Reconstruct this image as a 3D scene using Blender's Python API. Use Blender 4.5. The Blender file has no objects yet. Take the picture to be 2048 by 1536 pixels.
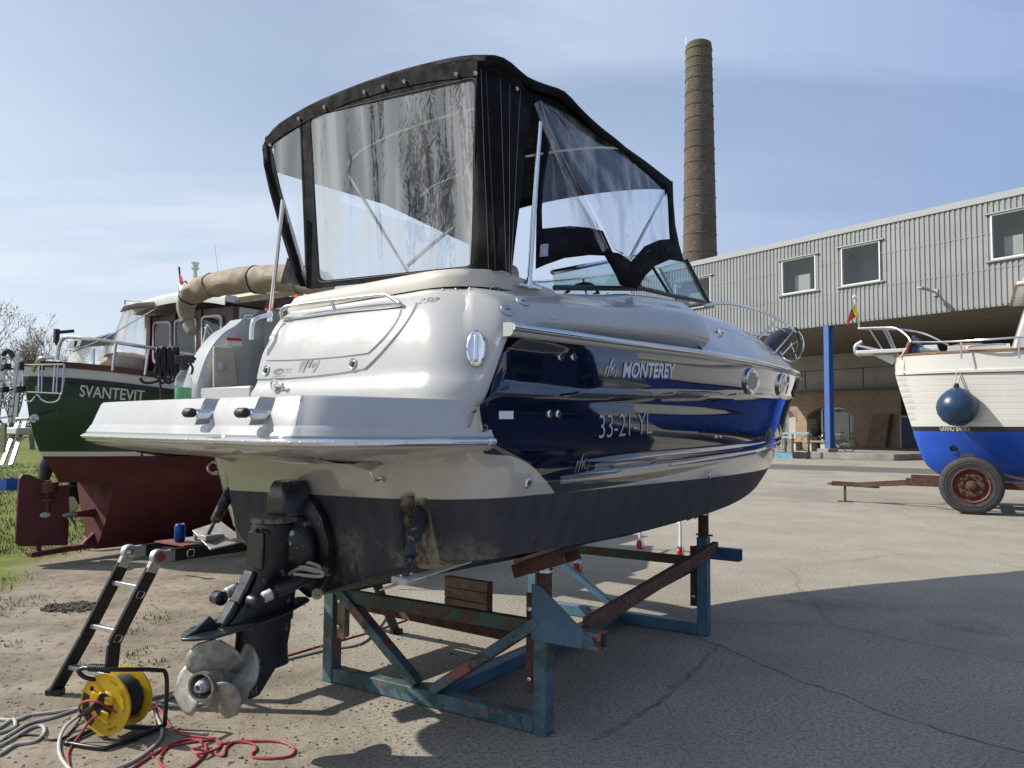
import bpy, bmesh, math, random
import numpy as np
from math import radians, sin, cos, pi, sqrt, atan2
from mathutils import Vector, Matrix, noise

# ------------------------------------------------------------------ camera, sky, sun
SC = bpy.context.scene
FPX, CAMH, PITCH, ROLL = 1540.0, 1.65, radians(3.25), radians(0.45)
cam_data = bpy.data.cameras.new('camera')
cam_data.sensor_width = 36.0
cam_data.lens = FPX / 2048 * 36
cam_data.clip_start, cam_data.clip_end = 0.05, 2000
cam = bpy.data.objects.new('camera', cam_data)
SC.collection.objects.link(cam)
cam.matrix_world = (Matrix.Translation((0, 0, CAMH)) @ Matrix.Rotation(radians(90) + PITCH, 4, 'X')
                    @ Matrix.Rotation(ROLL, 4, 'Z'))
SC.camera = cam
SUN_DIR = Vector((-0.95, 0.11, 0.0)).normalized()
SUN_EL = radians(39)
SUN_AZ = atan2(SUN_DIR.x, SUN_DIR.y)
world = bpy.data.worlds.new('World')
SC.world = world
world.use_nodes = True
wn, wl = world.node_tree.nodes, world.node_tree.links
wn.clear()
sky = wn.new('ShaderNodeTexSky')
sky.sky_type = 'NISHITA'
sky.sun_disc = False
sky.sun_elevation = SUN_EL
sky.sun_rotation = SUN_AZ
sky.air_density, sky.dust_density, sky.ozone_density = 1.0, 1.3, 2.6
sky.altitude = 0
bg = wn.new('ShaderNodeBackground')
bg.inputs['Strength'].default_value = 0.108
wo = wn.new('ShaderNodeOutputWorld')
tc = wn.new('ShaderNodeTexCoord')
# thin cirrus streaks: stretched noise on the sky direction, seen the same from everywhere
sepw = wn.new('ShaderNodeSeparateXYZ')
wl.new(tc.outputs['Generated'], sepw.inputs[0])
addz = wn.new('ShaderNodeMath'); addz.operation = 'ADD'; addz.inputs[1].default_value = 0.12
wl.new(sepw.outputs['Z'], addz.inputs[0])
mx = wn.new('ShaderNodeMath'); mx.operation = 'MAXIMUM'; mx.inputs[1].default_value = 0.03
wl.new(addz.outputs[0], mx.inputs[0])
dx = wn.new('ShaderNodeMath'); dx.operation = 'DIVIDE'
dy = wn.new('ShaderNodeMath'); dy.operation = 'DIVIDE'
wl.new(sepw.outputs['X'], dx.inputs[0]); wl.new(mx.outputs[0], dx.inputs[1])
wl.new(sepw.outputs['Y'], dy.inputs[0]); wl.new(mx.outputs[0], dy.inputs[1])
cmb = wn.new('ShaderNodeCombineXYZ')
wl.new(dx.outputs[0], cmb.inputs[0]); wl.new(dy.outputs[0], cmb.inputs[1])
mp = wn.new('ShaderNodeMapping')
mp.inputs['Rotation'].default_value = (0, 0, radians(-52))
mp.inputs['Scale'].default_value = (0.32, 1.25, 1)
wl.new(cmb.outputs[0], mp.inputs[0])
n1 = wn.new('ShaderNodeTexNoise'); n1.inputs['Scale'].default_value = 0.75
n1.inputs['Detail'].default_value = 7; n1.inputs['Roughness'].default_value = 0.52
n1.inputs['Distortion'].default_value = 0.5
wl.new(mp.outputs[0], n1.inputs['Vector'])
mp2 = wn.new('ShaderNodeMapping'); mp2.inputs['Scale'].default_value = (0.5, 0.7, 1)
wl.new(cmb.outputs[0], mp2.inputs[0])
n2 = wn.new('ShaderNodeTexNoise'); n2.inputs['Scale'].default_value = 0.45; n2.inputs['Detail'].default_value = 4
wl.new(mp2.outputs[0], n2.inputs['Vector'])
r1 = wn.new('ShaderNodeMapRange'); r1.inputs[1].default_value = 0.43; r1.inputs[2].default_value = 0.63
r1.interpolation_type = 'SMOOTHSTEP'
wl.new(n1.outputs[0], r1.inputs[0])
r2 = wn.new('ShaderNodeMapRange'); r2.inputs[1].default_value = 0.30; r2.inputs[2].default_value = 0.68
r2.interpolation_type = 'SMOOTHSTEP'
wl.new(n2.outputs[0], r2.inputs[0])
av = wn.new('ShaderNodeMath'); av.operation = 'MULTIPLY_ADD'; av.inputs[1].default_value = 0.62
wl.new(r1.outputs[0], av.inputs[0])
av2 = wn.new('ShaderNodeMath'); av2.operation = 'MULTIPLY'; av2.inputs[1].default_value = 0.60
wl.new(r2.outputs[0], av2.inputs[0]); wl.new(av2.outputs[0], av.inputs[2])
hz = wn.new('ShaderNodeMapRange')          # haze veil thickens low over the horizon
hz.inputs[1].default_value = 0.0; hz.inputs[2].default_value = 0.45
hz.inputs[3].default_value = 0.50; hz.inputs[4].default_value = 0.34
wl.new(sepw.outputs['Z'], hz.inputs[0])
mxa = wn.new('ShaderNodeMath'); mxa.operation = 'ADD'; mxa.use_clamp = True
wl.new(av.outputs[0], mxa.inputs[0]); wl.new(hz.outputs[0], mxa.inputs[1])
mix = wn.new('ShaderNodeMix'); mix.data_type = 'RGBA'
sd = wn.new('ShaderNodeVectorMath'); sd.operation = 'DOT_PRODUCT'; sd.inputs[1].default_value = SUN_DIR
wl.new(tc.outputs['Generated'], sd.inputs[0])
sr = wn.new('ShaderNodeMapRange'); sr.inputs[1].default_value = -0.6; sr.inputs[2].default_value = 0.72
wl.new(sd.outputs['Value'], sr.inputs[0])
veil = wn.new('ShaderNodeMix'); veil.data_type = 'RGBA'      # thin cloud scatters more light towards the sun
veil.inputs['A'].default_value = (2.2, 3.1, 5.3, 1); veil.inputs['B'].default_value = (6.1, 6.75, 7.5, 1)
wl.new(sr.outputs[0], veil.inputs['Factor'])
wl.new(mxa.outputs[0], mix.inputs['Factor'])
wl.new(sky.outputs[0], mix.inputs['A'])
wl.new(veil.outputs['Result'], mix.inputs['B'])
wl.new(mix.outputs['Result'], bg.inputs['Color'])
wl.new(bg.outputs[0], wo.inputs[0])

sun_data = bpy.data.lights.new('sun', 'SUN')
sun_data.energy = 4.7
sun_data.angle = radians(0.53)
sun_data.color = (1.0, 0.94, 0.84)
sun = bpy.data.objects.new('sun', sun_data)
SC.collection.objects.link(sun)
sv = Vector((SUN_DIR.x * cos(SUN_EL), SUN_DIR.y * cos(SUN_EL), sin(SUN_EL)))
sun.rotation_euler = sv.to_track_quat('Z', 'Y').to_euler()
SC.view_settings.view_transform = 'Standard'
SC.view_settings.look = 'None'
SC.view_settings.exposure = 0.28
SC.view_settings.gamma = 1.0
SC.view_settings.use_curve_mapping = False
SC.render.engine = 'CYCLES'
SC.cycles.max_bounces = 10
SC.cycles.transparent_max_bounces = 16
SC.cycles.use_denoising = True
SC.cycles.caustics_reflective = False
SC.cycles.caustics_refractive = False

# ------------------------------------------------------------------ surveying helpers (photo point + a known plane -> 3D)
def ray(px, py):
    u, v = (px - 1024) / FPX, -(py - 768) / FPX
    c, s = cos(ROLL), sin(ROLL)
    x, y = u * c - v * s, u * s + v * c
    return Vector((x, cos(PITCH) - y * sin(PITCH), sin(PITCH) + y * cos(PITCH)))
CAMP = Vector((0, 0, CAMH))
def G(px, py, z=0.0):
    d = ray(px, py); return CAMP + d * ((z - CAMH) / d.z)
def W(px, py, Y):
    d = ray(px, py); return CAMP + d * (Y / d.y)
class Frame:
    """local frame standing on the ground: +x along heading, +y to its left, z up"""
    def __init__(s, x, y, heading, z=0.0):
        s.o = Vector((x, y, z)); s.a = pi / 2 - heading
        s.M = Matrix.Translation(s.o) @ Matrix.Rotation(s.a, 4, 'Z'); s.I = s.M.inverted()
    def w(s, *p): return s.M @ Vector(p)
    def P(s, px, py, x=None, y=None, z=None, n=None, d=None):
        o = s.I @ CAMP; e = (s.I.to_3x3() @ ray(px, py))
        if n is not None:
            n = Vector(n); t = (d - o.dot(n)) / e.dot(n)
        elif x is not None: t = (x - o.x) / e.x
        elif y is not None: t = (y - o.y) / e.y
        else: t = (z - o.z) / e.z
        return o + e * t
    def S(s, px, py, fn):
        """first hit of the sight line with the surface y = fn(x, z)"""
        o = s.I @ CAMP; e = (s.I.to_3x3() @ ray(px, py))
        lo = None; t = 1.0
        while t < 30:
            p = o + e * t; g = p.y - fn(p.x, p.z)
            if lo is not None and (g > 0) != (lo[1] > 0):
                a, b, ga = lo[0], t, lo[1]
                for _ in range(30):
                    m = (a + b) / 2; q = o + e * m; gm = q.y - fn(q.x, q.z)
                    if (gm > 0) == (ga > 0): a = m
                    else: b = m
                return o + e * a
            lo = (t, g); t += 0.02
        return o + e * 5

# ------------------------------------------------------------------ materials
def nodes_of(name):
    m = bpy.data.materials.new(name); m.use_nodes = True
    nt = m.node_tree; return m, nt, nt.nodes, nt.links, nt.nodes['Principled BSDF']
def tex(nt, kind='Object'):
    t = nt.nodes.new('ShaderNodeTexCoord'); return t.outputs[kind]
def nz(nt, vec, scale, detail=4, rough=0.55, dist=0.0, stretch=None):
    if stretch:
        mp = nt.nodes.new('ShaderNodeMapping'); mp.inputs['Scale'].default_value = stretch
        nt.links.new(vec, mp.inputs[0]); vec = mp.outputs[0]
    n = nt.nodes.new('ShaderNodeTexNoise'); n.inputs['Scale'].default_value = scale
    n.inputs['Detail'].default_value = detail; n.inputs['Roughness'].default_value = rough
    n.inputs['Distortion'].default_value = dist
    nt.links.new(vec, n.inputs['Vector']); return n.outputs[0]
def rng(nt, v, a, b, c=0.0, d=1.0, smooth=True):
    r = nt.nodes.new('ShaderNodeMapRange')
    r.interpolation_type = 'SMOOTHSTEP' if smooth else 'LINEAR'
    for i, k in enumerate((a, b, c, d)): r.inputs[i + 1].default_value = k
    nt.links.new(v, r.inputs[0]); return r.outputs[0]
def mth(nt, op, a, b=None, c=None, clamp=False):
    n = nt.nodes.new('ShaderNodeMath'); n.operation = op; n.use_clamp = clamp
    for i, k in enumerate((a, b, c)):
        if k is None: continue
        if isinstance(k, (int, float)): n.inputs[i].default_value = k
        else: nt.links.new(k, n.inputs[i])
    return n.outputs[0]
def rgb(nt, fac, a, b):
    m = nt.nodes.new('ShaderNodeMix'); m.data_type = 'RGBA'
    if isinstance(fac, (int, float)): m.inputs['Factor'].default_value = fac
    else: nt.links.new(fac, m.inputs['Factor'])
    for k, v in (('A', a), ('B', b)):
        if isinstance(v, tuple): m.inputs[k].default_value = (*v[:3], 1)
        else: nt.links.new(v, m.inputs[k])
    return m.outputs['Result']
def bump(nt, h, strength=0.3, dist=0.01, bsdf=None):
    b = nt.nodes.new('ShaderNodeBump'); b.inputs['Strength'].default_value = strength
    b.inputs['Distance'].default_value = dist
    nt.links.new(h, b.inputs['Height']); nt.links.new(b.outputs[0], bsdf.inputs['Normal'])
    return b.outputs[0]
def simple(name, col, rough=0.5, metal=0.0, coat=0.0, var=0.12, vs=9.0, bmp=0.0, bs=60.0, col2=None, spots=None, spec=0.5):
    """a plain surface with uneven tone and gloss; col2/spots = (lo, hi) adds wear patches"""
    m, nt, N, L, b = nodes_of(name)
    v = tex(nt)
    n = nz(nt, v, vs, 5)
    dark = tuple(c * (1 - var) for c in col[:3]); lite = tuple(min(1, c * (1 + var)) for c in col[:3])
    c = rgb(nt, rng(nt, n, 0.3, 0.7), dark, lite)
    if col2:
        lo, hi = spots or (0.55, 0.62)
        c = rgb(nt, rng(nt, nz(nt, v, vs * 1.7, 8, 0.65), lo, hi), c, col2)
    L.new(c, b.inputs['Base Color'])
    b.inputs['Metallic'].default_value = metal
    L.new(rng(nt, nz(nt, v, vs * 2.1, 4), 0.2, 0.8, max(0.02, rough * 0.8), min(1, rough * 1.25)), b.inputs['Roughness'])
    b.inputs['Coat Weight'].default_value = coat
    b.inputs['Specular IOR Level'].default_value = spec
    if bmp: bump(nt, nz(nt, v, bs, 4), bmp, 0.004, b)
    return m
M = {}
m, nt, N, L, b = nodes_of('white_gelcoat'); v = tex(nt)
c = rgb(nt, rng(nt, nz(nt, v, 2, 4), .3, .7), (0.405, 0.405, 0.395), (0.43, 0.43, 0.42))
c = rgb(nt, rng(nt, nz(nt, v, 5, 7, .65, .3, (1.6, 1.6, .22)), .58, .80, 0, .28), c, (0.34, 0.32, 0.28))
c = rgb(nt, rng(nt, nz(nt, v, 55, 4, .7), .66, .74, 0, .35), c, (0.30, 0.27, 0.22))
L.new(c, b.inputs['Base Color']); L.new(rng(nt, nz(nt, v, 6, 5), .25, .75, .20, .30), b.inputs['Roughness']); b.inputs['Coat Weight'].default_value = .5
bump(nt, nz(nt, v, 1.2, 1), .035, .03, b); M['gel_white'] = m
M['gel_cream'] = simple('cream_gelcoat', (0.52, 0.475, 0.38), 0.35, coat=0.3, var=0.04, vs=3)
M['chrome'] = simple('polished_stainless', (0.78, 0.79, 0.80), 0.09, 1.0, var=0.05, vs=14)
M['steel'] = simple('brushed_stainless', (0.62, 0.62, 0.62), 0.22, 1.0, var=0.08, vs=25)
M['alu'] = simple('aluminium', (0.50, 0.51, 0.52), 0.42, 0.8, var=0.08, vs=20)
M['canvas'] = simple('black_canvas', (0.004, 0.0045, 0.006), 0.85, var=0.3, vs=6, bmp=0.35, bs=9, spec=0.2)
M['thread'] = simple('grey_thread', (0.16, 0.16, 0.17), 0.7)
M['rubber'] = simple('black_rubber', (0.018, 0.018, 0.02), 0.55, var=0.2, vs=20)
M['blackpaint'] = simple('black_paint', (0.012, 0.014, 0.018), 0.35, var=0.2, vs=12)
M['pad'] = simple('cream_vinyl', (0.50, 0.47, 0.40), 0.42, var=0.04, vs=4, bmp=0.08, bs=120)
M['beige'] = simple('beige_canvas', (0.29, 0.24, 0.18), 0.8, var=0.12, vs=5, bmp=0.5, bs=22)
M['decal'] = simple('grey_decal', (0.22, 0.22, 0.23), 0.35, 0.3)
M['darkdecal'] = simple('dark_decal', (0.06, 0.06, 0.06), 0.4)
M['whitepaint'] = simple('white_paint', (0.74, 0.74, 0.72), 0.35, var=0.04)
M['red'] = simple('red_plastic', (0.55, 0.03, 0.02), 0.4)
M['orange'] = simple('orange_plastic', (0.75, 0.10, 0.02), 0.45)
M['seam'] = simple('seam_shadow_gap', (0.25, 0.24, 0.22), 0.6)

def clear_vinyl(name, tint=(0.93, 0.95, 0.97), haze=0.10, wr=0.5, scale=3.0, stretch=(1, 1, 1), gloss=0.14):
    """soft window foil: see-through, glossy, wavy, slightly milky"""
    m, nt, N, L, b = nodes_of(name)
    N.remove(b); out = [n for n in N if n.type == 'OUTPUT_MATERIAL'][0]
    v = tex(nt)
    h = mth(nt, 'ADD', nz(nt, v, scale, 2.0, 0.5, 0.6, stretch), mth(nt, 'MULTIPLY', nz(nt, v, scale * 5, 3, .6, .8), 0.12))
    bp = N.new('ShaderNodeBump'); bp.inputs['Strength'].default_value = wr; bp.inputs['Distance'].default_value = 0.05
    L.new(h, bp.inputs['Height'])
    tr = N.new('ShaderNodeBsdfTransparent'); tr.inputs[0].default_value = (*tint, 1)
    gl = N.new('ShaderNodeBsdfGlossy'); gl.inputs['Roughness'].default_value = 0.05
    gl.inputs[0].default_value = (1, 1, 1, 1); L.new(bp.outputs[0], gl.inputs['Normal'])
    df = N.new('ShaderNodeBsdfTranslucent'); df.inputs[0].default_value = (0.75, 0.76, 0.74, 1)
    d2 = N.new('ShaderNodeBsdfDiffuse'); d2.inputs[0].default_value = (0.75, 0.76, 0.74, 1)
    ad = N.new('ShaderNodeMixShader'); ad.inputs[0].default_value = 0.5
    L.new(df.outputs[0], ad.inputs[1]); L.new(d2.outputs[0], ad.inputs[2])
    m1 = N.new('ShaderNodeMixShader')
    L.new(mth(nt, 'MULTIPLY', rng(nt, nz(nt, v, scale * 1.5, 2.5, 0.5, 0.5, stretch), 0.44, 0.72, 0.2, 3.0), haze), m1.inputs[0])
    L.new(tr.outputs[0], m1.inputs[1]); L.new(ad.outputs[0], m1.inputs[2])
    fr = N.new('ShaderNodeLayerWeight'); L.new(bp.outputs[0], fr.inputs['Normal'])
    m2 = N.new('ShaderNodeMixShader')
    L.new(mth(nt, 'MULTIPLY_ADD', mth(nt, 'POWER', fr.outputs['Facing'], 4.0), 0.85, gloss + 0.05, True), m2.inputs[0])
    L.new(m1.outputs[0], m2.inputs[1]); L.new(gl.outputs[0], m2.inputs[2])
    L.new(m2.outputs[0], out.inputs[0]); return m
M['vinyl'] = clear_vinyl('clear_vinyl', haze=0.23, wr=0.42, scale=1.3, stretch=(1, 2.2, 0.2), gloss=0.13)
M['vinyl2'] = clear_vinyl('side_vinyl', haze=0.19, wr=0.3, scale=2.5, stretch=(1.5, 1.5, 0.5), gloss=0.02)
def worn(nt, N, L, c, b, wear=(0.075, 0.04, 0.026)):
    """bare rust along the edges and corners of painted steel"""
    bv = N.new('ShaderNodeBevel'); bv.samples = 4; bv.inputs['Radius'].default_value = 0.012
    gm = N.new('ShaderNodeNewGeometry'); dt = N.new('ShaderNodeVectorMath'); dt.operation = 'DOT_PRODUCT'
    L.new(bv.outputs[0], dt.inputs[0]); L.new(gm.outputs['Normal'], dt.inputs[1])
    v = tex(nt); e = mth(nt, 'MULTIPLY', rng(nt, dt.outputs['Value'], .985, .90), rng(nt, nz(nt, v, 9, 6, .7), .40, .56))
    c = rgb(nt, e, c, wear); L.new(c, b.inputs['Base Color']); return c
def glass(name, tint=(0.55, 0.72, 0.70), gloss=0.05):
    m, nt, N, L, b = nodes_of(name)
    N.remove(b); out = [n for n in N if n.type == 'OUTPUT_MATERIAL'][0]
    tr = N.new('ShaderNodeBsdfTransparent'); tr.inputs[0].default_value = (*tint, 1)
    gl = N.new('ShaderNodeBsdfGlossy'); gl.inputs['Roughness'].default_value = 0.01
    bp = N.new('ShaderNodeBump'); bp.inputs['Strength'].default_value = 0.04
    L.new(nz(nt, tex(nt), 1.2, 2), bp.inputs['Height']); L.new(bp.outputs[0], gl.inputs['Normal'])
    fr = N.new('ShaderNodeLayerWeight')
    mm = N.new('ShaderNodeMixShader'); L.new(mth(nt, 'MULTIPLY_ADD', mth(nt, 'POWER', fr.outputs['Facing'], 4.0), 0.9, gloss + 0.05, True), mm.inputs[0])
    L.new(tr.outputs[0], mm.inputs[1]); L.new(gl.outputs[0], mm.inputs[2]); L.new(mm.outputs[0], out.inputs[0])
    return m
M['glass'] = glass('tinted_glass', (0.66, 0.80, 0.79), 0.08)
M['glass_clear'] = glass('clear_glass', (0.82, 0.88, 0.88), 0.04)

# ------------------------------------------------------------------ mesh builder
def _perp(d):
    d = d.normalized(); a = Vector((0, 0, 1)) if abs(d.z) < 0.9 else Vector((1, 0, 0))
    u = d.cross(a).normalized(); return u, d.cross(u).normalized()
class MB:
    def __init__(s): s.v = []; s.f = []; s.mi = []; s.cur = 0
    def face(s, idx): s.f.append(tuple(idx)); s.mi.append(s.cur)
    def add(s, vs, fs):
        o = len(s.v); s.v += [Vector(p) for p in vs]
        for f in fs: s.face([i + o for i in f])
    def box(s, c, size, R=None):
        c = Vector(c); hx, hy, hz = [k / 2 for k in size]
        vs = [Vector((x, y, z)) for z in (-hz, hz) for x, y in ((-hx, -hy), (hx, -hy), (hx, hy), (-hx, hy))]
        if R is not None: vs = [R @ p for p in vs]
        s.add([c + p for p in vs], [(3, 2, 1, 0), (4, 5, 6, 7), (0, 1, 5, 4), (1, 2, 6, 5), (2, 3, 7, 6), (3, 0, 4, 7)])
        return s
    def beam(s, a, b, w, h, up=(0, 0, 1)):
        a, b = Vector(a), Vector(b); d = (b - a); L = d.length; d.normalize(); up = Vector(up)
        x = d.cross(up)
        if x.length < 1e-3: x = d.cross(Vector((0, 1, 0)))
        x.normalize(); z = x.cross(d)
        R = Matrix((d, x, z)).transposed()
        return s.box((a + b) / 2, (L, w, h), R)
    def tube(s, pts, r, n=8, closed=False, cap=True):
        pts = [Vector(p) for p in pts]; m = len(pts); rs = r if isinstance(r, (list, tuple)) else [r] * m
        o = len(s.v); u = None
        for i, p in enumerate(pts):
            if closed: d = pts[(i + 1) % m] - pts[i - 1]
            else: d = pts[min(i + 1, m - 1)] - pts[max(i - 1, 0)]
            if d.length < 1e-9: d = Vector((0, 0, 1))
            d.normalize()
            if u is None: u, w = _perp(d)
            else:
                u = (u - d * u.dot(d))
                if u.length < 1e-5: u, w = _perp(d)
                u.normalize(); w = d.cross(u)
            for k in range(n):
                a = 2 * pi * k / n; s.v.append(p + (u * cos(a) + w * sin(a)) * rs[i])
        for i in range(m if closed else m - 1):
            j = (i + 1) % m
            for k in range(n):
                k2 = (k + 1) % n
                s.face((o + i * n + k, o + i * n + k2, o + j * n + k2, o + j * n + k))
        if cap and not closed:
            s.face([o + k for k in range(n)][::-1]); s.face([o + (m - 1) * n + k for k in range(n)])
        return s
    def lathe(s, prof, c=(0, 0, 0), axis=(0, 0, 1), n=24, cap=True):
        """prof = [(radius, height)...] round axis through c"""
        c = Vector(c); ax = Vector(axis).normalized(); u, w = _perp(ax); o = len(s.v)
        for r, h in prof:
            for k in range(n):
                a = 2 * pi * k / n; s.v.append(c + ax * h + (u * cos(a) + w * sin(a)) * max(r, 1e-5))
        for i in range(len(prof) - 1):
            for k in range(n):
                k2 = (k + 1) % n
                s.face((o + i * n + k, o + i * n + k2, o + (i + 1) * n + k2, o + (i + 1) * n + k))
        if cap:
            s.face([o + k for k in range(n)][::-1]); s.face([o + (len(prof) - 1) * n + k for k in range(n)])
        return s
    def grid(s, rows, closed=False):
        o = len(s.v); n = len(rows[0])
        for r in rows: s.v += [Vector(p) for p in r]
        for i in range(len(rows) - 1):
            for k in range(n if closed else n - 1):
                k2 = (k + 1) % n
                s.face((o + i * n + k, o + i * n + k2, o + (i + 1) * n + k2, o + (i + 1) * n + k))
        return s
    def prism(s, outline, d):
        """outline = list of 3D points of a planar loop, extruded by vector d"""
        d = Vector(d); o = len(s.v); n = len(outline)
        s.v += [Vector(p) for p in outline] + [Vector(p) + d for p in outline]
        s.face(range(o, o + n)); s.face([o + n + k for k in range(n)][::-1])
        for k in range(n):
            k2 = (k + 1) % n; s.face((o + k2, o + k, o + n + k, o + n + k2))
        return s
    def sphere(s, c, r, n=12, m=8, sc=(1, 1, 1)):
        c = Vector(c); rows = []
        for i in range(m + 1):
            t = pi * i / m
            rows.append([c + Vector((sin(t) * cos(2 * pi * k / n) * r * sc[0], sin(t) * sin(2 * pi * k / n) * r * sc[1], cos(t) * r * sc[2])) for k in range(n)])
        return s.grid(rows, True)
    def build(s, name, mat, parent=None, smooth=False, bevel=0.0, weld=True, thick=0.0, sub=0, fix=True, space=None):
        """space = a Frame: points are given in world space and moved into that frame"""
        me = bpy.data.meshes.new(name)
        vs = [tuple(space.I @ p) if space else tuple(p) for p in s.v]
        me.from_pydata(vs, [], s.f)
        mats = mat if isinstance(mat, (list, tuple)) else [mat]
        for m in mats: me.materials.append(M[m] if isinstance(m, str) else m)
        me.polygons.foreach_set('material_index', s.mi)
        bm = bmesh.new(); bm.from_mesh(me)
        if weld: bmesh.ops.remove_doubles(bm, verts=bm.verts, dist=1e-5)
        bad = [f for f in bm.faces if f.calc_area() < 1e-10]
        if bad: bmesh.ops.delete(bm, geom=bad, context='FACES')
        if fix: bmesh.ops.recalc_face_normals(bm, faces=bm.faces)
        bm.to_mesh(me); bm.free()
        o = bpy.data.objects.new(name, me); SC.collection.objects.link(o)
        if parent is not None: o.parent = parent
        if smooth is not False:
            me.polygons.foreach_set('use_smooth', [True] * len(me.polygons))
            me.set_sharp_from_angle(angle=radians(smooth if not isinstance(smooth, bool) else 40))
        if thick:
            md = o.modifiers.new('thickness', 'SOLIDIFY'); md.thickness = thick; md.offset = 0
        if sub:
            md = o.modifiers.new('soft', 'SUBSURF'); md.levels = md.render_levels = sub
        if bevel:
            md = o.modifiers.new('bevel', 'BEVEL'); md.width = bevel; md.segments = 2; md.limit_method = 'ANGLE'
            md.angle_limit = radians(35)
            me.polygons.foreach_set('use_smooth', [True] * len(me.polygons))
            me.set_sharp_from_angle(angle=radians(40))
        return o
def thing(name, label, cat, fr=None, group=None, kind=None):
    o = bpy.data.objects.new(name, None); SC.collection.objects.link(o)
    o.empty_display_size = 0.2
    if fr is not None: o.matrix_world = fr.M
    return tag(o, label, cat, group, kind)
def tag(o, label=None, cat=None, group=None, kind=None):
    if label: o['label'] = label
    if cat: o['category'] = cat
    if group: o['group'] = group
    if kind: o['kind'] = kind
    return o
def clone(o, parent=None, M4=None):
    c = o.copy(); SC.collection.objects.link(c); c.parent = parent
    if M4 is not None: c.matrix_local = M4
    for ch in list(o.children): clone(ch, c)
    return c
def ground_frame(p, heading=0.0): return Frame(p.x, p.y, heading, p.z)
def lerp(a, b, t): return a + (b - a) * t
def tab(x, pts):
    """piecewise-linear lookup"""
    if x <= pts[0][0]: return pts[0][1]
    for (a, fa), (b, fb) in zip(pts, pts[1:]):
        if x <= b: return fa + (fb - fa) * (x - a) / (b - a)
    return pts[-1][1]
def stab(x, pts):
    """smooth lookup (Catmull-Rom)"""
    if x <= pts[0][0]: return pts[0][1]
    if x >= pts[-1][0]: return pts[-1][1]
    for i in range(len(pts) - 1):
        if x <= pts[i + 1][0]: break
    x0, y0 = pts[i]; x1, y1 = pts[i + 1]
    m0 = (y1 - pts[i - 1][1]) / (x1 - pts[i - 1][0]) if i else (y1 - y0) / (x1 - x0)
    m1 = (pts[i + 2][1] - y0) / (pts[i + 2][0] - x0) if i + 2 < len(pts) else (y1 - y0) / (x1 - x0)
    h = x1 - x0; t = (x - x0) / h
    return (2*t**3-3*t*t+1)*y0 + (t**3-2*t*t+t)*h*m0 + (-2*t**3+3*t*t)*y1 + (t**3-t*t)*h*m1
def spline(pts, n=6, closed=False):
    """Catmull-Rom through 3D points"""
    P = [Vector(p) for p in pts]; m = len(P); out = []
    rngi = range(m) if closed else range(m - 1)
    for i in rngi:
        if closed: a, b, c, d = P[i - 1], P[i], P[(i + 1) % m], P[(i + 2) % m]
        else: a, b, c, d = P[max(i - 1, 0)], P[i], P[i + 1], P[min(i + 2, m - 1)]
        for k in range(n):
            t = k / n
            out.append(0.5 * ((2 * b) + (c - a) * t + (2 * a - 5 * b + 4 * c - d) * t * t + (3 * b - a - 3 * c + d) * t ** 3))
    if not closed: out.append(P[-1])
    return out
def text_mesh(body, size, align='LEFT', shear=0.0, space=1.0, offset=0.0, xs=1.0):
    """lettering as flat polygons in its own xy plane"""
    cu = bpy.data.curves.new('lettering', 'FONT'); cu.body = body; cu.size = size; cu.align_x = align
    cu.shear = shear; cu.space_character = space; cu.offset = offset; cu.resolution_u = 4
    o = bpy.data.objects.new('lettering_tmp', cu); SC.collection.objects.link(o)
    bpy.context.view_layer.update()
    me = bpy.data.meshes.new_from_object(o.evaluated_get(bpy.context.evaluated_depsgraph_get()))
    vs = [Vector((v.co.x * xs, v.co.y, 0)) for v in me.vertices]; fs = [tuple(p.vertices) for p in me.polygons]
    bpy.data.objects.remove(o); bpy.data.curves.remove(cu); bpy.data.meshes.remove(me)
    return vs, fs
def put_text(body, size, fn, name, mat, parent, **k):
    vs, fs = text_mesh(body, size, **k); mb = MB(); mb.add([fn(v.x, v.y) for v in vs], fs)
    return mb.build(name, mat, parent, weld=False, fix=False)
def plane_fn(o, ex, ey, off=0.0):
    o, ex, ey = Vector(o), Vector(ex).normalized(), Vector(ey).normalized(); n = ex.cross(ey)
    return lambda x, y: o + ex * x + ey * y + n * off

# ================================================================== THE MOTOR BOAT ON ITS CRADLE
from mathutils.bvhtree import BVHTree
BO = Frame(-1.135, 4.10, radians(40))
boat = thing('motor_boat', 'big white and navy motor cruiser with black canopy raised on the blue steel cradle', 'motor boat', BO)
def hbz(z): return stab(z, [(1.05, 1.095), (1.20, 1.140), (1.33, 1.172), (1.43, 1.192), (1.53, 1.206), (1.63, 1.2155), (1.73, 1.2205), (1.80, 1.2215), (1.86, 1.226), (1.94, 1.2335), (2.02, 1.239), (2.12, 1.2425)])
LT = [(0.70, 3.4), (0.75, 3.9), (0.85, 4.35), (1.05, 4.98), (1.22, 5.50), (1.34, 5.76), (1.5, 6.22), (1.645, 6.54), (1.93, 6.86), (2.12, 7.10), (2.3, 7.26)]
def Lz(z): return stab(z, LT)
def half(x, z, L): return hbz(z) * (1 - max(0.0, min(1.0, (x / L - 0.3) / 0.7)) ** 2)
def zrail(x): return stab(x, [(0, 2.085), (1, 2.10), (2, 2.12), (3, 2.135), (4, 2.15), (5.7, 2.20), (7.2, 2.26)])
def zchine(x): return stab(x, [(0, 1.03), (1.5, 1.04), (3, 1.08), (4, 1.15), (5, 1.28), (6, 1.44)])
def zkeel(x):
    if x < 3.3: return 0.735
    return stab(x, [(3.3, 0.735), (3.9, 0.77), (4.35, 0.86), (4.98, 1.05), (5.5, 1.22), (5.76, 1.34), (6.22, 1.5)])
def xt(z): return (1.6 - z) * 0.20 + 0.02
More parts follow.
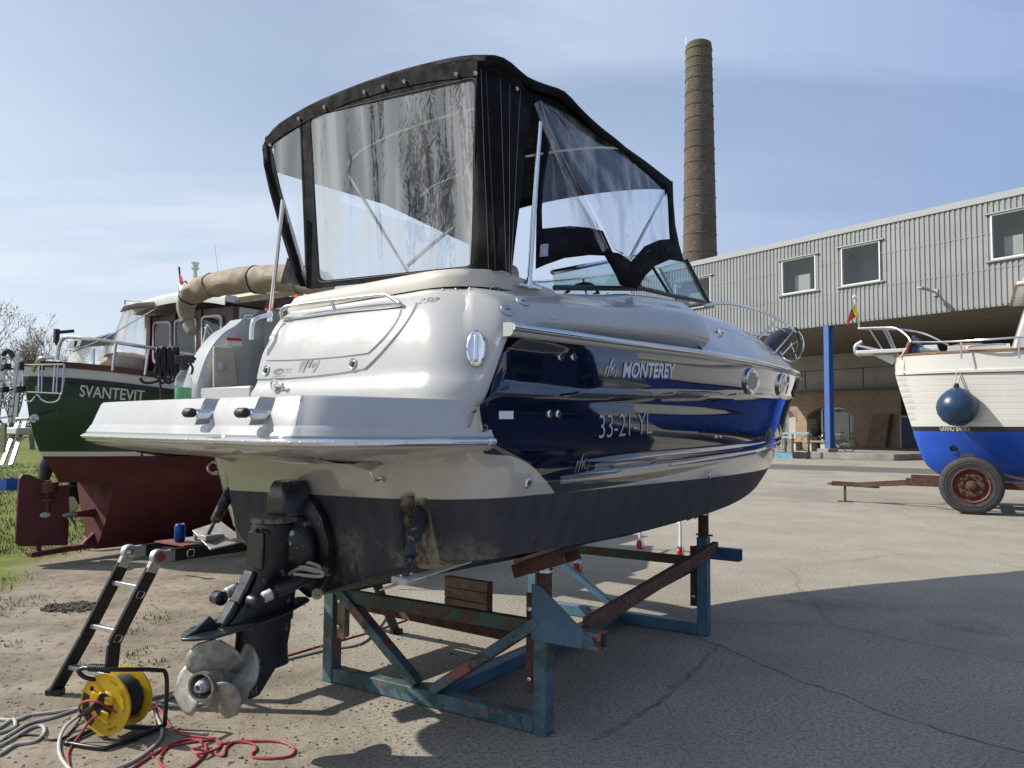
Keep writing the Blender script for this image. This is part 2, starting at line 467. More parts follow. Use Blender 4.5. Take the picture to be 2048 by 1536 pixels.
def zknuck(x): return 1.785 + 0.035 * x
def bumpy(v, c, w): return math.exp(-((v - c) / w) ** 2)
def sst(v, a, b):
    t = max(0.0, min(1.0, (v - a) / (b - a))); return t * t * (3 - 2 * t)
def side_relief(x, z):
    k = zknuck(x); d = 0.014 * sst(z, k - 0.004, k + 0.012) + 0.012 * bumpy(z, k + 0.006, 0.011) * sst(x, 0.5, 0.9)
    d -= 0.035 * sst(z, 1.80, 1.86) * sst(z, 2.07, 2.01) * sst(x, 0.85, 0.55) * sst(x, 0.14, 0.28)
    for zz, a in ((1.395 + 0.028 * x, 0.012), (1.46 + 0.024 * x, 0.009)):
        d += a * sst(z, zz + 0.006, zz - 0.012) * sst(x, 0.5, 0.8)
    return d
NT, NC, NS, NZ = 46, 9, 84, 64
def wall_zb0(s): return lerp(1.74, zrail(s) + 0.01, sst(s, 0.13, 0.30))
def hull_columns():
    cols = [('t', k / NT) for k in range(NT)] + [('c', k / NC) for k in range(NC)] + [('s', k / NS) for k in range(NS + 1)]
    return cols
def hull_point(col, t, sgn):
    kind, u = col
    if kind == 's':
        # stem point of this level
        x = 6.3
        for _ in range(12):
            z = lerp(zchine(x), zrail(x), t); x = 0.5 * x + 0.5 * Lz(z)
        Ls = x; r = lerp(0.34, 0.10, sst(lerp(zchine(0), zrail(0), t), 1.45, 1.62))
        z0 = lerp(zchine(0), zrail(0), t); x0 = xt(z0) + r
        x = x0 + (Ls - x0) * (1 - (1 - u) ** 1.25)
        z = min(lerp(zchine(x), zrail(x), t), wall_zb0(x))
        y = half(x, z, Ls) + side_relief(x, z) * (1 - u ** 6)
        if u >= 1: y = 0.0
        return (x, sgn * y, z)
    zc = zchine(0); zr = zrail(0)
    hb0 = None
    if kind == 't':
        yy = u; zlow = None
        z0 = min(lerp(zc, zr, t), 1.60); r = lerp(0.34, 0.10, sst(z0, 1.45, 1.62)); yf = hbz(z0) - r
        y = yf * u
        dead = 0.735 + (zc - 0.735) * min(1, y / 0.86)
        z = min(lerp(dead, zr, t), 1.60)
        x = xt(z)
        x -= 0.055 * sst(y, 0.79, 0.72 + 0.0) * sst(z, 1.56, 1.44 + 0.06 * y)
        x += 0.075 * sst(y, 0.755, 0.77) * sst(y, 0.90, 0.885) * sst(z, 1.34, 1.30)
        return (x, sgn * y, z)
    z = min(lerp(zc, zr, t), lerp(1.60, 1.74, sst(u, 0.35, 1.0))); r = lerp(0.34, 0.10, sst(z, 1.45, 1.62)); yf = hbz(z) - r
    a = u * pi / 2
    return (xt(z) + r * (1 - cos(a)), sgn * (yf + r * sin(a)), z)
hb = MB(); cols = hull_columns()
for sgn in (1, -1):
    rows = [[hull_point(c, i / NZ, sgn) for c in cols] for i in range(NZ + 1)]
    hb.grid(rows)
    low = rows[0]; brow = []
    for k in range(9):
        f = k / 8
        brow.append([(p[0], p[1] * (1 - f), lerp(p[2], zkeel(p[0]) if p[0] < 6.2 else p[2], f) + (0.02 * sin(pi * f) if p[0] > 0.4 else 0)) for p in low])
    hb.grid(brow)
    # running strakes under the bottom
    for f, w in ((0.35, 0.03), (0.62, 0.03)):
        st = []
        for p in low:
            if 0.4 < p[0] < 4.6:
                c = Vector((p[0], p[1] * (1 - f), lerp(p[2], zkeel(p[0]), f) + 0.02 * sin(pi * f)))
                st.append([c + Vector((0, sgn * w, 0.012)), c + Vector((0, sgn * w, -0.022)), c + Vector((0, -sgn * w, -0.005))])
        hb.grid(st)

def curve_val(nt, v, pts, lo, hi, vlo, vhi):
    """piecewise value of v through pts, with a Float Curve"""
    fc = nt.nodes.new('ShaderNodeFloatCurve'); cm = fc.mapping; c = cm.curves[0]
    q = [((a - lo) / (hi - lo), (b - vlo) / (vhi - vlo)) for a, b in pts]
    c.points[0].location = q[0]; c.points[1].location = q[-1]
    for a in q[1:-1]: c.points.new(*a)
    for p in c.points: p.handle_type = 'AUTO'
    cm.extend = 'HORIZONTAL'; cm.update()
    nt.links.new(rng(nt, v, lo, hi, 0, 1, False), fc.inputs['Value'])
    return rng(nt, fc.outputs[0], 0, 1, vlo, vhi, False)
fside = lambda x, z: -half(x, z, max(Lz(z), x + 0.01))
def hull_xz(px, py):
    p = BO.S(px, py, fside); return p.x, p.z
m, nt, N, L, b = nodes_of('hull_gelcoat')
v = tex(nt); sp = N.new('ShaderNodeSeparateXYZ'); L.new(v, sp.inputs[0]); X, Yc, Z = sp.outputs
def gt(a, bb, w=0.0025): return rng(nt, mth(nt, 'SUBTRACT', a, bb), -w, w, 0, 1)
zaf = mth(nt, 'ADD', Z, mth(nt, 'MULTIPLY', Yc, 0.03))
m_af = gt(1.29, zaf)
low_pts = sorted([hull_xz(*p) for p in [(1106, 987), (1200, 974), (1290, 959), (1364, 943), (1440, 922), (1501, 899), (1528, 884)]])
zl = curve_val(nt, X, low_pts, 0, 7, 1.0, 2.2)
aft_pts = [(z, x) for x, z in [hull_xz(*p) for p in [(1104, 985), (1090, 962), (1070, 938), (1045, 921), (1015, 911), (975, 907), (964, 850), (959, 800), (972, 752), (990, 712), (1006, 682)]]]
aft_pts.sort()
xa = curve_val(nt, Z, aft_pts, 1.2, 2.2, 0, 1)
m_nv = mth(nt, 'MULTIPLY', mth(nt, 'MULTIPLY', gt(Z, zl), gt(X, xa)), gt(2.115, Z, 0.001))
m_nv = mth(nt, 'MULTIPLY', m_nv, gt(mth(nt, 'ABSOLUTE', Yc), 0.0, 0.001))
s1l = curve_val(nt, X, sorted([hull_xz(*p) for p in [(1111, 968), (1300, 944), (1480, 910)]]), 0, 7, 1.0, 2.2)
s1h = curve_val(nt, X, sorted([hull_xz(*p) for p in [(1111, 953), (1300, 930), (1480, 903)]]), 0, 7, 1.0, 2.2)
s2l = curve_val(nt, X, sorted([hull_xz(*p) for p in [(1180, 940), (1350, 912), (1515, 887)]]), 0, 7, 1.0, 2.2)
s2h = curve_val(nt, X, sorted([hull_xz(*p) for p in [(1180, 928), (1350, 904), (1515, 883)]]), 0, 7, 1.0, 2.2)
m_s = mth(nt, 'MULTIPLY', mth(nt, 'MULTIPLY', gt(Z, s1l), gt(s1h, Z)), gt(X, 0.72))
m_s2 = mth(nt, 'MULTIPLY', mth(nt, 'MULTIPLY', gt(Z, s2l), gt(s2h, Z)), gt(X, 1.02))
m_s = mth(nt, 'MAXIMUM', m_s, m_s2)
white = rgb(nt, rng(nt, nz(nt, v, 3, 3), 0.3, 0.7), (0.43, 0.418, 0.38), (0.46, 0.448, 0.41))
streak = rng(nt, nz(nt, v, 2.6, 5, 0.6, 0.2, (3, 3, 0.5)), 0.52, 0.75, 0, 0.5)
lowz = rng(nt, Z, 1.5, 1.28, 0, 1)
white = rgb(nt, mth(nt, 'MULTIPLY', streak, lowz), white, (0.48, 0.44, 0.34))
c = rgb(nt, m_nv, white, (0.003, 0.007, 0.024))
c = rgb(nt, mth(nt, 'MULTIPLY', m_s, m_nv), c, (0.33, 0.33, 0.34))
afc = rgb(nt, rng(nt, nz(nt, v, 14, 6, 0.6, 0.3, (1, 1, 0.25)), 0.3, 0.7), (0.026, 0.030, 0.038), (0.044, 0.048, 0.058))
grime = mth(nt, 'MULTIPLY', rng(nt, nz(nt, v, 3.2, 9, 0.72, 0.35), 0.50, 0.60, 0, 1),
            mth(nt, 'MULTIPLY', rng(nt, Z, 1.22, 1.02, 0, 1), rng(nt, X, 0.9, 0.2, 0.12, 0.9)))
grime = mth(nt, 'MULTIPLY', grime, rng(nt, nz(nt, v, 26, 6, 0.7), 0.35, 0.6, 0.25, 1))
afc = rgb(nt, grime, afc, (0.16, 0.145, 0.115))
ay = mth(nt, 'ABSOLUTE', Yc)
rec = mth(nt, 'MULTIPLY', mth(nt, 'MULTIPLY', gt(ay, 0.755, 0.006), gt(0.905, ay, 0.006)), gt(0.42, X, 0.01))
c = rgb(nt, m_af, c, afc)
slime = rgb(nt, rng(nt, nz(nt, v, 9, 8, 0.7, 0.2, (1, 1, 0.4)), 0.42, 0.6), (0.34, 0.29, 0.20), (0.055, 0.045, 0.03))
c = rgb(nt, mth(nt, 'MULTIPLY', mth(nt, 'MULTIPLY', rec, gt(1.325, Z)), gt(0.3, X)), c, slime)
L.new(c, b.inputs['Base Color'])
L.new(rng(nt, m_af, 0, 1, 0.045, 0.78), b.inputs['Roughness'])
rg = mth(nt, 'MAXIMUM', m_af, mth(nt, 'MULTIPLY', mth(nt, 'SUBTRACT', 1.0, m_nv), 0.2))
L.new(rng(nt, rg, 0, 1, 0.035, 0.72, False), b.inputs['Roughness'])
L.new(mth(nt, 'MULTIPLY', mth(nt, 'SUBTRACT', 1.0, m_af), 1.0), b.inputs['Coat Weight'])
b.inputs['Coat IOR'].default_value = 1.7
b.inputs['Coat Roughness'].default_value = 0.02
L.new(mth(nt, 'MULTIPLY', m_s, 0.55), b.inputs['Metallic'])
wav = mth(nt, 'ADD', mth(nt, 'MULTIPLY', nz(nt, v, 1.5, 2, 0.5, 0.3, (0.5, 1, 2.2)), 0.35), mth(nt, 'MULTIPLY', mth(nt, 'MULTIPLY', m_af, nz(nt, v, 60, 5)), 0.06))
bump(nt, wav, 0.10, 0.06, b)
M['hull'] = m
hull = hb.build('hull', 'hull', boat, smooth=32)
def bvh_of(o): 
    bm = bmesh.new(); bm.from_mesh(o.data); t = BVHTree.FromBMesh(bm); bm.free(); return t
hull_t = bvh_of(hull)
OB = BO.I @ CAMP
def hit(t, px, py, fr=BO):
    o = fr.I @ CAMP
    dr = (fr.I.to_3x3() @ ray(px, py)).normalized()
    p, n, i, d = t.ray_cast(o, dr)
    if p is None:                       # just off the rim: take the nearest point of the surface
        best = None
        for k in range(20, 140):
            q, qn, i, qd = t.find_nearest(o + dr * (k * 0.08))
            if best is None or qd < best[0]: best = (qd, q, qn)
        p, n = best[1], best[2]
    if n.dot(p - o) > 0: n = -n
    return p, n
def patch(t, quad, nu, nv, off, fr=BO, corner=0.0):
    """a thin sheet lying on surface t inside a photo quad TL TR BR BL"""
    rows = []
    A, B_, C_, D_ = [Vector(q) for q in quad]
    for j in range(nv + 1):
        r = []
        for i in range(nu + 1):
            u, w = i / nu, j / nv
            q = (A * (1 - u) + B_ * u) * (1 - w) + (D_ * (1 - u) + C_ * u) * w
            p, n = hit(t, q.x, q.y, fr)
            if p is None: p, n = (r[-1], Vector((0, 0, 0))) if r else (Vector((0, 0, 0)), Vector((0, 0, 0)))
            r.append(p + n * off)
        rows.append(r)
    return rows

# ---- rub rails: stainless moulding along the sheer
def rail_pts(sgn):
    out = []
    for k in range(70):
        x = 0.24 + (7.10 - 0.24) * (1 - (1 - k / 69) ** 1.4)
        z = zrail(x); Lr = Lz(z)
        out.append(Vector((x, sgn * (half(x, z, Lr) + 0.022), z + 0.005)))
    return out
for sgn in (-1, 1):
    ps = rail_pts(sgn); rows = []
    for i, p in enumerate(ps):
        d = (ps[min(i + 1, len(ps) - 1)] - ps[max(i - 1, 0)]); nrm = Vector((d.y, -d.x, 0)).normalized() * (1 if sgn < 0 else -1)
        sec = [(-.04, .036), (0.0, .036), (.018, .028), (.024, .014), (.014, .002), (.020, -.006), (.016, -.020), (.002, -.028), (-.04, -.028)]
        rows.append([p + nrm * a + Vector((0, 0, h)) for a, h in sec])
    rb = MB(); rb.grid(rows); rb.face(range(9))
    rr = rb.build('rub_rail', 'gel_white', boat, smooth=50)
    cb = MB(); rows = []
    for i, p in enumerate(ps):
        d = (ps[min(i + 1, len(ps) - 1)] - ps[max(i - 1, 0)]); nrm = Vector((d.y, -d.x, 0)).normalized() * (1 if sgn < 0 else -1)
        rows.append([p + nrm * (0.024 + 0.010 * cos(a)) + Vector((0, 0, 0.012 + 0.016 * sin(a))) for a in [k * pi / 4 for k in range(8)]])
    cb.grid(rows, True); cb.face(range(8)); cb.build('chrome_strip', 'chrome', rr, smooth=60)

# ---- upper moulding: transom wall, quarter, side deck
def wall_zb(s):   # bottom height of the moulding by side distance x
    return lerp(1.722, zrail(s) - 0.01, sst(s, 0.13, 0.30))
def peri(u, r, inset):
    """plan outline of the moulding from the door edge round the quarter to x = 2.2, inset by the tumblehome"""
    y0, xa = 0.42, 0.0 + inset; hb_ = 1.225 - inset
    if u < 0.40: return Vector((xa, lerp(y0, -(hb_ - r), u / 0.40), 0))
    if u < 0.60:
        a = (u - 0.40) / 0.20 * pi / 2; return Vector((xa + r * (1 - cos(a)), -(hb_ - r) - r * sin(a), 0))
    x = lerp(xa + r, 2.3, (u - 0.60) / 0.40)
    return Vector((x, -(hb_ + 0.012 * sst(x, .3, .6)), 0))
NU, NR = 110, 22
rows = []
for j in range(NR + 1):
    t = j / NR; r_ = []
    for i in range(NU + 1):
        u = i / NU
        base = peri(u, 0.30, 0.0)
        side = sst(u, 0.50, 0.62)
        tall = lerp(0.255, 0.235, side)
        ins = tall * (t ** 2.0)
        p = peri(u, 0.30, ins)
        s = p.x if u > 0.5 else 0.0
        zb = wall_zb(s); ztop = lerp(2.345, stab(p.x, [(0, 2.33), (0.4, 2.335), (1.3, 2.43), (1.7, 2.49), (2.3, 2.53)]), side)
        z = lerp(zb, ztop, 1 - (1 - t) ** 1.35)
        # blister on the side deck
        bl = sst(p.x, 0.55, 1.1) * sst(p.x, 2.7, 2.0) * side
        p.y -= 0.055 * bl * sst(t, 0.10, 0.24) * sst(t, 0.80, 0.55)
        p.y += 0.03 * side * sst(p.x, 0.35, 0.6) * sst(t, 0.0, 0.1) * (1 - sst(t, 0.1, 0.3))
        # soft ledge along the foot of the transom wall
        if side < 1: p.x += (1 - side) * (-0.035 * sst(t, 0.22, 0.12) + 0.0)
        p.z = z; r_.append(p)
    rows.append(r_)
top = rows[-1]
rows.append([Vector((p.x + 0.04 * (1 if i < NU * 0.5 else 0), p.y + 0.05 * sst(i / NU, 0.35, 0.6), p.z + 0.004)) for i, p in enumerate(top)])
rows.append([Vector((p.x + 0.45 * (1 - sst(i / NU, 0.35, 0.6)), p.y + 0.10 * sst(i / NU, 0.35, 0.6), p.z - 0.0)) for i, p in enumerate(top)])
rows.append([Vector((p.x, p.y, p.z - 0.55)) for p in rows[-1]])
db = MB(); db.grid(rows)
quarter = db.build('quarter_moulding', 'gel_white', boat, smooth=45)
# ---- foredeck and port side deck
rows = []
for i in range(61):
    x = 2.22 + (7.14 - 2.22) * (i / 60); zr = zrail(x); hy = max(0.01, half(x, zr, Lz(zr)))
    zc = stab(x, [(2.2, 2.53), (3.0, 2.66), (3.8, 2.665), (4.6, 2.585), (5.4, 2.49), (6.2, 2.385), (7.14, 2.275)])
    sec = []
    for k in range(33):
        f = -1 + 2 * k / 32; a = abs(f)
        h = (1 - a ** 3.2) if x > 3 else lerp(1 - a ** 5, 1 - a ** 3.2, sst(x, 2.2, 3.0))
        zz = zr + 0.03 + (zc - zr - 0.03) * max(0, h)
        zz += 0.02 * bumpy(a, 0.72, 0.08) * sst(x, 2.2, 3) * sst(x, 6.5, 5)
        sec.append((x, f * (hy + 0.01), zz))
    rows.append(sec)
fb = MB(); fb.grid(rows)
foredeck = fb.build('foredeck', 'gel_white', boat, smooth=50)
pb_ = MB(); rows = []
for i in range(21):
    x = 0.35 + (2.22 - 0.35) * i / 20; zr = zrail(x)
    rows.append([(x, 1.25, zr + 0.02), (x, 1.20, zr + 0.12), (x, 1.05, zr + 0.28), (x, 0.98, zr + 0.31), (x, 0.90, zr + 0.31), (x, 0.90, zr - 0.3)])
pb_.grid(rows); pb_.build('port_side_deck', 'gel_white', boat, smooth=50)
# cockpit liner
ck = MB(); ck.box((1.25, 0, 1.50), (2.3, 2.1, 0.04)); ck.box((2.38, 0, 2.0), (0.06, 1.9, 1.0)); ck.box((1.55, 0.96, 1.90), (1.7, 0.03, 0.8)); ck.box((1.25, -0.93, 1.85), (1.9, 0.03, 0.9))
ck.build('cockpit_liner', 'gel_cream', boat)
hd = MB(); hd.box((2.15, -0.45, 2.42), (0.35, 0.75, 0.26)); hd.build('dashboard', 'gel_cream', boat, bevel=0.05)
sw = MB(); c0 = Vector((1.93, -0.45, 2.5))
sw.tube([c0 + Vector((0.06 * sin(a), 0.17 * cos(a), 0.16 * sin(a))) for a in [k * pi / 10 for k in range(20)]], 0.012, 8, closed=True)
for a in (0.5, 2.6, 4.7): sw.tube([c0, c0 + Vector((0.06 * sin(a), 0.17 * cos(a), 0.16 * sin(a)))], 0.008, 6)
sw.build('steering_wheel', 'rubber', boat, smooth=True)
st = MB(); st.box((1.1, -0.45, 2.12), (0.5, 0.55, 0.18)); st.box((0.92, -0.45, 2.38), (0.14, 0.55, 0.42)); st.build('helm_seat', 'pad', boat, bevel=0.05)
q_t = bvh_of(quarter); f_t = bvh_of(foredeck)

# ---- port quarter beside the walk-through
def PY(px, py, y): return BO.P(px, py, y=y)
arch = [(393, 796), (397, 770), (412, 722), (430, 688), (452, 664), (472, 652), (484, 642), (492, 636), (520, 634), (560, 634)]
pts = [PY(px, py, 1.0) for px, py in arch]
q = MB(); outer = []
xs = [p.x for p in pts]
arcR = [[p + Vector((0, 0.20, -0.02)), p + Vector((0, 0.17, 0.0)), p + Vector((0, 0.02, 0.0)), p + Vector((0.02, 0, -0.02)), p + Vector((0.05, -0.0, -0.03))] for p in spline(pts, 4)]
q.grid(arcR)
base = [Vector((r[-1].x, r[-1].y, r[-1].z)) for r in arcR]
q.grid([[p, Vector((max(p.x, base[0].x + 0.03), p.y - 0.02, 1.70))] for p in base])
q.grid([[r[0], Vector((r[0].x + 0.03, r[0].y + 0.03, 1.70))] for r in arcR])
q.build('port_quarter', 'gel_white', boat, smooth=50)
idoor = MB()
dq = [PY(428, 782, .93), PY(428, 693, .93), PY(468, 695, .93), PY(476, 770, .93)]
idoor.prism(dq, (0, 0.02, 0)); dd = idoor.build('locker_door', 'gel_cream', boat, bevel=0.006)
lk = MB(); c0 = PY(444, 732, .925); lk.lathe([(0.025, 0), (0.03, .004), (0.02, .010), (0.008, .012)], c0, (0, -1, 0), 16); lk.build('turn_latch', 'gel_white', dd, smooth=True)
wl_ = MB(); wl_.add([PY(453, 675, .925), PY(483, 677, .925), PY(484, 692, .925), PY(454, 691, .925)], [(0, 1, 2, 3)]); ws_ = wl_.build('warning_sticker', 'whitepaint', boat, fix=False, thick=0.002)
wr = MB(); wr.add([PY(453, 674.5, .921), PY(483, 676.5, .921), PY(483.5, 682, .921), PY(453.5, 680.5, .921)], [(0, 1, 2, 3)]); wr.build('red_band', 'red', ws_, fix=False, thick=0.001)
dr = MB()
dfl = [PY(476, 700, .55), PY(500, 640, .62), PY(520, 640, .60)]
dp = [BO.P(478, 772, x=0.42), BO.P(470, 640, x=0.42), BO.P(520, 640, x=0.42), BO.P(520, 772, x=0.42)]
dr.prism([Vector((0.80, 0.42, 1.70)), Vector((0.80, 0.95, 1.70)), Vector((0.80, 0.95, 2.22)), Vector((0.80, 0.42, 2.22))], (0.03, 0, 0)); dr.build('transom_door', 'gel_cream', boat, bevel=0.01)
# step floor of the walk-through
sf = MB(); sf.box((0.22, 0.70, 1.735), (0.5, 0.56, 0.03)); sf.build('walkthrough_step', 'gel_white', boat)
# transom sill below the moulding, joins the platform
for px, py in ((400, 785), (413, 731), (432, 690), (455, 665), (465, 783), (400, 758)):
    k = MB(); k.sphere(PY(px + 3, py + 2, .985), .005, 8, 5); k.build('screw', 'steel', boat, smooth=True)
sl = MB(); sl.prism([BO.P(389, 806, x=-0.02), BO.P(396, 776, x=-0.02), BO.P(500, 771, x=-0.02), BO.P(500, 806, x=-0.02)], (0.04, 0, 0)); sl.build('transom_sill', 'gel_white', boat, bevel=0.01)

# ---- swim platform: a tapered tray with a raised coaming wall round its edge
def plat_edge(t):
    """outline from the starboard hull side round the stern to the port hull side"""
    pts = [(0.17, -1.235), (-0.10, -1.185), (-0.35, -1.125), (-0.55, -1.06), (-0.65, -0.98), (-0.695, -0.87), (-0.715, -0.40), (-0.72, 0.0), (-0.71, 0.45), (-0.68, 0.90), (-0.63, 1.10), (-0.50, 1.24), (-0.2, 1.25), (0.2, 1.25)]
    return pts
pe = spline([(x, y, 0) for x, y in plat_edge(0)], 7); PE_FINE = spline([(x, y, 0) for x, y in plat_edge(0)], 56)
rows = []
nt_ = len(pe)
cum = [0.0]
for a_, b_ in zip(pe, pe[1:]): cum.append(cum[-1] + (b_ - a_).length)
def plat_ring(off, z):
    out = []
    for i, p in enumerate(pe):
        d = (pe[min(i + 1, nt_ - 1)] - pe[max(i - 1, 0)]).normalized(); n = Vector((-d.y, d.x, 0))
        if n.dot(p - Vector((0.6, 0, 0))) > 0: n = -n
        q = p + n * off; q.z = z(p) if callable(z) else z; out.append(q)
    return out
ztopw = lambda p: 1.772 + 0.0 * p.y
NCUT = [BO.P(405, 815, z=1.70).y, BO.P(528, 815, z=1.70).y]
def ztc(p, lowz=1.63):
    """the coaming top dips where the two rollers sit"""
    z = ztopw(p)
    if p.x < -0.3:
        for y0 in ROLL_Y:
            z = min(z, lerp(lowz, z, sst(abs(p.y - y0), 0.036, 0.062)))
    return z
ROLL_Y = [BO.P(434, 818, x=-.62).y, BO.P(541, 818, x=-.62).y]
# finer outline for the coaming so that the dips have steep sides
pe_f = []
pe_keep = pe; pe = PE_FINE; nt_ = len(pe)
under = plat_ring(0.10, 1.50)
prof = [plat_ring(0.60, lambda p: 1.475), plat_ring(0.30, 1.495), plat_ring(0.05, 1.54), plat_ring(0.0, 1.562), plat_ring(0.0, 1.612), plat_ring(0.012, 1.63),
        [q for q in plat_ring(0.02, 1.645)]]
w0 = plat_ring(0.028, 1.652)
w1 = []
for i, p in enumerate(plat_ring(0.068, 0)):
    p.z = max(1.657, ztc(pe[i]) - 0.012); w1.append(p)
w2 = []
for i, p in enumerate(plat_ring(0.080, 0)): p.z = max(1.660, ztc(pe[i])); w2.append(p)
w3 = []
for i, p in enumerate(plat_ring(0.15, 0)): p.z = max(1.660, ztc(pe[i]) - 0.002); w3.append(p)
w4 = plat_ring(0.16, 1.715)
w5 = []
for i, p in enumerate(plat_ring(0.5, 1.66)): w5.append(Vector((max(p.x, -0.1), p.y * 0.8, 1.715)))
pl = MB(); pl.grid(prof + [w0, w1, w2, w3, w4, w5])
plat = pl.build('swim_platform', 'gel_white', boat, smooth=30)
plat_t = bvh_of(plat)
tr = plat_ring(-0.006, 1.587); tb = MB()
k0, k1 = 4, nt_ - 4
tb.tube(tr[k0:k1:4], 0.016, 10); trim = tb.build('platform_trim', 'chrome', boat, smooth=True)
ec = MB(); e0 = tr[k0]; e1 = tr[k0 + 6]; dirv = (e0 - e1).normalized()
ec.tube([e1, e0, e0 + dirv * 0.012], [0.022, 0.022, 0.016], 14); ec.build('end_cap', 'chrome', trim, smooth=True)
for i in range(k0 + 14, k1, 26):
    d = (pe[i + 1] - pe[i]).normalized(); n = Vector((d.y, -d.x, 0)); n = n if n.dot(pe[i] - Vector((.6, 0, 0))) > 0 else -n
    sc_ = MB(); sc_.sphere(tr[i] + n * 0.015, 0.005, 8, 5); sc_.build('screw', 'steel', trim, smooth=True)
# gussets under the platform and drain bosses
for y0 in (-0.62, 0.62):
    ub = MB(); ub.prism([(0.02, y0, 1.50), (0.02, y0, 1.43), (-0.22, y0, 1.50)], (0, 0.03, 0)); ub.build('platform_bracket', 'gel_cream', boat)
for px, py in ((447, 881), (564, 882)):
    p, n = hit(plat_t, px, py)
    if p: dm = MB(); dm.lathe([(0.02, 0), (0.022, 0.004), (0.012, 0.012)], p, n, 14); dm.build('drain_boss', 'steel', boat, smooth=True)
# ---- fender rollers in the two dips
for y0, (px, py) in zip(ROLL_Y, ((405, 826), (512, 826))):
    c0 = BO.P(px, py, x=-0.66 - 0.03)
    rl = MB(); rl.tube([c0 + Vector((-0.045, 0.0, 0)), c0 + Vector((0.10, -0.02, 0))], 0.018, 14)
    ro = rl.build('ladder_hinge', 'steel', boat, smooth=40)
    k = MB(); k.tube([c0 + Vector((-0.055, 0.045, 0)), c0 + Vector((-0.055, 0.035, 0)), c0 + Vector((-0.055, -0.012, 0)), c0 + Vector((-0.055, -0.02, 0))], [0.017, 0.021, 0.021, 0.017], 18); k.build('rubber_end', 'rubber', ro, smooth=40)
    k = MB(); k.beam(c0 + Vector((-0.05, -0.045, -0.012)), c0 + Vector((0.12, -0.045, -0.012)), 0.012, 0.03); k.build('bracket', 'steel', ro, bevel=0.004)

# ---- engine hatch on the transom wall
lid = MB()
R0 = patch(q_t, ((540, 634), (856, 604), (742, 742), (496, 766)), 34, 24, 0.0)
def inset_sheet(surface, outline_fn, nu, nv, off, lip):
    rows = []
    for j in range(nv + 1):
        r = []
        for i in range(nu + 1):
            u, w = i / nu, j / nv
            q = outline_fn(u, w); p, n = hit(surface, q.x, q.y)
            e = min(u, 1 - u) * nu; f = min(w, 1 - w) * nv
            if p is None: p, n = rows[-1][i], Vector((0, 0, 0))
            r.append(p + n * (off if min(e, f) >= 1 else lip))
        rows.append(r)
    return rows
def quad_fn(A, B_, C_, D_, bulge=(0, 0)):
    A, B_, C_, D_ = map(Vector, (A, B_, C_, D_))
    def f(u, w):
        # squeeze towards a superellipse so the corners come out rounded
        a, b_ = 2 * u - 1, 2 * w - 1; k = 0.10
        s = 1 - k * (a * a * b_ * b_)
        a *= s; b_ *= s; u2, w2 = (a + 1) / 2, (b_ + 1) / 2
        q = (A * (1 - u2) + B_ * u2) * (1 - w2) + (D_ * (1 - u2) + C_ * u2) * w2
        return q + Vector((bulge[0] * (1 - b_ * b_), bulge[1] * (1 - a * a)))
    return f
lid.grid(inset_sheet(q_t, quad_fn((546, 630), (862, 596), (742, 744), (494, 768)), 72, 48, 0.009, 0.0005))
hatch = lid.build('engine_hatch', 'gel_white', boat, smooth=18)
h_t = bvh_of(hatch)
lp = MB(); lp.grid(inset_sheet(h_t, quad_fn((556, 650), (822, 612), (745, 712), (520, 727)), 60, 40, 0.007, 0.0005)); lp.build('raised_panel', 'gel_white', hatch, smooth=15)
for px, py in ((533, 741), (706, 728)):
    p, n = hit(h_t, px, py)
    la = MB(); la.lathe([(0.030, 0), (0.031, 0.006), (0.026, 0.010), (0.018, 0.006)], p, n, 24); lo = la.build('hatch_lock', 'chrome', hatch, smooth=40)
    lk = MB(); lk.lathe([(0.016, 0.006), (0.014, 0.012), (0.004, 0.013)], p, n, 16); lk.build('key_slot', 'blackpaint', lo, smooth=True)
def on_surface(t, px0, py0, px1, py1, off=0.004, fr=None):
    """returns fn(x, y) laying flat lettering on a surface from photo point 0 towards point 1"""
    fr = fr or BO; p0, n0 = hit(t, px0, py0, fr); p1, _ = hit(t, px1, py1, fr)
    ex = (p1 - p0); W_ = ex.length; ex.normalize(); ey = n0.cross(ex); ey.normalize()
    if ey.z < 0: ey = -ey
    def f(x, y):
        q = p0 + ex * x + ey * y
        loc, nn, i, d = t.find_nearest(q)
        if nn.dot(n0) < 0: nn = -nn
        return loc + nn * off
    return f, W_
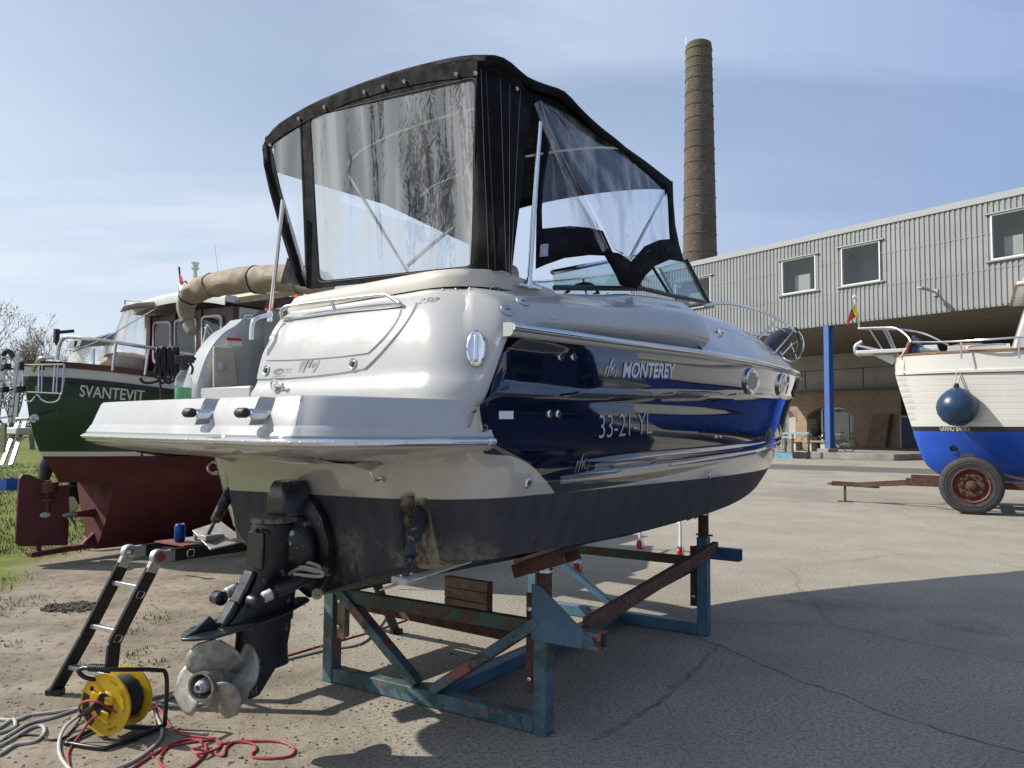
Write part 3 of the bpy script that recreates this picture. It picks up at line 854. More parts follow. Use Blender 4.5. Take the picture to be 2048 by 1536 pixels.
def emblem(t, px0, py0, px1, py1, name, mat, parent, off=0.004):
    """three swept strokes in the shape of a flowing letter"""
    f, w = on_surface(t, px0, py0, px1, py1, off); s = w
    def stroke(pts, wid):
        c = spline([(x, y, 0) for x, y in pts], 5); rows = []
        for i, p in enumerate(c):
            d = (c[min(i + 1, len(c) - 1)] - c[max(i - 1, 0)]).normalized(); n = Vector((-d.y, d.x, 0)); k = i / (len(c) - 1)
            h = wid * sin(pi * min(1, k * 0.9 + 0.06)) ** 0.7
            rows.append([f(*((p + n * h) * s).xy), f(*((p - n * h) * s).xy)])
        mb.grid(rows)
    mb = MB()
    stroke([(0.0, 0.05), (0.07, 0.30), (0.25, 0.50), (0.30, 0.52)], 0.022)
    stroke([(0.05, 0.05), (0.15, 0.28), (0.28, 0.42), (0.34, 0.44)], 0.016)
    stroke([(0.22, 0.02), (0.40, 0.42), (0.62, 0.78), (0.66, 0.80)], 0.045)
    stroke([(0.40, 0.42), (0.55, 0.62), (0.50, 0.20), (0.55, 0.22)], 0.030)
    stroke([(0.46, 0.16), (0.64, 0.42), (0.80, 0.56), (0.82, 0.55)], 0.035)
    stroke([(0.70, 0.40), (0.66, 0.18), (0.76, 0.20), (0.88, 0.34)], 0.022)
    stroke([(0.98, 0.52), (0.96, 0.25), (0.82, 0.05), (0.70, 0.0)], 0.022)
    return mb.build(name, mat, parent, weld=False, fix=False)
emblem(h_t, 597, 748, 636, 742, 'maker_emblem', 'decal', hatch)
f, w = on_surface(h_t, 547, 748, 567, 746)
dl = MB(); ring = []
for k in range(24):
    a = 2 * pi * k / 24; ring.append([f(w / 2 + cos(a) * w * .5, 0.012 + sin(a) * .016), f(w / 2 + cos(a) * w * .44, 0.012 + sin(a) * .0125)])
ring.append(ring[0]); dl.grid(ring)
dl.grid([[f(w * (.15 + .7 * k / 5), .006 + .003 * k), f(w * (.15 + .7 * k / 5), .010 + .003 * k)] for k in range(6)])
dl.build('dealer_emblem', 'darkdecal', hatch, weld=False, fix=False)
f, w = on_surface(h_t, 570, 741, 591, 739); put_text('MIDLAND', 0.017, f, 'dealer_lettering', 'decal', hatch, shear=0.1, xs=0.85)
f, w = on_surface(h_t, 570, 746, 591, 744); put_text('BOAT PARTS', 0.010, f, 'dealer_lettering', 'decal', hatch)
f, w = on_surface(h_t, 543, 754, 587, 751); put_text('www.midlandboatcenter.nl', 0.0125, f, 'dealer_lettering', 'decal', hatch)
f, w = on_surface(h_t, 542, 758.5, 586, 755.5); put_text('www.midlandboatparts.nl', 0.0125, f, 'dealer_lettering', 'decal', hatch)
f, w = on_surface(q_t, 831, 609, 885, 605, 0.003); put_text('250', 0.052, f, 'model_number', 'decal', boat, shear=0.35, xs=w / 0.105)
# tow post with ring
p, n = hit(q_t, 556, 777)
tp = MB(); tp.tube([p + n * 0.03 + Vector((0, cos(a) * .028, sin(a) * .028)) for a in [k * pi / 9 for k in range(18)]], 0.006, 8, closed=True)
tp.tube([p, p + n * 0.03], 0.012, 10); tp.tube([p + Vector((0, -.028, -.004)) + n * .03, p + Vector((0, -.075, -.006)) + n * .035], 0.008, 8); tp.sphere(p + Vector((0, -.08, -.006)) + n * .035, 0.014, 10, 6)
tp.build('ski_tow_eye', 'chrome', boat, smooth=True)
# ---- grab rail on top of the hatch
def qp(px, py, off=0.0, t=None):
    p, n = hit(t or q_t, px, py)
    return p + n * off
gx = -0.0
gpts = [qp(562, 636), qp(562, 624, .05), qp(575, 612, .07)] 
g = MB()
gr = [BO.P(562, 636, x=.13), BO.P(562, 624, x=.10), BO.P(572, 614, x=.10), BO.P(600, 609, x=.12), BO.P(680, 599, x=.12), BO.P(760, 590, x=.12), BO.P(775, 591, x=.12), BO.P(800, 607, x=.11)]
low_ = [BO.P(800, 607, x=.11), BO.P(790, 612, x=.12), BO.P(680, 623, x=.13), BO.P(600, 634, x=.13), BO.P(562, 636, x=.13)]
g.tube(spline(gr, 4), 0.011, 10); g.tube(spline(low_, 4), 0.008, 8)
g.tube([BO.P(662, 601, x=.12), BO.P(672, 624, x=.13)], 0.009, 8)
g.build('grab_rail', 'steel', boat, smooth=True)
# door-side handrail hoop
g = MB(); g.tube(spline([BO.P(503, 680, y=.44), BO.P(504, 655, y=.44), BO.P(508, 641, y=.44), BO.P(522, 634, y=.44), BO.P(545, 628, y=.40)], 5), 0.014, 10); g.build('handrail', 'chrome', boat, smooth=True)
# ---- sun pad bolster
path = [(0.39, 0.46, 2.345), (0.39, 0.1, 2.35), (0.39, -0.4, 2.355), (0.41, -0.80, 2.36), (0.52, -0.96, 2.36), (0.68, -1.0, 2.36), (0.88, -1.01, 2.36)]
path = spline(path, 6); rows = []
for i, p in enumerate(path):
    k = i / (len(path) - 1); h = lerp(0.10, 0.10, sst(k, 0.0, 0.42)) * lerp(1, 0.5, sst(k, 0.6, 1.0)); wd = lerp(0.17, 0.05, sst(k, 0.45, 0.75))
    d = (path[min(i + 1, len(path) - 1)] - path[max(i - 1, 0)]).normalized(); n = Vector((d.y, -d.x, 0)) * -1
    e = 0.55 if i in (0, len(path) - 1) else (0.9 if i in (1, len(path) - 2) else 1)
    sec = [(-1, 0), (-1.02, .45), (-.93, .82), (-.75, .97), (-.4, 1.0), (.5, 1.0), (.9, .9), (1, .5), (1, 0)]
    rows.append([p + n * (a * wd * (0.97 if e < 1 else 1)) * -1 + Vector((0, 0, (hh * h) * e - 0.02)) for a, hh in sec])
pm = MB(); pm.grid(rows); pm.face(range(9)); pm.face([len(rows) * 9 - 9 + k for k in range(9)][::-1])
pm.build('sun_pad', 'pad', boat, smooth=60)
# ---- fittings on hull and quarter
def disc(t, px, py, prof, name, mat, parent=boat, n=20, off=0.0, sc=None):
    p, nn = hit(t, px, py)
    if p is None: return None
    mb = MB(); mb.lathe(prof, p + nn * off, nn, n)
    return mb.build(name, mat, parent, smooth=40)
# oval courtesy lamp on the quarter
p, n = hit(q_t, 952, 698)
ex = Vector((0, 0, 1)); ex = (ex - n * ex.dot(n)).normalized(); ey = n.cross(ex)
def oval(a, b_, h, k=28): return [p + n * h + ex * (a * sin(2 * pi * i / k)) + ey * (b_ * cos(2 * pi * i / k)) for i in range(k)]
om = MB(); rws = [oval(.088, .044, .0), oval(.088, .044, .012), oval(.080, .037, .018), oval(.070, .029, .014)]
om.grid([[*r, r[0]] for r in rws]); om.face([len(om.v) - 29 + k for k in range(28)])
ol = om.build('quarter_cleat', 'chrome', boat, smooth=45)
cm_ = MB(); cm_.beam(p + n * .020 - ex * .062, p + n * .020 + ex * .062, 0.020, 0.012, n); cm_.build('pull_up_bar', 'chrome', ol, bevel=0.005)
for px, py, r in ((1013, 620, .034), (1045, 603, .036)):
    a = disc(q_t, px, py, [(r, 0), (r, .004), (r * .92, .006), (0.002, .006)], 'deck_filler_cap', 'alu')
    p, n = hit(q_t, px, py); e = n.cross(Vector((0, 0, 1))).normalized()
    k = MB(); k.beam(p + n * .007 - e * .014, p + n * .007 + e * .014, 0.004, 0.002, n); k.build('key_slot', 'darkdecal', a)
chr_ = [(0.022, 0), (0.023, .004), (0.018, .010), (0.011, .010), (0.010, .002)]
for px, py, s_ in ((1121, 714, .8), (1147, 714, .8), (1099, 828, .85), (1116, 828, .85), (1432, 874, .55), (1441, 874, .55), (1056, 966, 1.15), (1420, 951, .9)):
    a = disc(hull_t, px, py, [(r * s_, h) for r, h in chr_], 'outlet_fitting', 'chrome')
    p, n = hit(hull_t, px, py); k = MB(); k.lathe([(0.010 * s_, .002), (0.002, .0035)], p, n, 14); k.build('outlet_hole', 'blackpaint', a)
for px, py, s_ in ((1502, 762, 1.0), (1562, 770, 1.0)):
    p, n = hit(hull_t, px, py); ex = n.cross(Vector((0, 0, 1))).normalized(); ey = ex.cross(n).normalized()
    def ov(a, b_, h, k=32): return [p + n * h + ex * (a * cos(2 * pi * i / k)) + ey * (b_ * sin(2 * pi * i / k)) for i in range(k)]
    om = MB(); rws = [ov(.165 * s_, .098, -.005), ov(.165 * s_, .098, .014), ov(.150 * s_, .086, .022), ov(.115 * s_, .062, .010)]
    om.grid([[*r, r[0]] for r in rws]); po = om.build('porthole', 'chrome', boat, smooth=50)
    g = MB(); g.face(range(32)); g.v = ov(.118, .064, .011); g.build('porthole_glass', simple('dark_glass%d' % px, (0.01, 0.012, 0.014), 0.04), po, fix=False)
# small round lamp on the foredeck
disc(f_t, 1437, 667, [(0.035, 0), (0.036, .012), (0.026, .03), (0.008, .036)], 'deck_light', 'chrome')
for px, py in ((886, 580), (912, 579), (940, 578), (1002, 577), (1023, 579), (1063, 577), (1075, 577), (1127, 573), (1175, 575), (1215, 577), (787, 590), (1104, 636), (1168, 651), (1243, 658)):
    p, n = hit(q_t, px, py)
    if p is not None and n.length > 0: k = MB(); k.sphere(p + n * .002, 0.0065, 8, 5); k.build('canopy_snap', 'steel', boat, smooth=True)
# small footman loop handle on the coaming
p, n = hit(q_t, 988, 579)
if p is not None:
    k = MB(); k.tube(spline([p + Vector((-.03, 0, 0)), p + Vector((-.025, -.02, .012)), p + Vector((.025, -.02, .012)), p + Vector((.03, 0, 0))], 4), .005, 8); k.build('footman_loop', 'steel', boat, smooth=True)
# ---- lettering on the hull
M['silver'] = simple('silver_foil', (0.66, 0.67, 0.69), 0.3, 0.35, var=0.04)
M['blue_shade'] = simple('blue_foil', (0.03, 0.07, 0.35), 0.3, 0.3)
M['reg_grey'] = simple('pale_grey_film', (0.42, 0.45, 0.50), 0.4)
f, w = on_surface(hull_t, 1243, 754, 1349, 755, 0.004)
vs_, fs_ = text_mesh('MONTEREY', 1.0, shear=0.22, offset=0.022); tw = max(v.x for v in vs_)
nl = MB(); H_ = 0.082
nl.add([f(v.x / tw * w, v.y * H_ / 0.70) for v in vs_], fs_); nm = nl.build('name_lettering', 'silver', boat, weld=False, fix=False)
f2, w2 = on_surface(hull_t, 1241, 757.5, 1348, 758.5, 0.002)
nl = MB(); nl.add([f2(v.x / tw * w2, v.y * H_ / 0.70) for v in vs_], fs_); nl.build('letter_shadow', 'blue_shade', nm, weld=False, fix=False)
emblem(hull_t, 1207, 755, 1233, 755, 'maker_emblem', 'silver', boat)
emblem(hull_t, 1149, 948, 1178, 944, 'maker_emblem', 'decal', boat)
f, w = on_surface(hull_t, 1194, 877, 1303, 867, 0.004)
vs_, fs_ = text_mesh('33-21-YL', 1.0, offset=-0.012, space=0.94); tw = max(v.x for v in vs_)
nl = MB(); nl.add([f(v.x / tw * w, v.y * 0.128 / 0.70) for v in vs_], fs_); nl.build('registration_number', 'reg_grey', boat, weld=False, fix=False)
st_ = MB(); st_.grid(patch(hull_t, ((997, 822), (1026, 822), (1026, 838), (997, 838)), 4, 3, 0.003)); st_.build('white_sticker', 'whitepaint', boat, fix=False)
f, w = on_surface(f_t, 1290, 587, 1311, 588, 0.004) if hit(f_t, 1290, 587)[0] is not None else on_surface(q_t, 1290, 587, 1311, 588, 0.004)
try: put_text('250', 0.05, f, 'model_number', 'decal', boat, shear=0.3)
except Exception as e_: pass

# ---- towing eyes on the transom
for px, py in ((427, 937), (763, 945)):
    p, n = hit(hull_t, px, py)
    k = MB(); k.tube(spline([p + Vector((0, .0, .034)), p + Vector((-.03, .004, .034)), p + Vector((-.055, 0.006, .012)), p + Vector((-.055, 0.006, -.014)), p + Vector((-.03, .004, -.034)), p + Vector((0, 0, -.034))], 4), 0.0065, 8)
    k.box(p + Vector((-.002, 0, .034)), (.008, .03, .022)); k.box(p + Vector((-.002, 0, -.034)), (.008, .03, .022)); k.build('towing_eye', 'steel', boat, smooth=40)
# ---- trim tabs with hydraulic rams
M['ramblack'] = simple('weathered_ram', (0.02, 0.024, 0.03), 0.55, var=0.3, vs=18, col2=(0.17, 0.16, 0.13), spots=(0.56, 0.62), bmp=0.3)
M['tabmetal'] = simple('tab_plate', (0.42, 0.42, 0.39), 0.5, 0.4, var=0.2, vs=14, bmp=0.2)
for sgn in (-1, 1):
    y0 = sgn * 0.83; xa = xt(1.28) + 0.06
    tb_ = MB(); zt = 0.955 + 0.0
    oy = -.13 if sgn < 0 else .02; xe = -.13 if sgn < 0 else -.05
    pts = [Vector((0.14, sgn * 0.68 + oy, 0.955)), Vector((0.15, sgn * 1.00 + oy, 1.045)), Vector((xe, sgn * 0.97 + oy, 1.01)), Vector((xe - .02, sgn * 0.72 + oy, 0.925))]
    tb_.prism(pts, (0, 0, 0.008)); tb_.box((xe + .05, sgn * 0.84 + oy, 0.985), (0.12, 0.10, 0.03)); tab_o = tb_.build('trim_tab', 'tabmetal', boat, bevel=0.003)
    for dx in (-0.09, -0.15):
        k = MB(); k.lathe([(.008, 0), (.006, .006)], (dx + .04, sgn * 0.82 + oy, 1.0), (0, 0, 1), 8); k.build('bolt', 'steel', tab_o, smooth=True)
    a = Vector((xa - 0.02, y0, 1.295)); b2 = Vector((xe + .03, sgn * 0.84 + oy, 1.0))
    k = MB(); k.sphere(a, 0.038, 12, 8); d = (b2 - a)
    k.tube([a, a + d * .15, a + d * .18, a + d * .72, a + d * .76], [.026, .030, .035, .030, .022], 14); k.tube([a + d * .74, b2], .012, 8)
    k.build('trim_ram', 'ramblack', boat, smooth=45)

# ---- windshield
wsb = [BO.P(1180, 557, y=-.97), BO.P(1285, 577, y=-.97), BO.P(1340, 590, y=-.93), BO.P(1417, 606, y=-.84)]
wtop = BO.P(1372, 520, y=-.74)
c_ = wsb[-1]
bot = [Vector((0.95, -0.985, 2.42)), wsb[1], wsb[2], c_, Vector((c_.x + .28, -.45, c_.z + .035)), Vector((c_.x + .36, 0, c_.z + .05)), Vector((c_.x + .28, .45, c_.z + .035)), Vector((c_.x, -c_.y, c_.z)), Vector((wsb[2].x, .93, wsb[2].z)), Vector((wsb[1].x, .97, wsb[1].z)), Vector((0.95, .985, 2.42))]
t_ = wtop
topl = [Vector((1.0, -0.93, 2.52)), Vector((wsb[1].x - .1, -.86, wsb[1].z + .19)), Vector((wsb[2].x - .12, -.80, wsb[2].z + .28)), t_, Vector((t_.x + .22, -.38, t_.z + .03)), Vector((t_.x + .28, 0, t_.z + .04)), Vector((t_.x + .22, .38, t_.z + .03)), Vector((t_.x, -t_.y, t_.z)), Vector((wsb[2].x - .12, .80, wsb[2].z + .28)), Vector((wsb[1].x - .1, .86, wsb[1].z + .19)), Vector((1.0, .93, 2.52))]
wf = MB(); wf.tube(bot, 0.016, 8); wfo = wf.build('windshield_frame', 'blackpaint', boat, smooth=40)
k = MB(); k.tube(topl, 0.014, 8); k.tube([bot[3], topl[3]], 0.018, 8); k.tube([bot[7], topl[7]], 0.018, 8); k.build('top_rail', 'chrome', wfo, smooth=40)
k = MB()
for i in (1, 2, 4, 6, 8, 9): k.tube([bot[i], topl[i]], 0.010, 6)
k.build('mullion', 'blackpaint', wfo, smooth=40)
k = MB(); k.tube([bot[3] + Vector((-.02, -.01, 0)), topl[3] + Vector((-.025, -.012, 0))], 0.014, 6); k.build('corner_seal', 'rubber', wfo, smooth=40)
for i in range(len(bot) - 1):
    g = MB(); g.add([bot[i], bot[i + 1], topl[i + 1], topl[i]], [(0, 1, 2, 3)]); g.build('windshield_pane', 'glass', boat, fix=False)
for i in range(9):
    p = wsb[1].lerp(wsb[3], i / 8) + Vector((0, -.02, .004)); k = MB(); k.sphere(p, .006, 8, 5); k.build('screw', 'steel', wfo, smooth=True)

# ---- canopy
AN, AD = (1, 0, 0.08), 0.616          # aft sheet
SN, SD = (0, 1, -0.16), -1.502            # starboard sheet
def A_(px, py, o=0.0): return BO.P(px, py, n=AN, d=AD + o)
def S_(px, py, o=0.0): return BO.P(px, py, n=SN, d=SD + o)
prof_px = [(958, 116), (985, 118), (1010, 132), (1040, 158), (1075, 173), (1116, 188), (1150, 222), (1190, 254), (1240, 284), (1290, 318), (1343, 362)]
edge = [BO.P(px, py, y=-0.94) for px, py in prof_px]
arc_px = [(527, 284), (535, 266), (560, 243), (620, 207), (700, 173), (780, 146), (860, 126), (920, 116), (958, 116)]
arc = [A_(px, py) for px, py in arc_px]; arc.sort(key=lambda p: p.y)
crown = [(p.y, p.z) for p in arc]
zc0 = stab(-0.94, crown) if crown[0][0] < -.94 else crown[0][1]
sx = [(p.x, p.z) for p in sorted(edge, key=lambda p: p.x)]
NXR, NYR = 30, 22; rows = []
x0_, x1_ = sx[0][0], sx[-1][0]
ycr0, ycr1 = crown[0][0], crown[-1][0]
for i in range(NXR + 1):
    x = lerp(x0_, x1_, i / NXR); r_ = []; hw_ = .985 - .10 * sst(x, 1.1, 2.3)
    for j in range(NYR + 1):
        f_ = j / NYR; y = lerp(-hw_, hw_, f_)
        yc = lerp(ycr0, ycr1, f_); lift = (stab(yc, crown) - stab(ycr0, crown))
        damp = lerp(1, 0.75, i / NXR)
        sag = -0.020 * sin(pi * 2 * (i / NXR) * 1.5) ** 2 * sin(pi * f_)
        r_.append(Vector((x, y, stab(x, sx) + lift * damp * (1 if lift > 0 else 0.55) + sag)))
    # hem turned down on both sides
    a0, a1 = r_[0], r_[-1]
    r_ = [a0 + Vector((0, .0, -.05)), a0 + Vector((0, -.012, -.018))] + r_ + [a1 + Vector((0, .012, -.018)), a1 + Vector((0, 0, -.05))]
    rows.append(r_)
first = [p + Vector((-0.012, 0, -0.035)) for p in rows[0]]; last = [p + Vector((0.008, 0, -0.05)) for p in rows[-1]]
rows = [first] + rows + [last]
cn = MB(); cn.grid(rows); roof = cn.build('canopy_roof', 'canvas', boat, smooth=60, thick=0.006)
def rrect(q, r=14, n=6, ins=0):
    """rounded photo-space loop from 4 corners TL TR BR BL"""
    Q = [Vector(p) for p in q]; out = []
    for i in range(4):
        a, c, e = Q[i - 1], Q[i], Q[(i + 1) % 4]
        p0 = c + (a - c).normalized() * r; p1 = c + (e - c).normalized() * r
        for k in range(n + 1):
            t = k / n; out.append(p0 * (1 - t) ** 2 + c * 2 * t * (1 - t) + p1 * t * t)
    return out
def frame_panel(fn, outer, inner, name, ro=4, ri=16, mat='canvas', vin='vinyl', th=0.005, parent=boat):
    O = rrect(outer, ro); I_ = rrect(inner, ri); mb = MB()
    o_ = [fn(p.x, p.y) for p in O]; i_ = [fn(p.x, p.y) for p in I_]
    mb.grid([o_ + [o_[0]], i_ + [i_[0]]]); ob = mb.build(name, mat, parent, thick=th, fix=False)
    v2 = MB(); v2.v = i_; v2.face(range(len(i_))); v2.build('window_film', vin, ob, fix=False)
    sm = MB(); mid = [a.lerp(b__, 0.80) for a, b__ in zip(o_, i_)]; sm.tube([p + (OB - p).normalized() * 0.006 for p in mid], 0.0016, 4, closed=True); sm.build('stitching', 'thread', ob)
    return ob
aft = frame_panel(lambda x, y: A_(x, y, -0.004), ((604, 222), (955, 128), (948, 545), (618, 578)), ((621, 234), (950, 160), (946, 531), (640, 562)), 'aft_curtain')
frame_panel(lambda x, y: A_(x, y, -0.003), ((530, 275), (602, 228), (618, 578), (588, 560)), ((542, 291), (600, 252), (612, 560), (592, 520)), 'port_aft_curtain', ro=3, ri=10)
# flat arch band under the roof hem, with fasteners
hm = MB(); up = [(530, 278), (560, 247), (620, 211), (700, 177), (780, 150), (860, 131), (955, 121)]; dn = [(536, 296), (562, 272), (622, 238), (700, 204), (780, 180), (860, 163), (955, 152)]
hm.grid([[A_(*p, -0.012) for p in up], [A_(*p, -0.008) for p in dn]]); hem = hm.build('hem_band', 'canvas', boat, thick=0.006, fix=False)
for px, py in ((540, 290), (597, 237), (648, 214), (728, 184), (766, 173), (808, 163), (912, 148), (951, 146), (1034, 178)):
    p = (A_(px, py, -0.02) if px < 960 else S_(px, py, -0.01)); k = MB(); d = (OB - p).normalized()
    k.lathe([(.010, 0), (.010, .004), (.006, .006), (.004, .004)], p, d, 12); k.build('fastener', 'steel', hem, smooth=40)
# gathered port curtain hanging at the corner
dr_ = MB(); L0 = [(525, 290), (527, 330), (538, 380), (552, 430), (566, 480), (582, 530), (600, 572)]; L1 = [(540, 290), (545, 330), (560, 380), (575, 430), (590, 480), (604, 530), (612, 574)]
rws = []
for (a, b__) in zip(L0, L1):
    A1, B1 = A_(*a, -0.01), A_(*b__, -0.005); r_ = []
    for k in range(7):
        t = k / 6; r_.append(A1.lerp(B1, t) + Vector((0.02 * sin(t * 9), 0, 0)))
    rws.append(r_)
dr_.grid(rws); dr_.build('gathered_curtain', 'canvas', boat, smooth=60, thick=0.006)
# lower port flap over the beige cover
fl = MB(); fl.prism([A_(566, 545, .30), A_(575, 515, .30), A_(600, 560, .25), A_(608, 572, .2), A_(560, 568, .30)], (0.006, 0, 0)); fl.build('corner_flap', 'canvas', boat)
# starboard corner strip
stp = MB(); Lf = [(953, 132), (950, 200), (947, 300), (946, 400), (944, 480), (940, 546)]; Rt = [(1065, 192), (1058, 250), (1048, 330), (1040, 400), (1030, 480), (1022, 553)]
rws = []
for i, (a, b__) in enumerate(zip(Lf, Rt)):
    A1 = A_(*a, -0.006); A1 = Vector((A1.x, A1.y, A1.z)); B1 = S_(*b__, -0.0); r_ = []
    C1 = Vector((A1.x + .02, B1.y, A1.z))
    for k in range(9):
        t = k / 8; r_.append(A1 * (1 - t) ** 2 + C1 * 2 * t * (1 - t) + B1 * t * t)
    rws.append(r_)
stp.grid(rws); strip = stp.build('corner_strip', 'canvas', boat, smooth=60, thick=0.008)
for k in (2, 3, 5, 6, 7):
    z_ = MB(); z_.tube([r[k] + (OB - r[k]).normalized() * 0.009 for r in rws], 0.0018 if k != 3 else 0.004, 4); z_.build('zip', 'thread' if k != 3 else 'rubber', strip)
# starboard forward curtain
def poly(fn, pxs, name, mat, th=0.005, par=boat, split=None):
    mb = MB(); mb.v = [fn(*p) for p in pxs]; mb.face(range(len(pxs))); return mb.build(name, mat, par, thick=th, fix=False)
S2 = lambda x, y, o=0.0: S_(x, y, 0.10 * sst(x, 1150, 1370) + o)
def band(fn, a, b__, name, mat='canvas', par=boat, th=0.006, sm=60):
    mb = MB(); mb.grid([[fn(*p) for p in a], [fn(*p) for p in b__]]); return mb.build(name, mat, par, thick=th, fix=False, smooth=sm)
fc = band(S2, [(1045, 165), (1080, 178), (1118, 196), (1150, 226), (1190, 257), (1240, 287), (1290, 322), (1344, 364)],
     [(1062, 200), (1082, 206), (1112, 216), (1150, 238), (1190, 268), (1240, 300), (1290, 332), (1334, 371)], 'forward_curtain')
band(S2, [(1345, 362), (1346, 400), (1350, 450), (1358, 490), (1368, 524)], [(1330, 368), (1336, 400), (1338, 450), (1340, 480), (1344, 508)], 'front_edge_band', par=fc)
band(S2, [(1368, 524), (1340, 519), (1310, 532), (1290, 552), (1274, 578)], [(1340, 478), (1318, 480), (1290, 492), (1262, 524), (1240, 570)], 'lower_band', par=fc)
band(S2, [(1274, 578), (1262, 524), (1250, 514), (1236, 506)], [(1241, 570), (1232, 550), (1220, 528), (1204, 502)], 'corner_band', par=fc)
mbv = MB()
Lw = [(1070, 204), (1085, 246), (1110, 300), (1140, 358), (1170, 412), (1200, 470), (1212, 498), (1238, 508)]
Rw = [(1108, 214), (1150, 237), (1195, 270), (1240, 299), (1290, 331), (1334, 370), (1338, 476), (1262, 525)]
rws = []
for i, (a, b__) in enumerate(zip(Lw, Rw)):
    r_ = []
    for k in range(13):
        t = k / 12; q_ = Vector(a).lerp(Vector(b__), t); p = S2(q_.x, q_.y)
        p.y += -0.035 * (1 - t) ** 2 + 0.010 * sin(i * 1.1) * (1 - t) + 0.012 * (1 - t) * sin(t * 22 + i * .7)
        r_.append(p)
    rws.append(r_)
mbv.grid(rws); mbv.build('window_film', 'vinyl2', fc, smooth=60, fix=False)
rw2 = [(1072, 205), (1092, 258), (1120, 320), (1150, 382), (1180, 440), (1208, 500)]
fold = MB()
for off, r0 in ((0, .010), (9, .006), (-6, .008)):
    fold.tube(spline([S2(x + off * .6 + 2, y - off * .4, -.03) for x, y in rw2], 4), r0, 6)
fold.build('rolled_edge', 'vinyl2', fc, smooth=True)
# loose inner curtain beside the pole
S3 = lambda x, y, o=0.0: S_(x, y, 0.06 + o)
fi = band(S3, [(1073, 458), (1100, 456), (1140, 452), (1180, 456), (1205, 462)], [(1072, 538), (1090, 530), (1130, 516), (1180, 510), (1228, 512)], 'loose_curtain')
band(S3, [(1094, 262), (1088, 300), (1080, 360), (1074, 420), (1073, 460)], [(1102, 278), (1094, 320), (1086, 370), (1083, 420), (1084, 462)], 'edge_band', par=fi)
mbv = MB(); Lw = [(1098, 276), (1092, 320), (1085, 370), (1083, 420), (1086, 456)]; Rw = [(1104, 290), (1126, 336), (1152, 388), (1176, 430), (1192, 458)]
rws = []
for i, (a, b__) in enumerate(zip(Lw, Rw)):
    r_ = []
    for k in range(9):
        q_ = Vector(a).lerp(Vector(b__), k / 8); p = S3(q_.x, q_.y); p.y += 0.012 * sin(k * 1.7 + i); r_.append(p)
    rws.append(r_)
mbv.grid(rws); mbv.build('window_film', 'vinyl2', fi, smooth=60, fix=False)
lb = MB(); lb.v = [S3(*p, -.01) for p in ((1081, 489), (1097, 487), (1096, 512), (1079, 514))]; lb.face(range(4)); lb.build('maker_label', simple('woven_label', (0.35, 0.38, 0.48), 0.7, var=0.3, vs=60), fi, fix=False)
# port side curtains, seen through the openings
PN = lambda x, z: Vector((x, 0.93, z))
ps = MB()
def pst(x0, x1, z0, z1): ps.add([PN(x0, z0), PN(x1, z0), PN(x1, z1), PN(x0, z1)], [(0, 1, 2, 3)])
ps.add([PN(.40, 3.33), PN(1.35, 3.33), PN(2.42, 3.18), PN(2.42, 3.5), PN(.40, 3.52)], [(0, 1, 2, 3, 4)]); pst(2.3, 2.42, 2.7, 3.26); pst(0.8, 2.42, 2.42, 2.52)
pco = ps.build('port_curtain', 'canvas', boat, thick=0.005, weld=False, fix=False)
pv = MB(); pv.add([PN(.8, 2.5), PN(2.4, 2.5), PN(2.4, 3.25), PN(.8, 3.25)], [(0, 1, 2, 3)]); pv.build('window_film', 'vinyl2', pco, fix=False)
# poles and bows
def pole(a, b__, r=0.0125, name='canopy_pole', mat='chrome', n=10):
    k = MB(); k.tube([a, b__], r, n); o = k.build(name, mat, boat, smooth=True)
    return o
pa, pbm = BO.P(1080, 245, y=-1.03), BO.P(1058, 566, y=-1.06)
po = pole(pa, pbm, 0.0135)
k = MB(); k.tube([pbm + Vector((0, 0, -.03)), pbm + Vector((0, 0, .03))], 0.018, 10); k.box(pbm + Vector((.04, 0, -.015)), (.10, .03, .02)); k.box(pbm + Vector((-.05, 0, -.02)), (.08, .03, .012)); k.build('pole_hinge', 'chrome', po, bevel=0.003)
pa2, pb2 = BO.P(566, 400, x=.28), BO.P(541, 628, x=.30)
po = pole(pa2, pb2, 0.0135); k = MB(); k.tube([pb2 + Vector((0, 0, -.05)), pb2 + Vector((0, 0, .02))], 0.019, 10); k.build('pole_hinge', 'chrome', po, smooth=True)
for x_, zz in ((0.36, 0), (1.0, 0), (1.7, 0)):
    bw = []
    for j in range(13):
        y = lerp(-.93, .93, j / 12); yc = lerp(ycr0, ycr1, j / 12); lift = (stab(yc, crown) - stab(ycr0, crown)) * .9
        bw.append((x_, y, stab(x_, sx) + lift * (1 if lift > 0 else .55) - 0.03))
    k = MB(); k.tube(bw, 0.0125, 8); k.build('canopy_bow', 'steel', boat, smooth=True)
pole(BO.P(1335, 372, y=-.72), BO.P(1258, 520, y=-.85), 0.012)
pole(Vector((1.9, .9, 2.5)), Vector((1.0, .9, 3.45)), 0.012)
pole(BO.P(815, 532, x=.75), BO.P(905, 455, x=.95), 0.011)

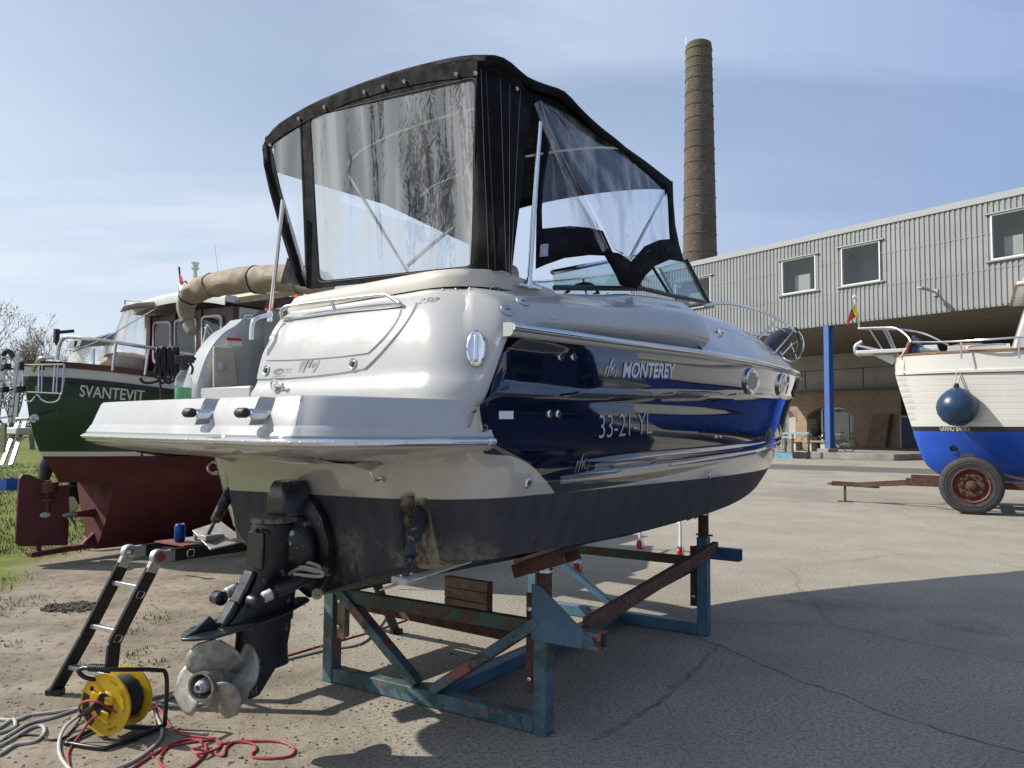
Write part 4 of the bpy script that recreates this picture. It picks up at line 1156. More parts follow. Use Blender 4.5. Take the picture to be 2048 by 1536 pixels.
# ---- bow rail with anchor and hose
def br(px, py, y): return BO.P(px, py, y=y)
top_s = [br(1410, 611, -.93), br(1450, 607, -.90), br(1500, 616, -.80), br(1545, 632, -.62), br(1575, 648, -.42), br(1592, 664, -.22)]
rl = MB(); rl.tube(spline(top_s, 6), 0.0125, 10)
def mirror(p): return Vector((p.x, -p.y, p.z))
rl.tube(spline([mirror(p) for p in top_s], 6), 0.0125, 10)
rl.tube(spline([top_s[-1], Vector((top_s[-1].x + .10, 0, top_s[-1].z)), mirror(top_s[-1])], 5), 0.0125, 10)
rail_o = rl.build('bow_rail', 'chrome', boat, smooth=True)
for a, b__ in (((1558, 634), (1522, 672)), ((1588, 660), (1555, 700))):
    k = MB(); A1 = br(*a, -.56 if a[0] < 1570 else -.26); 
    p, n = hit(f_t, *b__)
    if p is None: p = A1 + Vector((-.15, -.08, -.3))
    k.tube([A1, p], 0.010, 8); k.tube([mirror(A1), mirror(p)], 0.010, 8); k.build('stanchion', 'chrome', rail_o, smooth=True)
k = MB(); lowr = [br(1530, 668, -.50), br(1545, 652, -.40), br(1565, 660, -.3), br(1580, 668, -.2)]
k.tube(spline(lowr, 5), 0.008, 8); k.tube(spline([mirror(p) for p in lowr], 5), 0.008, 8); k.tube([br(1570, 664, -.25), br(1553, 695, -.3)], .006, 6); k.build('lower_rail', 'chrome', rail_o, smooth=True)
# rolled black cover lashed inside the pulpit, with its dark hose loop
bc = MB(); c1 = br(1538, 694, -.28); c2 = br(1572, 672, -.16)
bc.tube([c1 + (c1 - c2) * .25, c1, c1.lerp(c2, .5), c2, c2 + (c2 - c1) * .2], [0.02, 0.085, 0.12, 0.10, 0.03], 14); 
bco = tag(bc.build('rolled_cover', simple('dark_blue_cover', (0.012, 0.018, 0.035), 0.6, var=.2), None, smooth=60), 'dark rolled cover lashed inside the chrome bow rail of the navy cruiser', 'cover')
bco.matrix_world = BO.M
hs = MB(); hc = br(1583, 690, -.12); hs.tube([hc + Vector((0.10 * cos(a) * .5, -0.13 * cos(a), 0.20 * sin(a))) for a in [k_ * pi / 12 for k_ in range(24)]], 0.009, 8, closed=True)
for a in (.4, 1.4, 2.6, 3.8, 5.2): hs.tube([hc, hc + Vector((0.10 * cos(a) * .5, -0.13 * cos(a), 0.20 * sin(a)))], .006, 6)
hso = tag(hs.build('fender_basket', 'chrome', None, smooth=True), 'round wire fender basket hanging at the tip of the bow rail', 'fender basket'); hso.matrix_world = BO.M
hs = MB(); hs.tube(spline([br(1589, 662, -.2), br(1597, 675, -.2), br(1594, 700, -.2), br(1580, 713, -.2), br(1566, 712, -.2)], 6), 0.012, 8); hs.sphere(br(1590, 661, -.2), .04, 10, 8)
hso = tag(hs.build('black_rope', 'rubber', None, smooth=True), 'thick black rope loop knotted at the tip of the bow rail', 'rope'); hso.matrix_world = BO.M

# ---- sterndrive
M['drive'] = simple('worn_black_drive', (0.010, 0.012, 0.016), 0.38, var=0.3, vs=9, col2=(0.20, 0.185, 0.15), spots=(0.60, 0.66), bmp=0.6, bs=28)
M['drive_clean'] = simple('clean_black_drive', (0.010, 0.013, 0.020), 0.30, coat=0.3, var=0.2, vs=10, col2=(0.15, 0.15, 0.14), spots=(0.70, 0.76))
M['prop'] = simple('dull_propeller', (0.27, 0.265, 0.23), 0.5, 0.35, var=0.28, vs=22, bmp=0.25, bs=70, col2=(0.20, 0.19, 0.15), spots=(0.55, 0.75))
M['anode'] = simple('pitted_anode', (0.45, 0.45, 0.46), 0.6, 0.3, var=0.3, vs=60, bmp=0.6, bs=110)
drive = None
def DX(px, py, y): return BO.P(px, py, y=y)
YD = -0.03
def solid(sections, name, mat, parent, sm=45, bev=0.0):
    """loft of [(centre, half-width list)...]: each section = list of 3D points, equal counts"""
    mb = MB(); n = len(sections[0]); mb.grid([list(s_) for s_ in sections], True)
    mb.face(range(n)); mb.face([(len(sections) - 1) * n + k for k in range(n)][::-1]); return mb.build(name, mat, parent, smooth=sm, bevel=bev)
def ring_xy(cx, cy, z, lx, ly, n=20, k=2.6, tail=0.0):
    out = []
    for i in range(n):
        a = 2 * pi * i / n; ca, sa = cos(a), sin(a)
        out.append(Vector((cx + lx * math.copysign(abs(ca) ** (2 / k), ca) + tail * (ca < 0) * abs(ca) * -1, cy + ly * math.copysign(abs(sa) ** (2 / k), sa), z)))
    return out
# transom shield and bellhousing
xs0 = 0.0
sh = MB(); out_ = [(-.20, 1.27), (-.13, 1.36), (.13, 1.36), (.20, 1.27), (.24, 1.12), (.21, .93), (.12, .83), (-.12, .83), (-.21, .93), (-.24, 1.12)]
rws = []
for s_, h in ((1.0, 0.0), (1.0, -.045), (.86, -.075), (.62, -.085)):
    r_ = [Vector((xt(z) - .055 + h, YD + y * s_, 1.09 + (z - 1.09) * s_)) for y, z in out_]; rws.append(r_ + [r_[0]])
sh.grid(rws); sh.face([len(sh.v) - 11 + k for k in range(10)]); gim = sh.build('transom_shield', 'drive', boat, smooth=40)
cap_pts = [(-.17, 1.36, .085, .10), (-.19, 1.40, .080, .085), (-.20, 1.50, .07, .065), (-.17, 1.515, .05, .055)]
cap_o = solid([[Vector((-.08 + a, YD + b__ * s2, z)) for a, b__ in ((-dxx, -1), (-dxx * .8, -1.15), (.08, -1.25), (.08, 1.25), (-dxx * .8, 1.15), (-dxx, 1)) for s2 in (wd,)] for dxx, z, wd in ((.13, 1.26, .085), (.14, 1.36, .075), (.13, 1.44, .062), (.10, 1.475, .050))], 'gimbal_cap', 'drive_clean', boat, bev=0.012)
drv = MB()
# upper drive housing
def loc_y(px, py): return DX(px, py, YD)
up_secs = []
for z, xf, xb, ly in ((1.245, -.30, -.12, .07), (1.235, -.345, -.06, .10), (1.20, -.36, -.04, .108), (1.12, -.365, -.02, .10), (1.02, -.375, -.0, .085), (0.92, -.40, -.02, .07), (0.82, -.46, -.04, .062), (0.74, -.54, -.05, .055), (0.66, -.66, -.05, .05)):
    up_secs.append(ring_xy((xf + xb) / 2, YD, z, (xb - xf) / 2, ly, 24, 3.2))
dr_o = solid(up_secs[::-1], 'outdrive', 'drive', boat, 40)
k = MB(); k.lathe([(.19, 0), (.20, .05), (.17, .11), (.12, .16)], (-.04, YD, 1.10), (-1, 0, -.05), 26); k.build('bellows_housing', 'drive', dr_o, smooth=40)
k = MB(); k.prism([(-.372, YD - .065, 1.19), (-.385, YD - .075, .98), (-.385, YD + .075, .98), (-.372, YD + .065, 1.19)], (.02, 0, 0)); k.build('cover_plate', 'drive_clean', dr_o, bevel=0.008)
k = MB(); k.beam((-.40, YD, .97), (-.52, YD, .80), .085, .035, (1, 0, 0)); k.beam((-.52, YD, .81), (-.62, YD, .69), .07, .05, (1, 0, 0)); k.build('cowl_spine', 'drive_clean', dr_o, bevel=0.01)
k = MB()
rws = [ring_xy(-.205, YD, z, lx, ly, 24, 3.0) for z, lx, ly in ((1.238, .165, .112), (1.262, .16, .107), (1.272, .14, .092))]
k.grid(rws, True); k.face([48 + i for i in range(24)]); k.build('top_cover', simple('worn_grey_cover', (0.15, 0.14, 0.12), 0.6, var=.3, vs=12, col2=(0.02, 0.02, 0.022), spots=(0.52, 0.6), bmp=.4), dr_o, smooth=40)
for px, py, s_ in ((584, 1067, 1), (583, 1087, 1), (527, 1061, .7), (515, 1061, .7), (535, 1064, .7)):
    p = DX(px, py, YD - .115) if px > 550 else BO.P(px, py, x=-.25)
    k = MB(); k.lathe([(.016 * s_, 0), (.014 * s_, .010), (.006, .014)], p, (-.35, -1, 0) if px > 550 else (-1, -.2, 0), 8); k.build('bolt', 'anode' if px > 550 else 'blackpaint', dr_o, smooth=40)
# trim rams
for sgn, (pp, qq) in ((-1, ((640, 1150), (510, 1203))), (1, ((600, 1140), (437, 1196)))):
    y_ = YD + sgn * .15; a = Vector((-.02, YD + sgn * .17, .90)); b__ = BO.P(*qq, y=YD + sgn * .12) 
    d = b__ - a; k = MB(); k.tube([a, a + d * .06, a + d * .10, a + d * .62, a + d * .66], [.022, .028, .034, .034, .024], 14); k.tube([a + d * .64, a + d * .88], .013, 10)
    rm = k.build('trim_ram', 'drive', boat, smooth=45)
    k = MB(); k.tube([a + d * .72, a + d * .74, a + d * .86, a + d * .88], [.020, .028, .028, .022], 14); k.build('ram_sleeve', 'anode', rm, smooth=45)
    k = MB(); k.tube([b__ + Vector((0, sgn * -.035, 0)), b__ + Vector((0, sgn * -.03, 0)), b__ + Vector((0, sgn * .03, 0)), b__ + Vector((0, sgn * .04, 0))], [.022, .034, .034, .024], 16); k.build('ram_end', 'drive_clean', rm, smooth=45)
k = MB(); k.tube(spline([(-.05, -.10, .93), (-.07, -.17, .965), (-.04, -.26, .95), (-.05, -.27, .925), (-.09, -.18, .935), (-.10, -.10, .90)], 6), .010, 8)
k.tube(spline([(-.05, -.10, .91), (-.09, -.19, .945), (-.05, -.29, .93), (-.05, -.29, .905), (-.12, -.17, .91)], 6), .009, 8); k.build('hydraulic_hose', simple('cream_hose', (0.36, 0.34, 0.28), .5), boat, smooth=True)
k = MB(); k.lathe([(.028, 0), (.030, .012), (.014, .014), (.012, .004)], BO.P(634, 1187, y=-.09), (-.5, -1, 0), 16); k.build('flush_port', simple('cream_ring', (.42, .38, .27), .5), boat, smooth=45)
# lower unit
SQ = [gim, cap_o, dr_o, *[c for c in dr_o.children if c.name.split('.')[0] != 'bolt']]
CP = [(-.90, 0, .655), (-.86, .06, .66), (-.75, .12, .668), (-.50, .135, .69), (-.2, .11, .715), (.06, .05, .745), (.08, 0, .75)]
mb = MB(); oo = []
ls = [Vector((x, YD + y, z)) for x, y, z in CP] + [Vector((x, YD - y, z)) for x, y, z in CP[::-1][1:-1]]
c_up = [p + Vector((0, 0, .016)) for p in ls]
mb.grid([ls + [ls[0]], c_up + [c_up[0]]]); mb.face(range(len(ls) + 1, len(ls) + 1 + len(ls)))
mb.face(list(range(len(ls)))[::-1]); cp = mb.build('cavitation_plate', 'drive_clean', boat, bevel=0.004)
k = MB(); k.prism([(-.885, YD, .67), (-.80, YD, .70), (-.70, YD, .76), (-.62, YD, .69)], (0, .03, 0)); k.build('steering_stop', 'drive_clean', cp, bevel=0.006)
low = []
for z, xf, xb, ly in ((.69, -.50, -.06, .055), (.62, -.50, -.06, .050), (.54, -.51, -.08, .042), (.48, -.54, -.08, .050), (.44, -.60, -.07, .062)):
    low.append(ring_xy((xf + xb) / 2, YD, z, (xb - xf) / 2, ly, 24, 2.2))
lu = solid(low, 'lower_unit', 'drive', boat, 45)
TC = Vector((-.22, .03, .475))
SQ += [cp, *cp.children, lu]
for o_ in SQ:
    for v_ in o_.data.vertices:
        v_.co.x *= 0.69
        if v_.co.z > .66: v_.co.z = .66 + (v_.co.z - .66) * .87
HCx = BO.P(416, 1366, y=-.12)
AX = (HCx - TC).normalized()
k = MB(); k.lathe([(.004, -.24), (.03, -.21), (.055, -.14), (.066, -.04), (.068, .06), (.068, .14), (.064, .21)], TC, AX, 26); k.build('gear_torpedo', simple('scuffed_torpedo', (0.26, 0.25, 0.20), .6, .2, var=.2, vs=15, col2=(.02, .02, .022), spots=(.5, .56), bmp=.3), boat, smooth=50)
k = MB(); k.prism([TC + Vector((.18, 0, -.03)), TC + Vector((.05, 0, -.06)), TC + Vector((-.12, 0, -.06)), TC + Vector((-.06, 0, -.17)), TC + Vector((.0, 0, -.20)), TC + Vector((.05, 0, -.19))], (0, .016, 0)); k.build('skeg', 'drive', boat, bevel=0.005)
def propeller(c, ax, R, nb, hubr, rot, twist, name, hub_len=.10):
    u, w = _perp(ax); pr = MB()
    pr.lathe([(hubr * .9, -hub_len * .5), (hubr, 0), (hubr * 1.06, hub_len * .45), (hubr * 1.12, hub_len * .6), (hubr * .95, hub_len * .6), (hubr * .9, .0)], c, ax, 28, cap=False)
    po_ = pr.build(name, 'prop', boat, smooth=50)
    for b_i in range(nb):
        th = rot + 2 * pi * b_i / nb; rad = u * cos(th) + w * sin(th); tan = ax.cross(rad)
        bl = MB(); rows = []
        for i in range(13):
            f_ = i / 12; r = lerp(hubr * .85, R, f_); wd = R * (0.22 + .60 * sin(pi * min(1, .10 + .62 * f_)) ** .9) * (1 - f_ ** 7) ** .5 * .98
            if i == 12: wd = R * .06
            pit = radians(lerp(42, 14, f_)) * twist; row = []
            for j in range(9):
                g_ = -1 + 2 * j / 8
                sw_ = -.22 * R * f_ * f_ * twist
                q_ = c + rad * (r * cos(g_ * wd / (r + .02) * cos(pit))) + tan * (r * sin(g_ * wd / (r + .02) * cos(pit)) - sw_ * 0) + ax * (g_ * wd * sin(pit) + .015 * (1 - g_ * g_) + .05 * R * f_)
                row.append(q_)
            rows.append(row)
        bl.grid(rows); bl.build('blade', 'prop', po_, smooth=70, thick=.005)
    return po_
HC = HCx
ax0 = (HC - TC).normalized()
ax0 = AX
propeller(HC - ax0 * .03, ax0, .198, 3, .060, 0.35, 1, 'rear_propeller', .14)
propeller(HC - ax0 * .15, ax0, .190, 3, .058, 1.35, -1, 'front_propeller', .09)
k = MB(); k.lathe([(.036, -.02), (.034, .03), (.026, .06), (.018, .075), (.014, .075), (.013, .05)], HC + ax0 * .0, ax0, 20); k.build('prop_nut', 'anode', boat, smooth=45)

# ================================================================== CRADLE
gN, gL, gF = G(1087, 1467), G(663, 1361), G(1408, 1270)
gFL = gL + (gF - gN)
M['steelblue'] = simple('flaking_blue_paint', (0.055, 0.135, 0.20), 0.5, var=0.25, vs=6, col2=(0.11, 0.055, 0.035), spots=(0.60, 0.63), bmp=0.5, bs=25)
m, nt, N, L, b = nodes_of('layered_flaking_paint'); v = tex(nt)
lay1 = rng(nt, nz(nt, v, 5, 9, .62, .4), .50, .515); lay2 = rng(nt, nz(nt, v, 3.3, 9, .66, .5), .56, .57); lay3 = rng(nt, nz(nt, v, 7.5, 9, .68), .62, .64)
c = rgb(nt, rng(nt, nz(nt, v, 11, 5), .3, .7), (0.055, 0.105, 0.135), (0.095, 0.165, 0.20))
c = rgb(nt, lay1, c, (0.045, 0.085, 0.075)); c = rgb(nt, lay2, c, (0.27, 0.10, 0.075)); c = rgb(nt, lay3, c, (0.055, 0.028, 0.018))
worn(nt, N, L, c, b); b.inputs['Roughness'].default_value = .55
bump(nt, mth(nt, 'ADD', mth(nt, 'ADD', lay1, lay2), mth(nt, 'ADD', lay3, mth(nt, 'MULTIPLY', nz(nt, v, 50, 5), .4))), .5, .002, b); M['flake'] = m
M['rust'] = simple('rusty_steel', (0.085, 0.042, 0.028), 0.8, var=.35, vs=14, bmp=.6, bs=45, col2=(0.17, 0.085, 0.05), spots=(.55, .7))
M['rustgreen'] = simple('rusty_green_beam', (0.05, 0.085, 0.065), 0.65, var=.3, vs=5, bmp=.5, bs=35, col2=(0.10, 0.05, 0.035), spots=(.50, .56))
M['wood'] = simple('rough_timber', (0.30, 0.22, 0.13), .8, var=.3, vs=12, bmp=.5, bs=40)
eL = (gL - gN).normalized(); eF = (gF - gN).normalized()
m, nt, N, L, b = nodes_of('blue_steel_paint'); v = tex(nt)
c = rgb(nt, rng(nt, nz(nt, v, 4, 5), .3, .7), (0.045, 0.115, 0.185), (0.075, 0.165, 0.24))
c = rgb(nt, rng(nt, nz(nt, v, 6, 9, .65), .62, .64), c, (0.10, 0.05, 0.032)); worn(nt, N, L, c, b); b.inputs['Roughness'].default_value = .5
bump(nt, nz(nt, v, 30, 5), .3, .002, b); M['steelblue'] = m
CF = Frame(gN.x, gN.y, atan2(eF.x, eF.y))
cradle = thing('boat_cradle', 'blue and rusty steel cradle carrying the white and navy motor cruiser', 'boat cradle', CF)
def cbeam(a, b__, w, h, name, mat, up=(0, 0, 1), par=cradle, bev=.004):
    mb = MB(); mb.beam(a, b__, w, h, up); return mb.build(name, mat, par, bevel=bev, space=CF)
UZ = Vector((0, 0, 1)); sec = 0.085
def CP_(base, z): return base + UZ * z
for base, nm, top in ((gN, 'near', .93), (gL, 'left', .60), (gF, 'far', .93), (gFL, 'farleft', .80)):
    cbeam(CP_(base, 0), CP_(base, .66 if nm != 'far' else .78), sec, sec, 'upright', 'flake' if nm in ('near', 'left') else 'steelblue', up=eF)
mid_n = gN.lerp(gL, .48); mid_f = gF.lerp(gFL, .48)
cbeam(CP_(gN, .05) + eL * .045, CP_(gL, .05) - eL * .045, sec * .95, .09, 'base_beam', 'flake')
cbeam(CP_(gF, .05) + eL * .045, CP_(gFL, .05) - eL * .045, sec * .95, .09, 'base_beam', 'steelblue')
cbeam(CP_(mid_n, .052) + eF * .05, CP_(mid_f, .052) - eF * .05, sec, .08, 'spine_beam', 'steelblue')
cbeam(CP_(gL, .56) - eL * .03, CP_(gN, .56) + eL * .05, .05, .08, 'cross_beam', 'rustgreen')
cbeam(CP_(gFL, .58) - eL * .03, CP_(gF, .58) + eL * .05, .05, .07, 'cross_beam', 'rustgreen')
cbeam(CP_(gL, .58) - eF * .0 + eF * .05, CP_(gFL, .58) - eF * .05, .05, .07, 'side_beam', 'rustgreen')
# V braces in front of the near frame
off = -eF * .012
cbeam(CP_(gL, .62) + off - eL * .04, CP_(mid_n, .11) + off + eL * .10, .06, .07, 'brace', 'flake', up=eF)
cbeam(CP_(mid_n, .10) + off - eL * .02, CP_(gN, .60) + off + eL * .02, .06, .085, 'brace', 'flake', up=eF)
cbeam(CP_(gFL, .62), CP_(mid_f, .11), .055, .055, 'brace', 'steelblue', up=eF)
cbeam(CP_(gF, .58), CP_(mid_f, .11), .055, .055, 'brace', 'rustgreen', up=eF)
# gusset plates on the near upright
g = MB(); g.prism([CP_(gN, .80) - eF * .05, CP_(gN, .60) - eF * .05 - eL * .26, CP_(gN, .50) - eF * .05 - eL * .26, CP_(gN, .50) - eF * .05 + eL * .05, CP_(gN, .80) - eF * .05 + eL * .05], eF * .008); g.build('gusset', 'steelblue', cradle, space=CF, bevel=.002)
def hollow(a, b__, s_, name, mat):
    """square tube with an open end"""
    a, b__ = Vector(a), Vector(b__); d = (b__ - a).normalized(); u, w = UZ, d.cross(UZ).normalized(); mb = MB(); t = .006; h = s_ / 2
    def rr(c, r): return [c + u * (sa * r) + w * (sb * r) for sa, sb in ((1, 1), (1, -1), (-1, -1), (-1, 1))]
    q_ = [rr(a, h), rr(b__, h), rr(b__, h - t), rr(b__ - d * .15, h - t)]
    mb.grid(q_, True); mb.face([12 + i for i in range(4)]); return mb.build(name, mat, cradle, space=CF)
hollow(CP_(gN, .545) - eL * .05, CP_(gN, .545) - eL * .36, .09, 'outrigger', 'flake')
hollow(CP_(gF, .66) - eL * .05, CP_(gF, .66) - eL * .30, .09, 'outrigger', simple('blue_stub', (.02, .06, .16), .45, var=.2))
cbeam(CP_(gN, .60) - eL * .24 + eF * .03, CP_(gF, .71) - eL * .10 , .045, .085, 'long_beam', 'rust')
# screw posts and pads
for base, zt, tip in ((gN, .965, 0), (gF, 1.06, 1)):
    mb = MB(); z0 = .64 if not tip else .76
    mb.tube([CP_(base, z0), CP_(base, zt - .09)], .042, 16); mb.build('jack_tube', 'rust', cradle, smooth=40, space=CF)
    mb = MB(); mb.tube([CP_(base, zt - .10), CP_(base, zt - .085), CP_(base, zt - .085), CP_(base, zt - .05)], [.05, .05, .032, .032], 12); mb.build('jack_nut', 'steel', cradle, smooth=40, space=CF)
    mb = MB(); mb.tube([CP_(base, z0 + .04) + eL * .05 - eF * .03, CP_(base, z0 + .04) - eL * .09 - eF * .03], .008, 8); mb.build('locking_pin', 'steel', cradle, smooth=True, space=CF)
def fpad(base, z, yaw, L_, tilt):
    mb = MB(); d = (-eL * cos(tilt) + UZ * sin(tilt)); n = Vector((0, 0, 1)) * cos(tilt) + eL * sin(tilt)
    c_ = CP_(base, z); mb.beam(c_ - d * L_ * .5, c_ + d * L_ * .5, .17, .02, n)
    for s_ in (-1, 1): mb.beam(c_ - d * L_ * .5 + eF * s_ * .08 - n * .035, c_ + d * L_ * .5 + eF * s_ * .08 - n * .035, .012, .06, n)
    o = mb.build('pad_channel', 'rust' if base is gN else 'blackpaint', cradle, space=CF, bevel=.002)
    mb = MB(); mb.beam(c_ - d * L_ * .45 + n * .022, c_ + d * L_ * .45 + n * .022, .15, .02, n); mb.build('pad_timber', 'wood', o, space=CF)
fpad(gN, .945, 0, .34, radians(20)); fpad(gF, 1.035, 0, .30, radians(27)); 
# rusty angle irons clamped inside the uprights
for base, z0, z1, mt in ((gN, .20, .74, 'rust'), (gL, .28, .60, 'wood'), (gF, .22, .70, 'rust')):
    mb = MB(); o2 = eL * .075 if base is not gL else -eL * .075
    mb.beam(CP_(base, z0) + o2, CP_(base, z1) + o2, .012, .07, eL); mb.beam(CP_(base, z0) + o2 + eF * .035 - eL * 0, CP_(base, z1) + o2 + eF * .035, .07, .012, eL); mb.build('angle_iron', mt, cradle, space=CF)
    for zz in (z0 + .08, z1 - .08):
        mb = MB(); mb.lathe([(.014, 0), (.014, .01), (.008, .012)], CP_(base, zz) + o2 - eF * .02, -eF, 6); mb.build('bolt', 'steel', cradle, space=CF)
# timber block under the keel
kb = gL.lerp(gN, .42) + (gFL - gL) * .42
blk = thing('keel_block', 'weathered timber block with a red end under the keel of the raised cruiser', 'wooden block', Frame(*W(858, 1190, 5.6).xy, radians(36)))
BF = Frame(*W(858, 1190, 5.6).xy, radians(36))
c0 = BO.w(1.35, 0.02, 0)
BF = Frame(c0.x, c0.y, radians(36)); blk.matrix_world = BF.M
for i in range(4):
    mb = MB(); mb.box((0, 0, .62 - .07 * i), (.05, .36, .066)); mb.build('timber', 'wood', blk, bevel=.004)
mb = MB(); mb.box((0, -.19, .515), (.035, .012, .28)); mb.build('red_board', simple('dull_red', (.22, .02, .02), .6), blk, bevel=.002)
mb = MB(); mb.box((0, .3, .345), (.08, 1.3, .06)); mb.build('support_beam', 'rust', blk)

# ================================================================== GROUND
m, nt, N, L, b = nodes_of('yard_ground'); v = tex(nt); sp = N.new('ShaderNodeSeparateXYZ'); L.new(v, sp.inputs[0]); X, Yc, Z = sp.outputs
wob = mth(nt, 'MULTIPLY', mth(nt, 'SUBTRACT', nz(nt, v, .8, 6, .6), .5), 2.2)
# dirt lies left of a line running away to the left
edge_d = mth(nt, 'ADD', mth(nt, 'MULTIPLY_ADD', Yc, 0.32, X), wob)
m_asph = rng(nt, edge_d, -0.35, 0.75)
fine = nz(nt, v, 42, 5, .85); grit = nz(nt, v, 130, 3, .8)
asph = rgb(nt, rng(nt, nz(nt, v, .9, 6, .6), .3, .7), (0.31, 0.278, 0.222), (0.40, 0.362, 0.295))
asph = rgb(nt, rng(nt, fine, .46, .60), asph, (0.16, 0.148, 0.128))
asph = rgb(nt, rng(nt, grit, .58, .66, 0, .8), asph, (0.11, 0.104, 0.095))
asph = rgb(nt, rng(nt, nz(nt, v, 95, 3, .8), .58, .66), asph, (0.50, 0.47, 0.41))
asph = rgb(nt, mth(nt, 'MULTIPLY', rng(nt, nz(nt, v, .45, 7, .65, .5), .56, .72), .55), asph, (0.095, 0.09, 0.08))
vor = N.new('ShaderNodeTexVoronoi'); vor.feature = 'DISTANCE_TO_EDGE'; vor.inputs['Scale'].default_value = .33
wv = N.new('ShaderNodeMix'); wv.data_type = 'VECTOR'; wv.inputs['Factor'].default_value = .22
nn_ = N.new('ShaderNodeTexNoise'); nn_.inputs['Scale'].default_value = 1.3; nn_.inputs['Detail'].default_value = 6; L.new(v, nn_.inputs['Vector'])
L.new(v, wv.inputs['A']); L.new(nn_.outputs['Color'], wv.inputs['B']); L.new(wv.outputs['Result'], vor.inputs['Vector'])
crack = mth(nt, 'MULTIPLY', rng(nt, vor.outputs['Distance'], .010, .0), rng(nt, nz(nt, v, .5, 3), .45, .6))
asph = rgb(nt, mth(nt, 'MULTIPLY', crack, .28), asph, (0.04, 0.037, 0.032))
asph = rgb(nt, mth(nt, 'MULTIPLY', rng(nt, nz(nt, v, .16, 5, .6, .8), .54, .66), .30), asph, (0.12, 0.115, 0.105))
asph = rgb(nt, mth(nt, 'MULTIPLY', rng(nt, nz(nt, v, 1.7, 4, .6, .6), .70, .76), .7), asph, (0.06, 0.058, 0.055))
# a band of darker patch tarmac by the hall
ln = mth(nt, 'MULTIPLY_ADD', X, 0.60, Yc); lnw = mth(nt, 'ADD', ln, mth(nt, 'MULTIPLY', nz(nt, v, .05, 2), 1.0))
asph = rgb(nt, mth(nt, 'MULTIPLY', mth(nt, 'MULTIPLY', rng(nt, lnw, 39.5, 39.9), rng(nt, lnw, 45.5, 45.0)), .8), asph, (0.085, 0.085, 0.085))
dirt = rgb(nt, rng(nt, nz(nt, v, 1.6, 8, .65), .3, .7), (0.17, 0.143, 0.11), (0.325, 0.28, 0.218))
dirt = rgb(nt, rng(nt, nz(nt, v, 12, 8, .7), .52, .68), dirt, (0.085, 0.068, 0.05))
dirt = rgb(nt, rng(nt, nz(nt, v, 70, 3, .7), .6, .72), dirt, (0.36, 0.32, 0.26))
gcol = rgb(nt, rng(nt, nz(nt, v, 2.2, 8, .7), .3, .7), (0.09, 0.115, 0.022), (0.19, 0.215, 0.05))
gcol = rgb(nt, rng(nt, nz(nt, v, 40, 3, .7), .5, .7), gcol, (0.04, 0.05, 0.015))
edge_g = mth(nt, 'ADD', mth(nt, 'MULTIPLY_ADD', Yc, -0.30, mth(nt, 'MULTIPLY', X, -1)), mth(nt, 'MULTIPLY', wob, .7))
far_g = rng(nt, mth(nt, 'ADD', mth(nt, 'MULTIPLY_ADD', X, 0.5, Yc), wob), 13.5, 15.5)
m_grass = mth(nt, 'MAXIMUM', mth(nt, 'MULTIPLY', rng(nt, edge_g, 2.5, 3.1), rng(nt, Yc, 4.0, 5.5)), mth(nt, 'MULTIPLY', far_g, rng(nt, X, -3.0, -5.0)))
patchy = mth(nt, 'MULTIPLY', rng(nt, nz(nt, v, 1.1, 8, .7), .60, .68), .6)
c = rgb(nt, mth(nt, 'MAXIMUM', m_grass, patchy), dirt, gcol)
c = rgb(nt, m_asph, c, asph)
L.new(c, b.inputs['Base Color']); b.inputs['Roughness'].default_value = .93; b.inputs['Specular IOR Level'].default_value = .2
rough_h = mth(nt, 'MULTIPLY', mth(nt, 'SUBTRACT', 1.0, m_asph), mth(nt, 'ADD', mth(nt, 'MULTIPLY', nz(nt, v, 9, 8, .7), 1.6), mth(nt, 'MULTIPLY', nz(nt, v, 1.4, 5, .6), 4)))
bump(nt, mth(nt, 'ADD', mth(nt, 'ADD', mth(nt, 'MULTIPLY', fine, .5), mth(nt, 'MULTIPLY', grit, .2)), rough_h), .75, .010, b); M['ground'] = m
mb = MB(); S_g = [-700, -60, -20, 0, 20, 60, 700]; T_g = [-300, -20, 0, 15, 40, 120, 1200]
mb.grid([[(x, y, 0) for x in S_g] for y in T_g])
gnd = tag(mb.build('ground', 'ground', None), kind='structure')
M['tar'] = simple('crack_filler', (.19, .175, .15), .9, var=.4, vs=9)
random.seed(9)
for pxs, wd in ([(1430, 1288), (1500, 1318), (1600, 1362), (1700, 1395), (1780, 1430), (1860, 1452), (1950, 1480), (2080, 1512)], .016), ([(1440, 1288), (1400, 1330), (1360, 1365), (1310, 1410), (1250, 1445), (1190, 1482)], .045), ([(1300, 1240), (1360, 1262), (1430, 1288)], .012):
    c_ = spline([G(*q_) for q_ in pxs], 14); mb = MB(); rws = []
    for i, p in enumerate(c_):
        d = (c_[min(i + 1, len(c_) - 1)] - c_[max(i - 1, 0)]).normalized(); n_ = Vector((-d.y, d.x, 0)); j = Vector((noise.noise(p * 9), noise.noise(p * 9 + Vector((5, 5, 0))), 0)) * .035
        w_ = wd * (.35 + abs(noise.noise(p * 6)) * 1.6) * .5; rws.append([p + j + n_ * w_ + Vector((0, 0, .003)), p + j - n_ * w_ + Vector((0, 0, .003))])
    mb.grid(rws); tag(mb.build('ground_crack', 'tar', None, fix=False), kind='structure')
random.seed(4)
